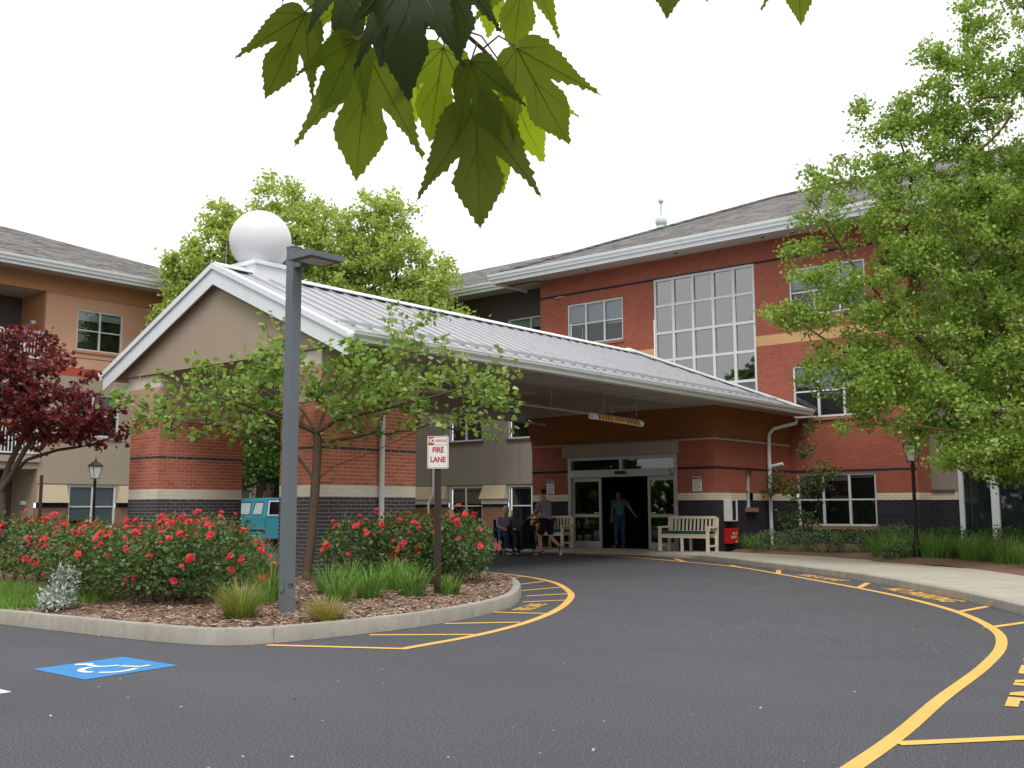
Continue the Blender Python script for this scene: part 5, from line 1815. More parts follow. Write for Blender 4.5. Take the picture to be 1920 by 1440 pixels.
def clump(name, label, cat, x, y, n, length, width, mat, seed, spread=.12, lean=.55, arch=1.0, group=None, zfun=bed_z, segs=4, kids=None):
    """a tuft of arching blades"""
    rng = np.random.default_rng(seed)
    T = thing(name, label, cat, group, (x, y, zfun(x, y)))
    az = rng.uniform(0, 2 * math.pi, n)
    rad = spread * np.sqrt(rng.random(n))
    L = length * rng.uniform(.55, 1.1, n)
    th0 = lean * rng.uniform(.1, 1.0, n)
    V = np.zeros((n, segs + 1, 2, 3))
    px = rad * np.cos(az + rng.normal(0, .6, n)); py = rad * np.sin(az + rng.normal(0, .6, n))
    pz = np.full(n, -.03)
    th = th0.copy()
    for i in range(segs + 1):
        w = width * (1 - (i / segs) ** 1.6) * .5 + .0006
        V[:, i, 0] = np.stack([px - np.sin(az) * w, py + np.cos(az) * w, pz], 1)
        V[:, i, 1] = np.stack([px + np.sin(az) * w, py - np.cos(az) * w, pz], 1)
        st = L / segs
        px = px + np.sin(th) * np.cos(az) * st; py = py + np.sin(th) * np.sin(az) * st; pz = pz + np.cos(th) * st
        th = th + arch * rng.uniform(.25, .75, n) * (i + 1) / segs
    base = (np.arange(n) * (segs + 1) * 2)[:, None, None]
    q = np.array([[2 * i, 2 * i + 1, 2 * i + 3, 2 * i + 2] for i in range(segs)])[None]
    o = npmesh('blades', V.reshape(-1, 3), (q + base).reshape(-1, 4), mat, T, kind='stuff')
    if kids: kids(T, rng)
    return T
clump('fountain_grass', 'round tuft of pale green fountain grass left of the grey lamp pole', 'ornamental grass', -9.75, 6.98, 620, .52, .0065, M['leaf_grass'], 61, .13, .75, 1.0)
clump('golden_sedge', 'low golden tuft of sedge right of the grey lamp pole', 'ornamental grass', -8.95, 7.55, 620, .36, .005, M['leaf_sedge'], 62, .13, .95, .9)
clump('blue_grass', 'grey-green plume grass between the rose bush and the lamp pole', 'ornamental grass', -13.35, 9.85, 700, .85, .006, M['leaf_bluegrass'], 63, .2, .6, .9)
def lily_flower(T, rng):
    m = MB().tube([(0, 0, 0), (.02, .02, .45)], [.004, .003], 4)
    st = m.build('flower_stalk', M['leaf_lily'], T)
    o = bpy.data.objects.new('bloom', bloom_mesh(77, M['petal_yellow'])); o.location = (.02, .02, .46); o.scale = (.045,) * 3; link(o, T)
lil = [((-10.62, 8.05), 'tall green daylily clump with one yellow flower right of the lamp pole', .50, lily_flower), ((-11.05, 9.35), 'daylily clump in front of the small tree trunk', .42, None), ((-11.45, 10.05), 'daylily clump between the tree trunk and the rose bush', .46, None),
       ((-10.15, 8.75), 'low daylily clump nearest the golden sedge', .36, None), ((-10.25, 9.35), 'daylily clump in the middle of the daylily row', .46, None), ((-10.05, 9.95), 'daylily clump just left of the fire lane sign post', .44, None), ((-11.1, 10.75), 'daylily clump under the right rose bush', .42, None), ((-9.92, 10.55), 'small daylily clump at the foot of the fire lane sign', .30, None), ((-10.75, 10.3), 'daylily clump in front of the right rose bush', .44, None)]
for i, ((x, y), lab, h, kd) in enumerate(lil):
    clump('daylily', lab, 'daylily', x, y, 170, h * 1.25, .016, M['leaf_lily'], 70 + i, .13, .55, .95, 'daylily clumps in the planting bed', bed_z, 4, kd)

def leafy_shrub(name, label, cat, blobs, n, size, mat, seed, tmpl=LEAF_DIAMOND, group=None, zb=0.0, shell=.6, stems=True, upn=.7):
    rng = np.random.default_rng(seed)
    T = thing(name, label, cat, group)
    B = [(b[0], b[1], zb + b[2], b[3], b[4], b[5]) for b in blobs]
    P = blob_targets(B, n, rng, shell) + rng.normal(0, .03, (n, 3))
    P = P[P[:, 2] > zb + .02]
    cen = np.array([b[:3] for b in B]).mean(axis=0)
    out = unit(P - cen + np.array((0, 0, .3)))
    ax = out * .7 + rng.normal(0, .6, P.shape)
    nm = out * .6 + rng.normal(0, .45, P.shape); nm[:, 2] += upn
    if stems:
        m = MB()
        for _ in range(12):
            b = B[rng.integers(len(B))]
            d = rand_dirs(1, rng)[0]; d[2] = abs(d[2])
            e = np.array(b[:3]) + d * np.array(b[3:]) * .8
            m.tube([(b[0], b[1], zb - .05), e], [.012, .004], 4)
        m.build('stems', M['bark_dark'], T)
    leaf_mesh('foliage', P, ax, nm, size * rng.uniform(.6, 1.25, len(P)), tmpl, mat, T, rng, kind='stuff')
    return T
leafy_shrub('silver_plant', 'silver-leaved plant at the kerb below the rose bush', 'plant', [(-12.36, 6.20, .12, .20, .18, .18), (-12.5, 6.36, .26, .15, .15, .28), (-12.25, 6.08, .08, .22, .14, .10)], 1500, .055, M['leaf_silver'], 81, LEAF_LONG, None, .16, .3)
# lawn strip at the left
def lawn():
    rng = np.random.default_rng(90)
    n = 15000
    x = rng.uniform(-22, -12.65, n); y = rng.uniform(5.75, 7.4, n)
    ok = (y > 5.55 + (x + 12.68) * .05 + .2) & (rng.random(n) < np.clip((-12.5 - x) / .5, 0, 1))
    x, y = x[ok], y[ok]
    z = np.array([bed_z(a, b) for a, b in zip(x, y)])
    P = np.stack([x, y, z - .01], 1)
    ax = rng.normal(0, .35, P.shape); ax[:, 2] += 1
    tv = np.array([(-.05, 0, 0), (.05, 0, 0), (0, 1, .1)]); tf = np.array([(0, 1, 2)])
    o = leaf_mesh('lawn_grass', P, ax, rng.normal(size=P.shape), rng.uniform(.06, .2, len(P)), (tv, tf), M['leaf_lawn'], None, rng)
    tag(o, 'rough green grass along the kerb at the left edge', 'grass', kind='stuff')
lawn()

# planting against the building at the right
def wz(x, y): return .21
W = .20
leafy_shrub('catmint', 'grey-green catmint clump beside the vestibule downspout', 'plant', [(-11.9, 24.7, .25, .55, .45, .32), (-11.2, 24.6, .28, .5, .45, .34)], 2600, .06, M['leaf_nepeta'], 101, LEAF_LONG, 'catmint clumps under the ground-floor window', W)
leafy_shrub('catmint', 'grey-green catmint clump under the middle of the ground-floor window', 'plant', [(-10.5, 24.7, .28, .55, .45, .36), (-9.9, 24.9, .30, .5, .45, .38)], 2600, .06, M['leaf_nepeta'], 102, LEAF_LONG, 'catmint clumps under the ground-floor window', W)
leafy_shrub('catmint', 'grey-green catmint clump nearest the side path', 'plant', [(-9.3, 25.2, .30, .5, .5, .42), (-8.9, 25.5, .36, .45, .5, .42)], 2300, .06, M['leaf_nepeta'], 103, LEAF_LONG, 'catmint clumps under the ground-floor window', W)
clump('daylily', 'daylily clump at the foot of the white downspout', 'daylily', -12.75, 25.35, 260, .62, .016, M['leaf_lily'], 104, .22, .55, .9, 'daylilies by the building', wz)
def climbing_rose():
    rng = np.random.default_rng(105)
    T = thing('climbing_rose', 'tall loose climbing shrub in front of the ground-floor window', 'shrub')
    sk = Skeleton()
    b = np.array((-12.3, 27.5, .2))
    t = sk.limb([b, b + (0.03, 0, .5), b + (.1, 0, 1.0)], seg=.1)
    blobs = [(-12.35, 27.5, 1.0, .6, .5, .55), (-12.6, 27.5, 1.9, .45, .4, .45), (-11.9, 27.5, 2.0, .5, .4, .5), (-13.15, 27.6, 2.0, .35, .35, .5), (-11.5, 27.5, 2.35, .35, .3, .35), (-12.2, 27.6, 2.9, .3, .25, .5), (-12.0, 27.6, 3.7, .25, .2, .35)]
    tips = sk.grow(blob_targets(blobs, 110, rng, .2), rng, .13, .05, 4, .06)
    sk.mesh('canes', M['bark_dark'], T, .004, .03)
    tree_leaves('foliage', sk, tips, 20, .075, LEAF_DIAMOND, M['leaf_rose'], T, rng, .10, .3, .6, 5)
climbing_rose()
for i, (x, y, rx, rz, lab) in enumerate(((-9.9, 28.2, .75, .30, 'clipped green box shrub under the window, left of the lamp post'), (-8.5, 27.6, .85, .34, 'clipped green box shrub behind the black lamp post'), (-6.9, 27.2, .9, .36, 'clipped green box shrub in front of the patio door'))):
    leafy_shrub('box_shrub', lab, 'shrub', [(x, y, .32, rx, .55, rz), (x + .3, y - .1, .26, rx * .8, .5, rz)], 3200, .05, M['leaf_shrub'], 110 + i, LEAF_DIAMOND, 'clipped shrubs against the building', W)
dl = [(-8.55, 23.45), (-8.15, 22.95), (-7.65, 23.3), (-7.15, 22.6), (-6.75, 23.1), (-6.3, 22.3), (-5.9, 22.8), (-5.5, 21.7), (-5.05, 22.2), (-4.75, 20.9), (-4.3, 21.6), (-8.0, 24.1), (-7.0, 24.0), (-6.1, 23.7), (-5.2, 23.2)]
dl.sort(key=lambda q: math.atan2(q[0], q[1]))
ORD = 'first second third fourth fifth sixth seventh eighth ninth tenth eleventh twelfth thirteenth fourteenth fifteenth'.split()
for i, (x, y) in enumerate(dl):
    clump('daylily', 'daylily clump, %s from the side path, in the bed around the black lamp post' % ORD[i], 'daylily', x, y, 190, .72, .018, M['leaf_lily'], 130 + i, .22, .5, .95, 'daylilies around the black lamp post', wz)
leafy_shrub('low_perennial', 'small pale-leaved plant left of the lamp post base', 'plant', [(-7.95, 22.55, .2, .32, .3, .22)], 900, .055, M['leaf_nepeta'], 160, LEAF_DIAMOND, None, W)

# --- the maple branch hanging in front of the camera
M['leaf_maple'] = leaf_mat('maple_leaf', [S(70, 84, 24), S(92, 106, 30), S(112, 126, 36), S(80, 94, 26)], .55, .4, .3, 1.15)

# --- the maple branch hanging close to the camera, leaf by leaf
MAPLE = [
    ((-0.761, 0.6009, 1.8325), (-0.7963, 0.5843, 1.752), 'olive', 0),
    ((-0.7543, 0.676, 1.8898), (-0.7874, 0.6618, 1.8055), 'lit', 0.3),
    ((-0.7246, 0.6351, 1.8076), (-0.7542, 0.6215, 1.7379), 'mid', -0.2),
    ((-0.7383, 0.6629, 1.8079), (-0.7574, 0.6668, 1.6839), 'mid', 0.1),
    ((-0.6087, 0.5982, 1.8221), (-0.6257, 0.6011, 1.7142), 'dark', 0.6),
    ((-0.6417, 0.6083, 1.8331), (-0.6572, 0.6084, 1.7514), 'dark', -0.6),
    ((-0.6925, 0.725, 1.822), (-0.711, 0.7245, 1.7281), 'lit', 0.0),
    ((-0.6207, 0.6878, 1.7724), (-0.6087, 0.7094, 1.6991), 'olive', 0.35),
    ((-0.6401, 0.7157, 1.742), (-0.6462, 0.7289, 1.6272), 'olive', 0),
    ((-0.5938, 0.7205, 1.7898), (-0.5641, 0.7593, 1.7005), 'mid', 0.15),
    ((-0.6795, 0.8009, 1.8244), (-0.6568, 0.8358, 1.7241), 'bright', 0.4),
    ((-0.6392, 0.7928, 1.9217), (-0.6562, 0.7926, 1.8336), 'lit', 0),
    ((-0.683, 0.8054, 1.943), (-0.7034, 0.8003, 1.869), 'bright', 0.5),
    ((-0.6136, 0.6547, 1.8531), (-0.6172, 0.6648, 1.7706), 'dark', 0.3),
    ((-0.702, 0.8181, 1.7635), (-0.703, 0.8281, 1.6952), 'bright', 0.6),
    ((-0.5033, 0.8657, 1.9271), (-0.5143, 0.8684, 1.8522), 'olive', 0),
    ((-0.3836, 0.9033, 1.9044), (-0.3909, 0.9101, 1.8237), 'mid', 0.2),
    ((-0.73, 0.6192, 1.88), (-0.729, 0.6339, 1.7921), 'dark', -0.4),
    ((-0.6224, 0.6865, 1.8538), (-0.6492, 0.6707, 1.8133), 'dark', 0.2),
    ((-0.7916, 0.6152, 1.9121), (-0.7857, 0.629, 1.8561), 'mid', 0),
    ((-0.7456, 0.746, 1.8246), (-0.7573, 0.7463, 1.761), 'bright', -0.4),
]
TWIG = [(-0.698, 0.6302, 1.9781), (-0.6798, 0.6568, 1.9056), (-0.6462, 0.699, 1.8155), (-0.6306, 0.7151, 1.7958), (-0.6163, 0.7304, 1.775), (-0.6074, 0.7384, 1.7709)]
from mathutils.geometry import delaunay_2d_cdt
def maple_branch():
    rng = np.random.default_rng(3)
    T = thing('maple_branch', 'drooping maple twig with large toothed leaves hanging at the top of the view', 'branch')
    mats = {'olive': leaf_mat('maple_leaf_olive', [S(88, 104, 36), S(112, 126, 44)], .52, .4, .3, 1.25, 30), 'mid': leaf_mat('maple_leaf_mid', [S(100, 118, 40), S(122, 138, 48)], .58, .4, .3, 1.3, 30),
            'lit': leaf_mat('maple_leaf_lit', [S(118, 138, 40), S(138, 156, 48)], .62, .4, .3, 1.35, 30), 'bright': leaf_mat('maple_leaf_backlit', [S(150, 170, 48), S(166, 184, 60)], .7, .4, .3, 1.4, 30),
            'dark': leaf_mat('maple_leaf_shaded', [S(52, 66, 34), S(64, 80, 40)], .34, .35, .45, 1.0, 30)}  # bright, lit and dark leaf copies carry backlight and shade in their colour
    # half outline of a red-maple leaf (x out, y towards the tip), serrated afterwards
    half = [(0, 0), (.07, -.04), (.15, -.03), (.22, .03), (.27, .13), (.315, .27), (.355, .44), (.40, .62), (.47, .82), (.37, .665), (.28, .57), (.19, .47), (.135, .43), (.155, .52), (.185, .63), (.16, .73), (.10, .84), (.045, .93), (0, 1.03)]
    TIP, SIN = 8, 12
    def edge(rg):
        sm = spline(half[:TIP + 1], .02)[:-1] + spline(half[TIP:SIN + 1], .02)[:-1] + spline(half[SIN:], .02)
        tip_i = min(range(len(sm)), key=lambda j: abs(sm[j][0] - .47) + abs(sm[j][1] - .82))
        sin_i = min(range(len(sm)), key=lambda j: abs(sm[j][0] - .135) + abs(sm[j][1] - .43))
        out, i, marks = [], 0, {}
        while i < len(sm):
            if i >= tip_i and 'tip' not in marks:
                marks['tip'] = len(out)
            if i >= sin_i and 'sin' not in marks:
                marks['sin'] = len(out)
            out.append(np.array(sm[i]))
            n = int(rg.integers(2, 5))
            j = min(i + n, len(sm) - 1)
            if i < tip_i < j: j = tip_i
            if i < sin_i < j: j = sin_i
            p, q = np.array(sm[i]), np.array(sm[j])
            L = np.linalg.norm(q - p)
            if L > .015 and .05 < q[1] and j not in (tip_i, len(sm) - 1) and i not in (tip_i, sin_i) and j != sin_i:
                d = (q - p) / L
                nn = np.array((d[1], -d[0]))
                fr = .30 if tip_i <= i < sin_i else .72
                out.append(p + (q - p) * fr + nn * L * rg.uniform(.12, .36))
            if j == i: break
            i = j
        return out, marks['tip'], marks['sin']
    cam_dir = Vector((0, 0, 1.35))
    petioles = []
    for i, (b, t, c, tw) in enumerate(MAPLE):
        b, t = Vector(b), Vector(t)
        y = (t - b)
        size = y.length * 1.02
        y.normalize()
        view = (cam_dir - (b + t) / 2).normalized()
        z = (view - y * view.dot(y)).normalized()
        x = y.cross(z)
        z2 = (z * math.cos(tw) + x * math.sin(tw))
        x2 = y.cross(z2)
        V, F = [], []
        wsc = rng.uniform(.95, 1.15)
        curl = rng.uniform(.0, .30)
        fold = rng.uniform(-.06, .16)
        rng_b = rng.uniform(-.4, 1.2)
        def pt(u, v):
            zz = -curl * (v - .3) ** 2 + fold * abs(u) - .22 * u * u * rng_b + .012 * math.sin(7 * v + i) + .02 * math.sin(8 * u + 2 * i)
            return b + (x2 * (u * wsc) + y * v + z2 * zz) * size
        er, _, _ = edge(rng)
        el, _, _ = edge(rng)
        loop = [(p[0], p[1]) for p in er] + [(-p[0], p[1]) for p in el[1:-1][::-1]]
        clean = []
        for p in loop:
            if not clean or (abs(p[0] - clean[-1][0]) + abs(p[1] - clean[-1][1])) > 1e-4:
                clean.append(p)
        m = len(clean)
        grid = [(u_ + .025 * (iv % 2), v_) for iv, v_ in enumerate(np.arange(0, 1.0, .05)) for u_ in np.arange(-.45, .451, .05)]
        vv, _, ff, _, _, _ = delaunay_2d_cdt([Vector(p) for p in clean] + [Vector(p) for p in grid], [(j, (j + 1) % m) for j in range(m)], [], 1, 1e-5)
        V = [tuple(pt(p[0], p[1])) for p in vv]
        F = [tuple(f_) for f_ in ff if len(f_) == 3]
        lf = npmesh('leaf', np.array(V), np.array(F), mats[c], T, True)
        # veins
        vb = MB()
        for u1, v1, w in ((0, .97, .0012), (.46, .79, .0009), (-.46, .79, .0009), (.30, .18, .0006), (-.30, .18, .0006), (.13, .70, .0005), (-.13, .70, .0005)):
            v0 = .36 if abs(u1) == .13 else .02
            vb.tube([pt(u1 * q, v0 + (v1 - v0) * q) + z2 * .0004 for q in (0, .35, .7, 1)], [w * .6, w * .5, w * .3, w * .12], 4)
        vb.build('veins', mats[c], lf)
        petioles.append(b)
    tw = [Vector(p) for p in TWIG]
    st = MB().tube(tw, [.0030, .0027, .0022, .0020, .0016, .0010], 7)
    for b in petioles:
        j = min(range(len(tw)), key=lambda q: (tw[q] - b).length + (0 if tw[q].z > b.z - .01 else .2))
        a = tw[j]
        mid = (a + b) / 2 + Vector((0, 0, .012))
        st.tube([a, mid, b], [.0010, .0009, .0009], 5)
    st.tube([tw[0], tw[0] + Vector((-.03, -.08, .15)), tw[0] + Vector((.1, -.3, .5)), tw[0] + Vector((.5, -.9, 1.3))], [.003, .004, .007, .014], 7)
    st.build('twig', M['bark_birch'], T, True)
maple_branch()

# ------------------------------------------------------------------ street furniture
def lamp_pole():
    x, y = -9.75, 7.62
    z = bed_z(x, y)
    T = thing('light_pole', 'tall square grey light pole with a flat lamp head, numbered 19', 'light pole', None, (x, y, z - .02), 0)
    h = 4.34
    w = .066
    MB().box(-w, w, -w, w, 0, h).box(-w - .004, w + .004, -w - .004, w + .004, h, h + .02).build('pole', M['polegrey'], T)
    # lamp head, a flat wedge box on a short arm, points to +X +Y
    hd = MB()
    a = .0
    x0, x1, q = .19, .62, .25
    hd.box(x0, x1, -q, q, 4.12, 4.185)
    hd.hexa([(x0 + .01, -q + .01, 4.186), (x1 - .01, -q + .01, 4.186), (x1 - .01, q - .01, 4.186), (x0 + .01, q - .01, 4.186)], [(x0 + .05, -.12, 4.215), (x1 - .15, -.12, 4.215), (x1 - .15, .12, 4.215), (x0 + .05, .12, 4.215)])
    ho = hd.build('lamp_head', M['polegrey'], T)
    MB().box(.28, .54, -.17, .17, 4.110, 4.1195).build('lens', M['lensgrey'], ho)
    MB().box(w + .001, .189, -.05, .05, 4.09, 4.17).build('arm', M['polegrey'], T)
    # hand-hole cover and number
    cv = MB()
    n = 16
    pts = []
    for i in range(n):
        t = 2 * math.pi * i / n
        pts.append((.042 * math.cos(t), (.055 if math.sin(t) > 0 else -.055) + .042 * math.sin(t)))
    cv.hexa([(p[0], -w - .0005, .36 + p[1]) for p in pts], [(p[0], -w - .014, .36 + p[1]) for p in pts])
    cv.build('hand_hole_cover', M['polegrey'], T)
    text_mesh('pole_number', '19', .082, M['signblack'], T, face_matrix((w + .001, .0, .33), (0, 1, 0), (0, 0, 1)), .0006)
lamp_pole()

def fire_sign():
    x, y = -10.02, 10.42
    z = bed_z(x, y) - .03
    rz = R(38)
    T = thing('fire_lane_sign', 'white and red no parking fire lane sign on a brown post', 'sign', None, (x, y, z), rz)
    p = MB()
    p.box(-.028, .028, -.004, .0, 0, 1.78).box(-.028, -.024, -.028, -.004, 0, 1.78).box(.024, .028, -.028, -.004, 0, 1.78).box(-.048, -.028, -.032, -.028, 0, 1.78).box(.028, .048, -.032, -.028, 0, 1.78)
    po = p.build('post', M['bronze'], T)
    ho = MB()
    for i in range(44):
        ho.box(-.006, .006, -.0052, -.0041, .10 + i * .0385, .112 + i * .0385)
    ho.build('post_holes', M['joint'], po)
    w, h, r = .150, .228, .022
    def rr(w, h, r, y, zc):
        q = []
        for cx, cz, a0 in ((w - r, h - r, 0), (-w + r, h - r, 90), (-w + r, -h + r, 180), (w - r, -h + r, 270)):
            for j in range(5):
                t = R(a0 + j * 22.5)
                q.append((cx + r * math.cos(t), y, zc + cz + r * math.sin(t)))
        return q
    zc = 1.78 + .205
    b = MB(); b.hexa(rr(w, h, r, -.034, zc), rr(w, h, r, -.0365, zc)); pl = b.build('sign_plate', M['signwhite'], T)
    # red rounded border
    o = MB()
    A, Bq = rr(w - .008, h - .008, r - .004, -.0375, zc), rr(w - .014, h - .014, r - .008, -.0375, zc)
    n = len(A)
    for i in range(n):
        j = (i + 1) % n
        o.face([A[i], A[j], Bq[j], Bq[i]])
    o.build('border', M['signred'], pl)
    o = MB().box(-w + .016, w - .016, -.0378, -.0372, zc + .100, zc + .105); o.build('border', M['signred'], pl)
    o = MB().box(-w + .014, -w + .094, -.0380, -.0372, zc + .107, zc + .213); o.build('red_panel', M['signred'], pl)
    def tx(s, size, cx, cz, mat, sx=1.0):
        text_mesh('lettering', s, size, mat, pl, face_matrix((cx, -.0384, zc + cz), (1, 0, 0), (0, 0, 1)), .0004, sx=sx, bold=.004 if len(s) > 5 else .034)
    tx('NO', .100, -w + .054, .160, M['signwhite'], .55)
    tx('PARKING', .058, .042, .160, M['signred'], .70)
    tx('FIRE', .105, .0, .030, M['signred'], .85)
    tx('LANE', .105, .0, -.105, M['signred'], .85)
fire_sign()

def lantern(label, x, y, z, h):
    T = thing('lamp_post', label, 'lamp post', 'black lantern lamp posts', (x, y, z))
    MB().lathe([(.11, 0), (.11, .05), (.085, .09), (.085, .34), (.07, .38), (.075, .40), (.05, .46), (.042, .6), (.036, h - .12), (.05, h - .10), (.05, h - .07), (.03, h - .05), (.03, h)], (0, 0, 0), 16).build('post', M['black'], T, True)
    ln = MB()
    b0, b1, z0, z1 = .075, .135, h + .02, h + .36
    ln.box(-b0 - .01, b0 + .01, -b0 - .01, b0 + .01, h, z0)
    for sx, sy in ((1, 1), (1, -1), (-1, 1), (-1, -1)):
        ln.tube([(sx * b0, sy * b0, z0), (sx * b1, sy * b1, z1)], .010, 4)
    ln.box(-b1 - .02, b1 + .02, -b1 - .02, b1 + .02, z1, z1 + .02)
    ln.hexa([(-b1 - .03, -b1 - .03, z1 + .021), (b1 + .03, -b1 - .03, z1 + .021), (b1 + .03, b1 + .03, z1 + .021), (-b1 - .03, b1 + .03, z1 + .021)], [(-.04, -.04, z1 + .15), (.04, -.04, z1 + .15), (.04, .04, z1 + .15), (-.04, .04, z1 + .15)])
    ln.lathe([(.03, z1 + .15), (.035, z1 + .18), (.012, z1 + .21), (.018, z1 + .24), (.004, z1 + .29)], (0, 0, 0), 10)
    lo = ln.build('lantern_frame', M['black'], T)
    for k_ in range(4):
        c, s = round(math.cos(k_ * math.pi / 2)), round(math.sin(k_ * math.pi / 2))
        q = []
        for (u, zz, bb) in ((-1, z0, b0), (1, z0, b0), (1, z1, b1), (-1, z1, b1)):
            px, py = bb * .97, u * bb * .93
            q.append((px * c - py * s, px * s + py * c, zz))
        MB().face(q).build('pane', M['lantern_glass'], lo)
M['lantern_glass'] = plain('lantern_glass', S(222, 226, 226), .25)
lantern('black lantern lamp post in the daylily bed beside the footway', -7.62, 22.85, .20, 2.14)
lantern('black lantern lamp post in front of the tan wing, behind the roses', -28.33, 15.16, .05, 2.2)
def rust_post():
    T = thing('steel_post', 'thin rusty steel post beside the purple-leaved tree', 'post', None, (-30.0, 14.4, .0))
    MB().box(-.05, .05, -.03, -.022, 0, 2.38).box(-.05, -.042, -.022, .03, 0, 2.38).box(.042, .05, -.022, .03, 0, 2.38).build('post', M['rust'], T)
    MB().lathe([(.10, 0), (.10, .04), (.06, .06)], (0, 0, 0), 10).build('foot', M['rust'], T)
rust_post()
def utility_box():
    T = thing('utility_box', 'small beige metal utility box against the left brick pillar', 'utility box', None, (-18.5, 12.45, bed_z(-18.5, 12.45)))
    MB().box(-.16, .16, -.29, .29, 0, .88).build('cabinet', M['skirt'], T)
    MB().box(-.18, .18, -.31, .31, .882, .90).build('lid', M['skirt'], T)
utility_box()

def clearance_bar():
    T = thing('clearance_bar', 'white tube with yellow and black stripes hanging under the canopy edge', 'clearance bar')
    x, z0, z1 = -13.72, 3.48, 3.43
    a, e = Vector((x, 19.42, z0)), Vector((x, 21.45, z1))
    d = (e - a).normalized()
    r = .068
    tb = MB().tube([a, e], r, 20).build('tube', M['plastic_white'], T, True)
    for p, s_ in ((a, -1), (e, 1)):
        MB().tube([p - d * .06, p + d * .06], r + .010, 20).build('end_cap', M['plastic_white'], T, True)
    up = Vector((0, 0, 1)); side = Vector((1, 0, 0))
    def on(u, v):       # u along 0..1, v -1..1 around the tube's road side
        t = v * .72
        return a + (e - a) * u + (side * math.cos(t) + up * math.sin(t)) * (r + .0035)
    base = MB()
    n = 40
    for i in range(n):
        u0, u1 = .07 + .86 * i / n, .07 + .86 * (i + 1) / n
        for j in range(6):
            v0, v1 = -1 + j / 3, -1 + (j + 1) / 3
            base.face([on(u0, v0), on(u1, v0), on(u1, v1), on(u0, v1)])
    base.build('yellow_sheet', M['amber'], tb)
    r0 = r
    r = r + .002
    for u in [.075 + i * .062 for i in range(5)] + [.66 + i * .062 for i in range(5)]:
        st = MB()
        for j in range(8):
            v0, v1 = -1 + j / 4, -1 + (j + 1) / 4
            k0, k1 = u - v0 * .022, u - v1 * .022
            st.face([on(k0, v0), on(k0 + .03, v0), on(k1 + .03, v1), on(k1, v1)])
        st.build('black_stripe', M['signblack'], tb)
    text_mesh('lettering', "CLEARANCE 9'-6\"", .085, M['signred'], tb, face_matrix(a + (e - a) * .515 + side * (r + .006), d, (0, 0, 1)), .0005, sx=.72)
    for u in (.2, .82):
        p = a + (e - a) * u
        MB().tube([p + Vector((0, 0, r0)), p + Vector((0, 0, 4.11 - p.z))], .006, 5).build('hanger_chain', M['steel'], T)
clearance_bar()

def wall_sign(label, xc, zc):
    T = thing('notice_sign', label, 'sign', 'no idling notices beside the doors')
    y = VY - .012
    w, h = .15, .225
    pl = MB().box(xc - w, xc + w, y - .003, y, zc - h, zc + h).build('sign_plate', M['signblack'], T)
    MB().box(xc - w + .012, xc + w - .012, y - .005, y - .0034, zc - h + .012, zc + h - .115).build('white_panel', M['signwhite'], pl)
    for a, b_, c, d_ in ((xc - w + .004, xc + w - .004, zc + h - .010, zc + h - .004), (xc - w + .004, xc + w - .004, zc - h + .004, zc - h + .010), (xc - w + .004, xc - w + .010, zc - h + .0101, zc + h - .0101), (xc + w - .010, xc + w - .004, zc - h + .0101, zc + h - .0101)):
        MB().box(a, b_, y - .005, y - .0034, c, d_).build('border', M['signwhite'], pl)
    def tx(s, size, cz, mat, sx=.8):
        text_mesh('lettering', s, size, mat, pl, face_matrix((xc, y - .0062, zc + cz), (1, 0, 0), (0, 0, 1)), .0004, sx=sx)
    tx('NO IDLING', .062, h - .062, M['signwhite'], .78)
    for i, s in enumerate(('TURN YOUR', 'ENGINE OFF', 'NO IDLING', 'OVER THREE', 'MINUTES')):
        tx(s, .050, .072 - i * .062, M['signblack'], .78)
wall_sign('black and white notice left of the sliding doors', -19.08, 2.01)
wall_sign('black and white notice right of the sliding doors, above the bench', -14.04, 2.03)

def extinguisher():
    F = Face('x', VX1)
    T = thing('extinguisher_cabinet', 'white fire extinguisher cabinet on the vestibule side wall', 'fire cabinet')
    b = MB()
    a0, a1, z0, z1 = 25.2, 25.62, 1.0, 1.575
    F.box(b, a0, a1, .005, .02, z0, z1); F.box(b, a0, a0 + .02, .021, .2, z0, z1); F.box(b, a1 - .02, a1, .021, .2, z0, z1)
    F.box(b, a0 + .02, a1 - .02, .021, .2, z0, z0 + .02); F.box(b, a0 + .02, a1 - .02, .021, .2, z1 - .02, z1)
    F.box(b, a0 + .02, a0 + .12, .18, .198, z0 + .02, z1 - .02); F.box(b, a1 - .08, a1 - .02, .18, .198, z0 + .02, z1 - .02)
    b.build('cabinet', M['plastic_white'], T)
    MB().lathe([(.06, 0), (.07, .03), (.07, .34), (.03, .40), (.02, .44)], (VX1 + .1, 25.42, z0 + .025), 14).build('extinguisher', M['redbox'], T, True)
    p = MB(); F.quad(p, a0 + .12, a1 - .08, z0 + .02, z1 - .02, .19); p.build('pane', M['glass'], T)
extinguisher()
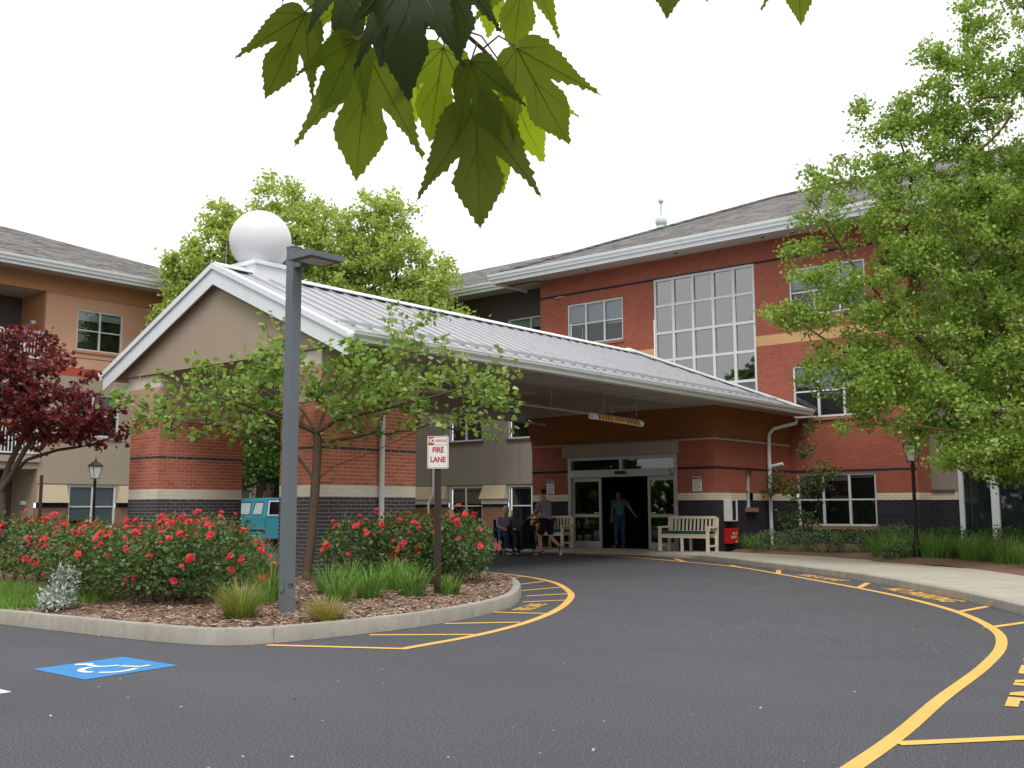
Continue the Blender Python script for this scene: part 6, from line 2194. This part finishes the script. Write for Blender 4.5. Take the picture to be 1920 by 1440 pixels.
def blanket_box():
    F = Face('x', VX1)
    T = thing('fire_blanket_box', 'red fire blanket box at the foot of the vestibule wall', 'box')
    b = MB()
    a0, a1, z0, z1 = 25.18, 25.66, .40, .80
    F.box(b, a0, a1, .005, .18, z0, z1)
    bo = b.build('box', M['redbox'], T)
    b = MB(); F.box(b, a0 - .006, a1 + .006, .0, .186, z1 - .06, z1 + .008); b.build('lid', M['redbox'], T)
    for s, zz in (('FIRE', .66), ('BLANKET', .565)):
        text_mesh('lettering', s, .095, M['signwhite'], bo, face_matrix((VX1 + .1805, 25.40, zz), (0, 1, 0), (0, 0, 1)), .0006, sx=.8)
    f = MB(); f.face([(VX1 + .182, 25.52 + q[0], .64 + q[1]) for q in ((0, 0), (.06, -.005), (.085, .03), (.06, .055), (.05, .10), (.02, .06), (-.01, .05))]); f.build('flame_mark', M['amber'], bo)
    f = MB(); F.box(f, 25.5, 25.58, .1805, .184, .435, .475); f.build('label_patch', M['signwhite'], bo)
blanket_box()

def bench(label, x0, x1, yb, z, cush):
    """wooden garden bench, back towards the wall (+Y)"""
    T = thing('garden_bench', label, 'bench', 'cream slatted benches beside the doors', (0, 0, 0))
    yf = yb - .56
    m = M['benchwood']
    L = x1 - x0
    for x in (x0 + .035, x1 - .035, (x0 + x1) / 2 - .05):
        if x < x1 - .1 and x > x0 + .1:
            MB().box(x - .03, x + .03, yf + .01, yf + .07, z, z + .36).build('leg', m, T)
            MB().box(x - .03, x + .03, yb - .09, yb - .03, z, z + .36).build('leg', m, T)
        else:
            MB().box(x - .035, x + .035, yf, yf + .07, z, z + .62).build('leg', m, T)
            MB().hexa([(x - .035, yb - .10, z), (x + .035, yb - .10, z), (x + .035, yb - .03, z), (x - .035, yb - .03, z)], [(x - .035, yb - .02, z + .90), (x + .035, yb - .02, z + .90), (x + .035, yb + .04, z + .90), (x - .035, yb + .04, z + .90)]).build('leg', m, T)
            MB().hexa([(x - .045, yf - .03, z + .621), (x + .045, yf - .03, z + .621), (x + .045, yb - .05, z + .621), (x - .045, yb - .05, z + .621)], [(x - .045, yf - .03, z + .66), (x + .045, yf - .03, z + .66), (x + .045, yb - .05, z + .68), (x - .045, yb - .05, z + .68)]).build('armrest', m, T)
            MB().box(x - .02, x + .02, yf + .071, yb - .10, z + .13, z + .18).build('stretcher', m, T)
    MB().box(x0 + .07, x1 - .07, yf + .012, yf + .045, z + .36, z + .44).build('seat_rail', m, T)
    MB().box(x0 + .07, x1 - .07, yb - .085, yb - .05, z + .36, z + .44).build('seat_rail', m, T)
    for i in range(5):
        y = yf - .01 + i * .105
        MB().box(x0 + .072, x1 - .072, y, y + .09, z + .441, z + .462).build('seat_slat', m, T)
    MB().box(x0 + .07, x1 - .07, yb - .02, yb + .025, z + .86, z + .935).build('top_rail', m, T)
    MB().box(x0 + .07, x1 - .07, yb - .065, yb - .03, z + .49, z + .55).build('back_rail', m, T)
    n = int((L - .2) / .105)
    for i in range(n):
        x = x0 + .12 + (L - .24) * i / (n - 1)
        MB().hexa([(x - .024, yb - .06, z + .551), (x + .024, yb - .06, z + .551), (x + .024, yb - .035, z + .551), (x - .024, yb - .035, z + .551)], [(x - .024, yb - .012, z + .859), (x + .024, yb - .012, z + .859), (x + .024, yb + .013, z + .859), (x - .024, yb + .013, z + .859)]).build('back_slat', m, T)
    c = MB()
    c.hexa([(x0 + .09, yf + .0, z + .466), (x1 - .09, yf + .0, z + .466), (x1 - .09, yb - .09, z + .466), (x0 + .09, yb - .09, z + .466)], [(x0 + .10, yf + .02, z + .54), (x1 - .10, yf + .02, z + .54), (x1 - .10, yb - .10, z + .54), (x0 + .10, yb - .10, z + .54)])
    tag(c.build('seat_cushion', M['cushion']), cush, 'cushion', 'green bench cushions')
bench('cream slatted bench right of the sliding doors, under the notice', -14.88, -13.36, 24.62, .205, 'dark green cushion on the bench right of the doors')
bench('cream slatted bench left of the sliding doors, behind the walking man', -19.72, -18.12, 24.62, .205, 'dark green cushion on the bench left of the doors')

# ------------------------------------------------------------------ pickup truck
def pickup():
    M['teal'] = mottled('teal_car_paint', S(60, 146, 162), .05, 1.0, 20, .28, .5, 0)
    M['teal_dark'] = mottled('teal_car_paint_low', S(16, 92, 116), .05, 1.0, 20, .3, .5, 0)
    M['sideglass_daylight'] = plain('car_side_glass_daylight', S(178, 194, 196), .12)  # opaque pale colour paints in daylight seen through and reflected by the glass
    M['rubber'] = plain('tyre_rubber', S(34, 34, 36), .9)
    M['carglass'] = glass_mat('car_glass', (.25, .3, .3, 1), 1.3, .22)
    T = thing('pickup_truck', 'teal extended-cab pickup truck parked beyond the pillars', 'pickup truck', None, (-25.15, 19.65, .06), math.pi)
    # local: +x forward, y left/right, z up ; origin under the cab's rear wall
    W = .86
    def prism(prof, w0, w1, mat, name, par=T):
        b = MB()
        b.hexa([(x, -w0, z) for x, z in prof], [(x, w1, z) for x, z in prof])
        return b.build(name, mat, par)
    prism([(-.02, .42), (3.75, .42), (3.84, .60), (3.82, .92), (3.7, .99), (2.35, 1.06), (2.15, 1.07), (-.02, 1.07)], W, W, M['teal'], 'body')
    for s_ in (-1, 1):
        y0, y1 = sorted((s_ * W, s_ * (W - .05)))
        MB().box(-1.95, -.06, y0, y1, .45, 1.02).build('bed_side', M['teal'], T)
    MB().box(-1.95, -.06, -W + .05, W - .05, .50, .55).build('bed_floor', M['teal_dark'], T)
    MB().box(-2.0, -1.951, -W, W, .48, 1.02).build('tailgate', M['teal'], T)
    MB().box(-2.12, -2.001, -W, W, .42, .56).build('bumper', M['steel'], T)
    # cab greenhouse: tapered frame with window openings
    lo = [(-.02, -W, 1.072), (2.1, -W, 1.072), (2.1, W, 1.072), (-.02, W, 1.072)]
    hi = [(.06, -W + .13, 1.60), (1.40, -W + .13, 1.60), (1.40, W - .13, 1.60), (.06, W - .13, 1.60)]
    MB().hexa(lo, hi).build('cab', M['teal'], T)
    MB().hexa([(.05, -W + .14, 1.601), (1.42, -W + .14, 1.601), (1.42, W - .14, 1.601), (.05, W - .14, 1.601)], [(.10, -W + .2, 1.64), (1.32, -W + .2, 1.64), (1.32, W - .2, 1.64), (.10, W - .2, 1.64)]).build('roof', M['teal'], T)
    for s_ in (-1, 1):
        def q(x, t, o=.004):
            y = W - .13 * t
            return (x, s_ * (y + o), 1.072 + .528 * t)
        for x0, x1 in ((.13, .62), (.74, 1.56)):
            ins = MB()
            k0, k1 = x0 + .02, x1 - .02
            ins.face([q(k0, .10), q(k1 + .06, .10), q(k1 - .05 if x1 > .9 else k1, .86), q(k0 + .03, .86)])
            ins.build('window_rubber', M['black'], T)
            g = MB()
            g.face([q(k0 + .03, .15, .008), q(k1 + .02, .15, .008), q(k1 - .09 if x1 > .9 else k1 - .03, .80, .008), q(k0 + .05, .80, .008)])
            g.build('side_window', M['sideglass_daylight'], T)
        b = MB(); y0, y1 = sorted((s_ * (W + .001), s_ * (W + .012))); b.box(-.02, 3.6, y0, y1, .66, .70); b.build('side_trim', M['black'], T)
        for x in (.68, 2.02):
            b = MB(); y0, y1 = sorted((s_ * (W + .0006), s_ * (W + .003))); b.box(x, x + .012, y0, y1, .46, 1.06); b.build('door_gap', M['black'], T)
        b = MB(); y0, y1 = sorted((s_ * (W + .003), s_ * (W + .02))); b.box(.76, .90, y0, y1, .93, .97); b.build('door_handle', M['black'], T)
        b = MB(); y0, y1 = sorted((s_ * (W - .01), s_ * (W + .16))); b.box(1.72, 1.82, y0, y1, 1.10, 1.24); b.build('wing_mirror', M['black'], T)
        MB().box(-2.01, -2.0, *sorted((s_ * W, s_ * (W - .12))), .72, .98).build('tail_light', M['redbox'], T)
        b = MB(); b.box(3.82, 3.85, *sorted((s_ * (W - .04), s_ * (W - .3))), .72, .86); b.build('headlight', M['lensgrey'], T)
        for x in (-1.15, 2.95):
            wy = s_ * (W - .10)
            t = MB().tube([(x, wy - .10, .33), (x, wy + .10, .33)], .33, 24).build('wheel', M['rubber'], T, True)
            MB().tube([(x, wy + s_ * .09, .33), (x, wy + s_ * .108, .33)], .19, 16).build('rim', M['steel'], t, True)
    # rear window with pale frame
    def rq(y, t, o=.006):
        return (-.02 + .08 * t - o, y * (1 - .13 * t / W), 1.072 + .528 * t)
    b = MB().face([rq(-W + .06, .08), rq(-W + .06, .92), rq(W - .06, .92), rq(W - .06, .08)]); b.build('window_rubber', M['white'], T)
    b = MB().face([rq(-W + .11, .14, .010), rq(-W + .11, .86, .010), rq(W - .11, .86, .010), rq(W - .11, .14, .010)]); b.build('rear_window', M['carglass'], T)
    MB().box(.00, .05, -.14, .14, 1.605, 1.645).build('brake_light', M['redbox'], T)
pickup()

# ------------------------------------------------------------------ litter on the asphalt
def litter():
    rng = np.random.default_rng(200)
    M['speck'] = rnd_object('pale_specks', [S(190, 186, 178), S(150, 132, 110), S(214, 210, 204), S(120, 96, 74)], .9, .2)
    P = []
    path = np.array(ISLP)
    for _ in range(420):
        i = rng.integers(30, len(path) - 30)
        d = path[i + 1] - path[i]; d = d / np.linalg.norm(d)
        q = path[i] - np.array((-d[1], d[0])) * abs(rng.normal(.01, .05))
        P.append(q)
    for _ in range(260):
        P.append((rng.uniform(-11, -1.5), rng.uniform(3, 20)))
    path2 = np.array(WFP)
    for _ in range(180):
        i = rng.integers(10, len(path2) - 10)
        d = path2[i + 1] - path2[i]; d = d / np.linalg.norm(d)
        P.append(path2[i] - np.array((-d[1], d[0])) * abs(rng.normal(.02, .08)))
    P = np.array([p for p in P if not ISL_INSIDE(p[0], p[1])])
    z = np.array([G(q) for q in P[:, 1]]) + .006
    n = len(P)
    P3 = np.column_stack([P, z])
    ax = rng.normal(size=(n, 3)); ax[:, 2] *= .2
    nm = rng.normal(0, .25, (n, 3)); nm[:, 2] += 1
    o = leaf_mesh('road_litter', P3, ax, nm, rng.uniform(.006, .028, n), LEAF_DIAMOND, M['speck'], None, rng)
    tag(o, 'tiny pale leaves, chips and grit lying on the asphalt', 'litter', kind='stuff')
    # hairline cracks
    M['crack'] = plain('crack_dark', S(64, 64, 67), .95)
    for a, b_, w in (((-7.7, 7.9), (-3.0, 9.6), .006),):
        a, b_ = np.array(a), np.array(b_)
        n = 60
        off = np.cumsum(rng.normal(0, .012, n + 1))
        d = (b_ - a) / np.linalg.norm(b_ - a); nn = np.array((-d[1], d[0]))
        ribbon([a + (b_ - a) * i / n + nn * off[i] for i in range(n + 1)], w, M['crack'], 'crack', .003)
    # yellow and black edge marking at the dropped kerb
    wp = [np.array(p) for p in WFP if -15.6 < p[0] < -13.5]
    nr = normals2(wp)
    acc = 0
    for i in range(len(wp) - 1):
        L = np.linalg.norm(wp[i + 1] - wp[i])
        m = max(1, int(L / .11))
        for j in range(m):
            q0 = wp[i] + (wp[i + 1] - wp[i]) * j / m; q1 = wp[i] + (wp[i + 1] - wp[i]) * (j + .95) / m
            k_ = nr[i]
            zz = [G(p[1]) + walk_h(p[0]) + .002 for p in (q0, q1)]
            b = MB().face([(q0[0] + k_[0] * .03, q0[1] + k_[1] * .03, zz[0]), (q1[0] + k_[0] * .03, q1[1] + k_[1] * .03, zz[1]), (q1[0] + k_[0] * .14, q1[1] + k_[1] * .14, zz[1]), (q0[0] + k_[0] * .14, q0[1] + k_[1] * .14, zz[0])])
            b.build('warning_stripe', M['yellow'] if acc % 2 else M['signblack'], DRIVE)
            acc += 1
litter()

# ------------------------------------------------------------------ people
def skin_mesh(name, nodes, edges, mat, parent, root='pelvis', sub=2, mats=None):
    """grow one continuous surface over a joint skeleton"""
    names = list(nodes)
    idx = {n: i for i, n in enumerate(names)}
    me = bpy.data.meshes.new(name)
    me.from_pydata([nodes[n][0] for n in names], [(idx[a], idx[b]) for a, b in edges], [])
    o = bpy.data.objects.new(name, me)
    COL.objects.link(o)
    sm = o.modifiers.new('skin', 'SKIN')
    sm.branch_smoothing = .4
    sm.use_smooth_shade = True
    for n in names:
        r = nodes[n][1]
        r = r if hasattr(r, '__len__') else (r, r)
        d = me.skin_vertices[0].data[idx[n]]
        d.radius = r
        d.use_root = (n == root)
    s2 = o.modifiers.new('sub', 'SUBSURF')
    s2.levels = s2.render_levels = sub
    dg = bpy.context.evaluated_depsgraph_get()
    nm = bpy.data.meshes.new_from_object(o.evaluated_get(dg))
    bpy.data.objects.remove(o)
    nm.name = name
    nm.materials.clear()
    nm.materials.append(mat)
    r = bpy.data.objects.new(name, nm)
    return link(r, parent)

SKIN = plain('skin', S(206, 150, 124), .55)
SKIN2 = plain('skin_pale', S(216, 168, 146), .55)
HAIR_D = mottled('hair_dark', S(58, 42, 36), .2, 30, 120, .7, .3)
HAIR_W = mottled('hair_white', S(214, 212, 208), .1, 30, 120, .7, .3)
HAIR_G = mottled('hair_grey', S(150, 142, 136), .1, 30, 120, .7, .3)
SHOE = plain('shoe_dark', S(48, 50, 58), .7)
SOLE = plain('shoe_sole', S(214, 212, 206), .6)
def cloth(name, c): return mottled(name, c, .10, 6, 70, .9, .15, .25, .004)

def person(label, loc, rz, J, shirt, pants, hair, skin=SKIN, short_pants=False, long_sleeve=False, hairlen=0, shoe=SHOE, group='people at the entrance'):
    """J: joint positions in the local frame (x right, y ahead, z up)"""
    T = thing('person', label, 'person', group, loc, rz)
    V = lambda n: np.array(J[n], float)
    def lerp(a, b, t): return tuple(V(a) + (V(b) - V(a)) * t)
    nod = {'pelvis': (J['pelvis'], (.145, .105)), 'waist': (J['waist'], (.125, .10)), 'chest': (J['chest'], (.155, .11)), 'neck': (J['neck'], .055), 'jaw': (J['jaw'], (.058, .066)), 'skull': (J['skull'], (.078, .092)), 'crown': (J['crown'], (.05, .06))}
    ed = [('pelvis', 'waist'), ('waist', 'chest'), ('chest', 'neck'), ('neck', 'jaw'), ('jaw', 'skull'), ('skull', 'crown')]
    hd = V('skull') - V('jaw')
    fwd = np.array(J['face'], float)
    nod['nose'] = (tuple(V('jaw') + hd * .35 + fwd * .098), .012)
    ed.append(('jaw', 'nose'))
    for s in ('l', 'r'):
        for a, r in (('sho', .062), ('elb', .043), ('wri', .030)):
            nod[a + s] = (J[a + s], r)
        nod['palm' + s] = (tuple(V('wri' + s) + np.array(J['hand' + s]) * .05), (.036, .018))
        ed += [('chest', 'sho' + s), ('sho' + s, 'elb' + s), ('elb' + s, 'wri' + s), ('wri' + s, 'palm' + s)]
        h = np.array(J['hand' + s], float); h /= np.linalg.norm(h)
        sd = np.cross(h, (0, 0, 1)); sd /= (np.linalg.norm(sd) + 1e-6)
        dn = np.array((0, 0, -1.0)) * .5
        for i, (o_, l_) in enumerate(((-.030, .062), (-.010, .072), (.010, .070), (.030, .056))):
            b = V('wri' + s) + h * .088 + sd * o_
            nod['f%d%s' % (i, s)] = (tuple(b), .0095)
            nod['g%d%s' % (i, s)] = (tuple(b + (h * .75 + dn) * l_ * .55), .0085)
            nod['h%d%s' % (i, s)] = (tuple(b + (h * .85 + dn * 2) * l_ * .75), .0065)
            ed += [('palm' + s, 'f%d%s' % (i, s)), ('f%d%s' % (i, s), 'g%d%s' % (i, s)), ('g%d%s' % (i, s), 'h%d%s' % (i, s))]
        tb = V('wri' + s) + h * .045 + sd * (-.045 if s == 'r' else .045)
        nod['t0' + s] = (tuple(tb), .011); nod['t1' + s] = (tuple(tb + h * .045 + sd * (-.012 if s == 'r' else .012)), .009)
        ed += [('palm' + s, 't0' + s), ('t0' + s, 't1' + s)]
        for a, r in (('hip', .088), ('kne', .060), ('ank', .040), ('toe', .032)):
            nod[a + s] = (J[a + s], r)
        nod['calf' + s] = (lerp('kne' + s, 'ank' + s, .3), .060)
        nod['mid' + s] = (lerp('hip' + s, 'kne' + s, .5), .080)
        ed += [('pelvis', 'hip' + s), ('hip' + s, 'mid' + s), ('mid' + s, 'kne' + s), ('kne' + s, 'calf' + s), ('calf' + s, 'ank' + s), ('ank' + s, 'toe' + s)]
    body = skin_mesh('body', nod, ed, skin, T)
    # shirt
    sh = {'pelvis': (tuple(V('pelvis') + np.array((0, 0, -.10 if V('pelvis')[2] > .7 else .0))), (.185, .148)), 'belly': (tuple(V('pelvis') + np.array((0, 0, .06))), (.175, .14)), 'waist': (J['waist'], (.16, .135)), 'chest': (J['chest'], (.185, .145)), 'yoke': (lerp('chest', 'neck', .42), (.165, .125)), 'collar': (lerp('chest', 'neck', .78), (.10, .095))}
    se = [('pelvis', 'belly'), ('belly', 'waist'), ('waist', 'chest'), ('chest', 'yoke'), ('yoke', 'collar')]
    for s in ('l', 'r'):
        sh['sho' + s] = (J['sho' + s], .085)
        sh['elb' + s] = (lerp('sho' + s, 'elb' + s, 1.0 if long_sleeve else .72), .068)
        se += [('chest', 'sho' + s), ('sho' + s, 'elb' + s)]
        if long_sleeve:
            sh['wri' + s] = (lerp('elb' + s, 'wri' + s, .95), .045); se.append(('elb' + s, 'wri' + s))
    skin_mesh('shirt', sh, se, shirt, T)
    pa = {'pelvis': (J['pelvis'], (.165, .125))}
    pe = []
    for s in ('l', 'r'):
        pa['hip' + s] = (J['hip' + s], .112)
        pa['mid' + s] = (lerp('hip' + s, 'kne' + s, .5), .105)
        pe += [('pelvis', 'hip' + s), ('hip' + s, 'mid' + s)]
        if short_pants:
            pa['hem' + s] = (lerp('hip' + s, 'kne' + s, .92), .098); pe.append(('mid' + s, 'hem' + s))
        else:
            pa['kne' + s] = (J['kne' + s], .082); pa['cuf' + s] = (lerp('kne' + s, 'ank' + s, .93), .066); pe += [('mid' + s, 'kne' + s), ('kne' + s, 'cuf' + s)]
    skin_mesh('trousers' if not short_pants else 'shorts', pa, pe, pants, T)
    for s in ('l', 'r'):
        a, t = V('ank' + s), V('toe' + s)
        d = t - a
        sn = {'pelvis': (tuple(a + (0, 0, -.01)), .050), 'heel': (tuple(a - d * .28 + (0, 0, -.035)), .042), 'mid': (tuple(a + d * .55 + np.array((0, 0, -.012))), (.045, .045)), 'toe': (tuple(t + d * .22), (.040, .032))}
        so = skin_mesh('shoe', sn, [('pelvis', 'heel'), ('pelvis', 'mid'), ('mid', 'toe')], shoe, T)
        dn = d / np.linalg.norm(d); sd = np.cross(dn, (0, 0, 1)); sd /= np.linalg.norm(sd) + 1e-6
        upv = np.cross(sd, dn)
        q0, q1 = a - d * .48, t + d * .42
        b = MB()
        lo = [q0 - sd * .04 - upv * .055, q1 - sd * .04 - upv * .03, q1 + sd * .04 - upv * .03, q0 + sd * .04 - upv * .055]
        b.hexa(lo, [p + upv * .022 for p in lo]); b.build('sole', SOLE, so)
    # hair: a cap over the back and top of the skull, plus eyes, brows, mouth and ears
    up = hd / np.linalg.norm(hd)
    c = V('skull') + up * .012 - fwd * .018
    right = np.cross(fwd, up)
    b = MB()
    nu, nv = 16, 9
    rows = []
    for j in range(nv + 1):
        ph = math.pi * .5 * 1.38 * j / nv
        row = []
        for i in range(nu):
            t = 2 * math.pi * i / nu
            dv = right * math.cos(t) * math.sin(ph) * .086 + fwd * math.sin(t) * math.sin(ph) * .106 + up * math.cos(ph) * .100
            if math.sin(t) > .25 and ph > 1.05:
                dv = dv * .72
            if hairlen and math.sin(t) < .3 and ph > 1.4:
                dv = dv - up * hairlen
            row.append(tuple(c + dv))
        rows.append(row)
    for j in range(nv):
        for i in range(nu):
            q = (i + 1) % nu
            b.face([rows[j][i], rows[j + 1][i], rows[j + 1][q], rows[j][q]])
    b.build('hair', hair, T, True)
    for sgn in (-1, 1):
        e = V('jaw') + hd * .72 + fwd * .083 + right * .030 * sgn
        MB().ball(tuple(e), .010, 8, 6).build('eye', M['signblack'], body)
        ear = V('jaw') + hd * .55 + right * .080 * sgn - fwd * .01
        MB().ball(tuple(ear), .026, 8, 6, sc=(.45, .7, 1)).build('ear', skin, body)
    mo = V('jaw') - hd * .12 + fwd * .070
    MB().ball(tuple(mo), .018, 8, 6, sc=(1, .5, .35)).build('mouth', M['redbox'], body)
    return T

def scale_j(J, f):
    return {k_: (tuple(np.array(v) * f) if not k_.startswith(('face', 'hand')) else v) for k_, v in J.items()}

# walking man with the cart; he heads to the picture's left (-X)
WALK = dict(pelvis=(0, -.02, .93), waist=(0, .02, 1.09), chest=(0, .07, 1.32), neck=(0, .10, 1.49), jaw=(0, .15, 1.575), skull=(0, .145, 1.665), crown=(0, .14, 1.74), face=(0, .98, -.15),
            shol=(-.19, .08, 1.41), elbl=(-.20, .22, 1.15), wril=(-.17, .44, 1.00), handl=(0, 1, -.15), shor=(.19, .08, 1.41), elbr=(.21, .20, 1.14), wrir=(.18, .42, .99), handr=(0, 1, -.15),
            hipl=(-.095, -.02, .89), knel=(-.10, .16, .49), ankl=(-.10, .12, .09), toel=(-.11, .27, .045), hipr=(.095, -.02, .89), kner=(.10, -.06, .47), ankr=(.10, -.42, .22), toer=(.10, -.40, .075))
person('man in grey T-shirt and dark shorts walking and pushing a black cart', (-17.35, 22.32, .09), R(84), scale_j(WALK, 1.02), cloth('grey_tshirt', S(138, 142, 152)), cloth('maroon_shorts', S(52, 34, 42)), HAIR_D, short_pants=True)
# man in the doorway, facing out, one arm reaching to his left
DOOR = dict(pelvis=(0, 0, .94), waist=(0, .01, 1.10), chest=(0, .03, 1.33), neck=(0, .06, 1.49), jaw=(0, .13, 1.55), skull=(0, .12, 1.645), crown=(0, .11, 1.72), face=(0, .96, -.25),
            shol=(-.20, .03, 1.42), elbl=(-.36, .10, 1.20), wril=(-.52, .18, 1.02), handl=(-.7, .3, -.6), shor=(.20, .03, 1.42), elbr=(.25, .0, 1.14), wrir=(.24, .08, .90), handr=(0, .2, -1),
            hipl=(-.095, 0, .90), knel=(-.10, .06, .49), ankl=(-.11, -.04, .09), toel=(-.13, .12, .045), hipr=(.095, 0, .90), kner=(.10, .10, .49), ankr=(.10, .10, .09), toer=(.11, .26, .045))
person('man in blue shirt and jeans stepping out of the dark doorway', (-17.75, 26.5, .19), R(195), scale_j(DOOR, .98), cloth('blue_shirt', S(118, 160, 178)), cloth('blue_jeans', S(78, 104, 140)), HAIR_D)
SIT = dict(pelvis=(0, 0, .53), waist=(0, -.02, .68), chest=(0, .0, .90), neck=(0, .05, 1.06), jaw=(0, .13, 1.13), skull=(0, .12, 1.22), crown=(0, .11, 1.295), face=(0, .97, -.2),
           shol=(-.18, .02, .99), elbl=(-.24, .10, .76), wril=(-.16, .34, .70), handl=(.2, 1, -.1), shor=(.18, .02, .99), elbr=(.24, .10, .76), wrir=(.16, .34, .70), handr=(-.2, 1, -.1),
           hipl=(-.09, .04, .52), knel=(-.12, .46, .53), ankl=(-.12, .50, .12), toel=(-.12, .66, .06), hipr=(.09, .04, .52), kner=(.12, .46, .53), ankr=(.12, .50, .12), toer=(.12, .66, .06))
person('white-haired person in lilac top seated in a wheelchair behind the roses', (-18.62, 22.05, .11), R(240), SIT, cloth('lilac_top', S(150, 144, 176)), cloth('navy_trousers', S(56, 62, 92)), HAIR_W, SKIN2, long_sleeve=True)
person('grey-haired person in brown top seated on the bench behind the walking man', (-19.02, 24.32, .19), R(170), SIT, cloth('brown_top', S(150, 120, 96)), cloth('ochre_trousers', S(176, 150, 84)), HAIR_G, SKIN2, long_sleeve=True, hairlen=.05)

def wheelchair():
    T = thing('wheelchair', 'dark wheelchair under the white-haired person', 'wheelchair', None, (-18.62, 22.05, .09), R(240))
    for s_ in (-1, 1):
        x = s_ * .31
        ring = [(x, .28 * math.cos(t) + .0, .30 + .28 * math.sin(t)) for t in np.linspace(0, 2 * math.pi, 25)]
        w = MB().tube(ring, .016, 6, cap=False).build('wheel', M['rubber'], T, True)
        sp = MB()
        for i in range(10):
            t = 2 * math.pi * i / 10
            sp.tube([(x, 0, .30), (x, .27 * math.cos(t), .30 + .27 * math.sin(t))], .002, 3)
        sp.build('spokes', M['steel'], w)
        MB().tube([(x - s_ * .03, -.14, .30), (x - s_ * .03, -.16, 1.0), (x - s_ * .03, -.26, 1.02)], .012, 6).build('push_handle', M['steel'], T, True)
        MB().tube([(x - s_ * .03, -.14, .68), (x - s_ * .03, .28, .68), (x - s_ * .03, .34, .46), (x - s_ * .05, .48, .14)], .012, 6).build('side_frame', M['steel'], T, True)
        MB().box(x - .05, x + .02, -.10, .24, .69, .72).build('armrest', M['black'], T)
        MB().tube([(x - s_ * .05 - .012, .40, .08), (x - s_ * .05 + .012, .40, .08)], .08, 12).build('caster', M['rubber'], T, True)
        MB().box(x - s_ * .22 - .08, x - s_ * .22 + .08, .46, .62, .075, .09).build('footplate', M['black'], T)
    MB().box(-.27, .27, -.13, .36, .385, .415).build('seat', M['black'], T)
    MB().box(-.27, .27, -.18, -.155, .45, .96).build('backrest', M['black'], T)
wheelchair()
def cart():
    T = thing('utility_cart', 'black two-shelf utility cart in front of the walking man', 'cart', None, (-18.32, 22.28, .09), R(84))
    M['cartblack'] = plain('black_plastic', S(30, 28, 34), .55)
    c = M['cartblack']
    for x in (-.24, .24):
        for y in (-.36, .36):
            MB().box(x - .03, x + .03, y - .03, y + .03, .13, .80).build('leg', c, T)
            w = MB().tube([(x - .015, y, .055), (x + .015, y, .055)], .055, 14).build('caster', M['steel'], T, True)
    for z in (.16, .66):
        b = MB().box(-.28, .28, -.42, .42, z, z + .04)
        b.box(-.28, -.25, -.42, .42, z + .041, z + .13).box(.25, .28, -.42, .42, z + .041, z + .13).box(-.249, .249, -.42, -.39, z + .041, z + .13).box(-.249, .249, .39, .42, z + .041, z + .13)
        b.build('shelf', c, T)
    MB().tube([(-.24, -.40, .79), (-.24, -.52, .96), (.24, -.52, .96), (.24, -.40, .79)], .018, 8).build('handle', c, T, True)
    tag(MB().hexa([(-18.70, 22.03, .79), (-17.99, 22.09, .79), (-18.02, 22.51, .79), (-18.72, 22.45, .79)], [(-18.64, 22.08, 1.04), (-18.04, 22.14, 1.04), (-18.08, 22.46, 1.04), (-18.66, 22.40, 1.04)]).build('duffel_bag', M['cartblack']), 'black duffel bag lying on the top shelf of the cart', 'bag')
    tag(MB().hexa([(-18.70, 22.02, .30), (-17.98, 22.09, .30), (-18.01, 22.52, .30), (-18.72, 22.45, .30)], [(-18.71, 22.01, .74), (-17.97, 22.08, .74), (-18.0, 22.53, .74), (-18.73, 22.46, .74)]).build('storage_bin', M['cartblack']), 'dark storage bin on the lower shelf of the cart', 'bin')
cart()
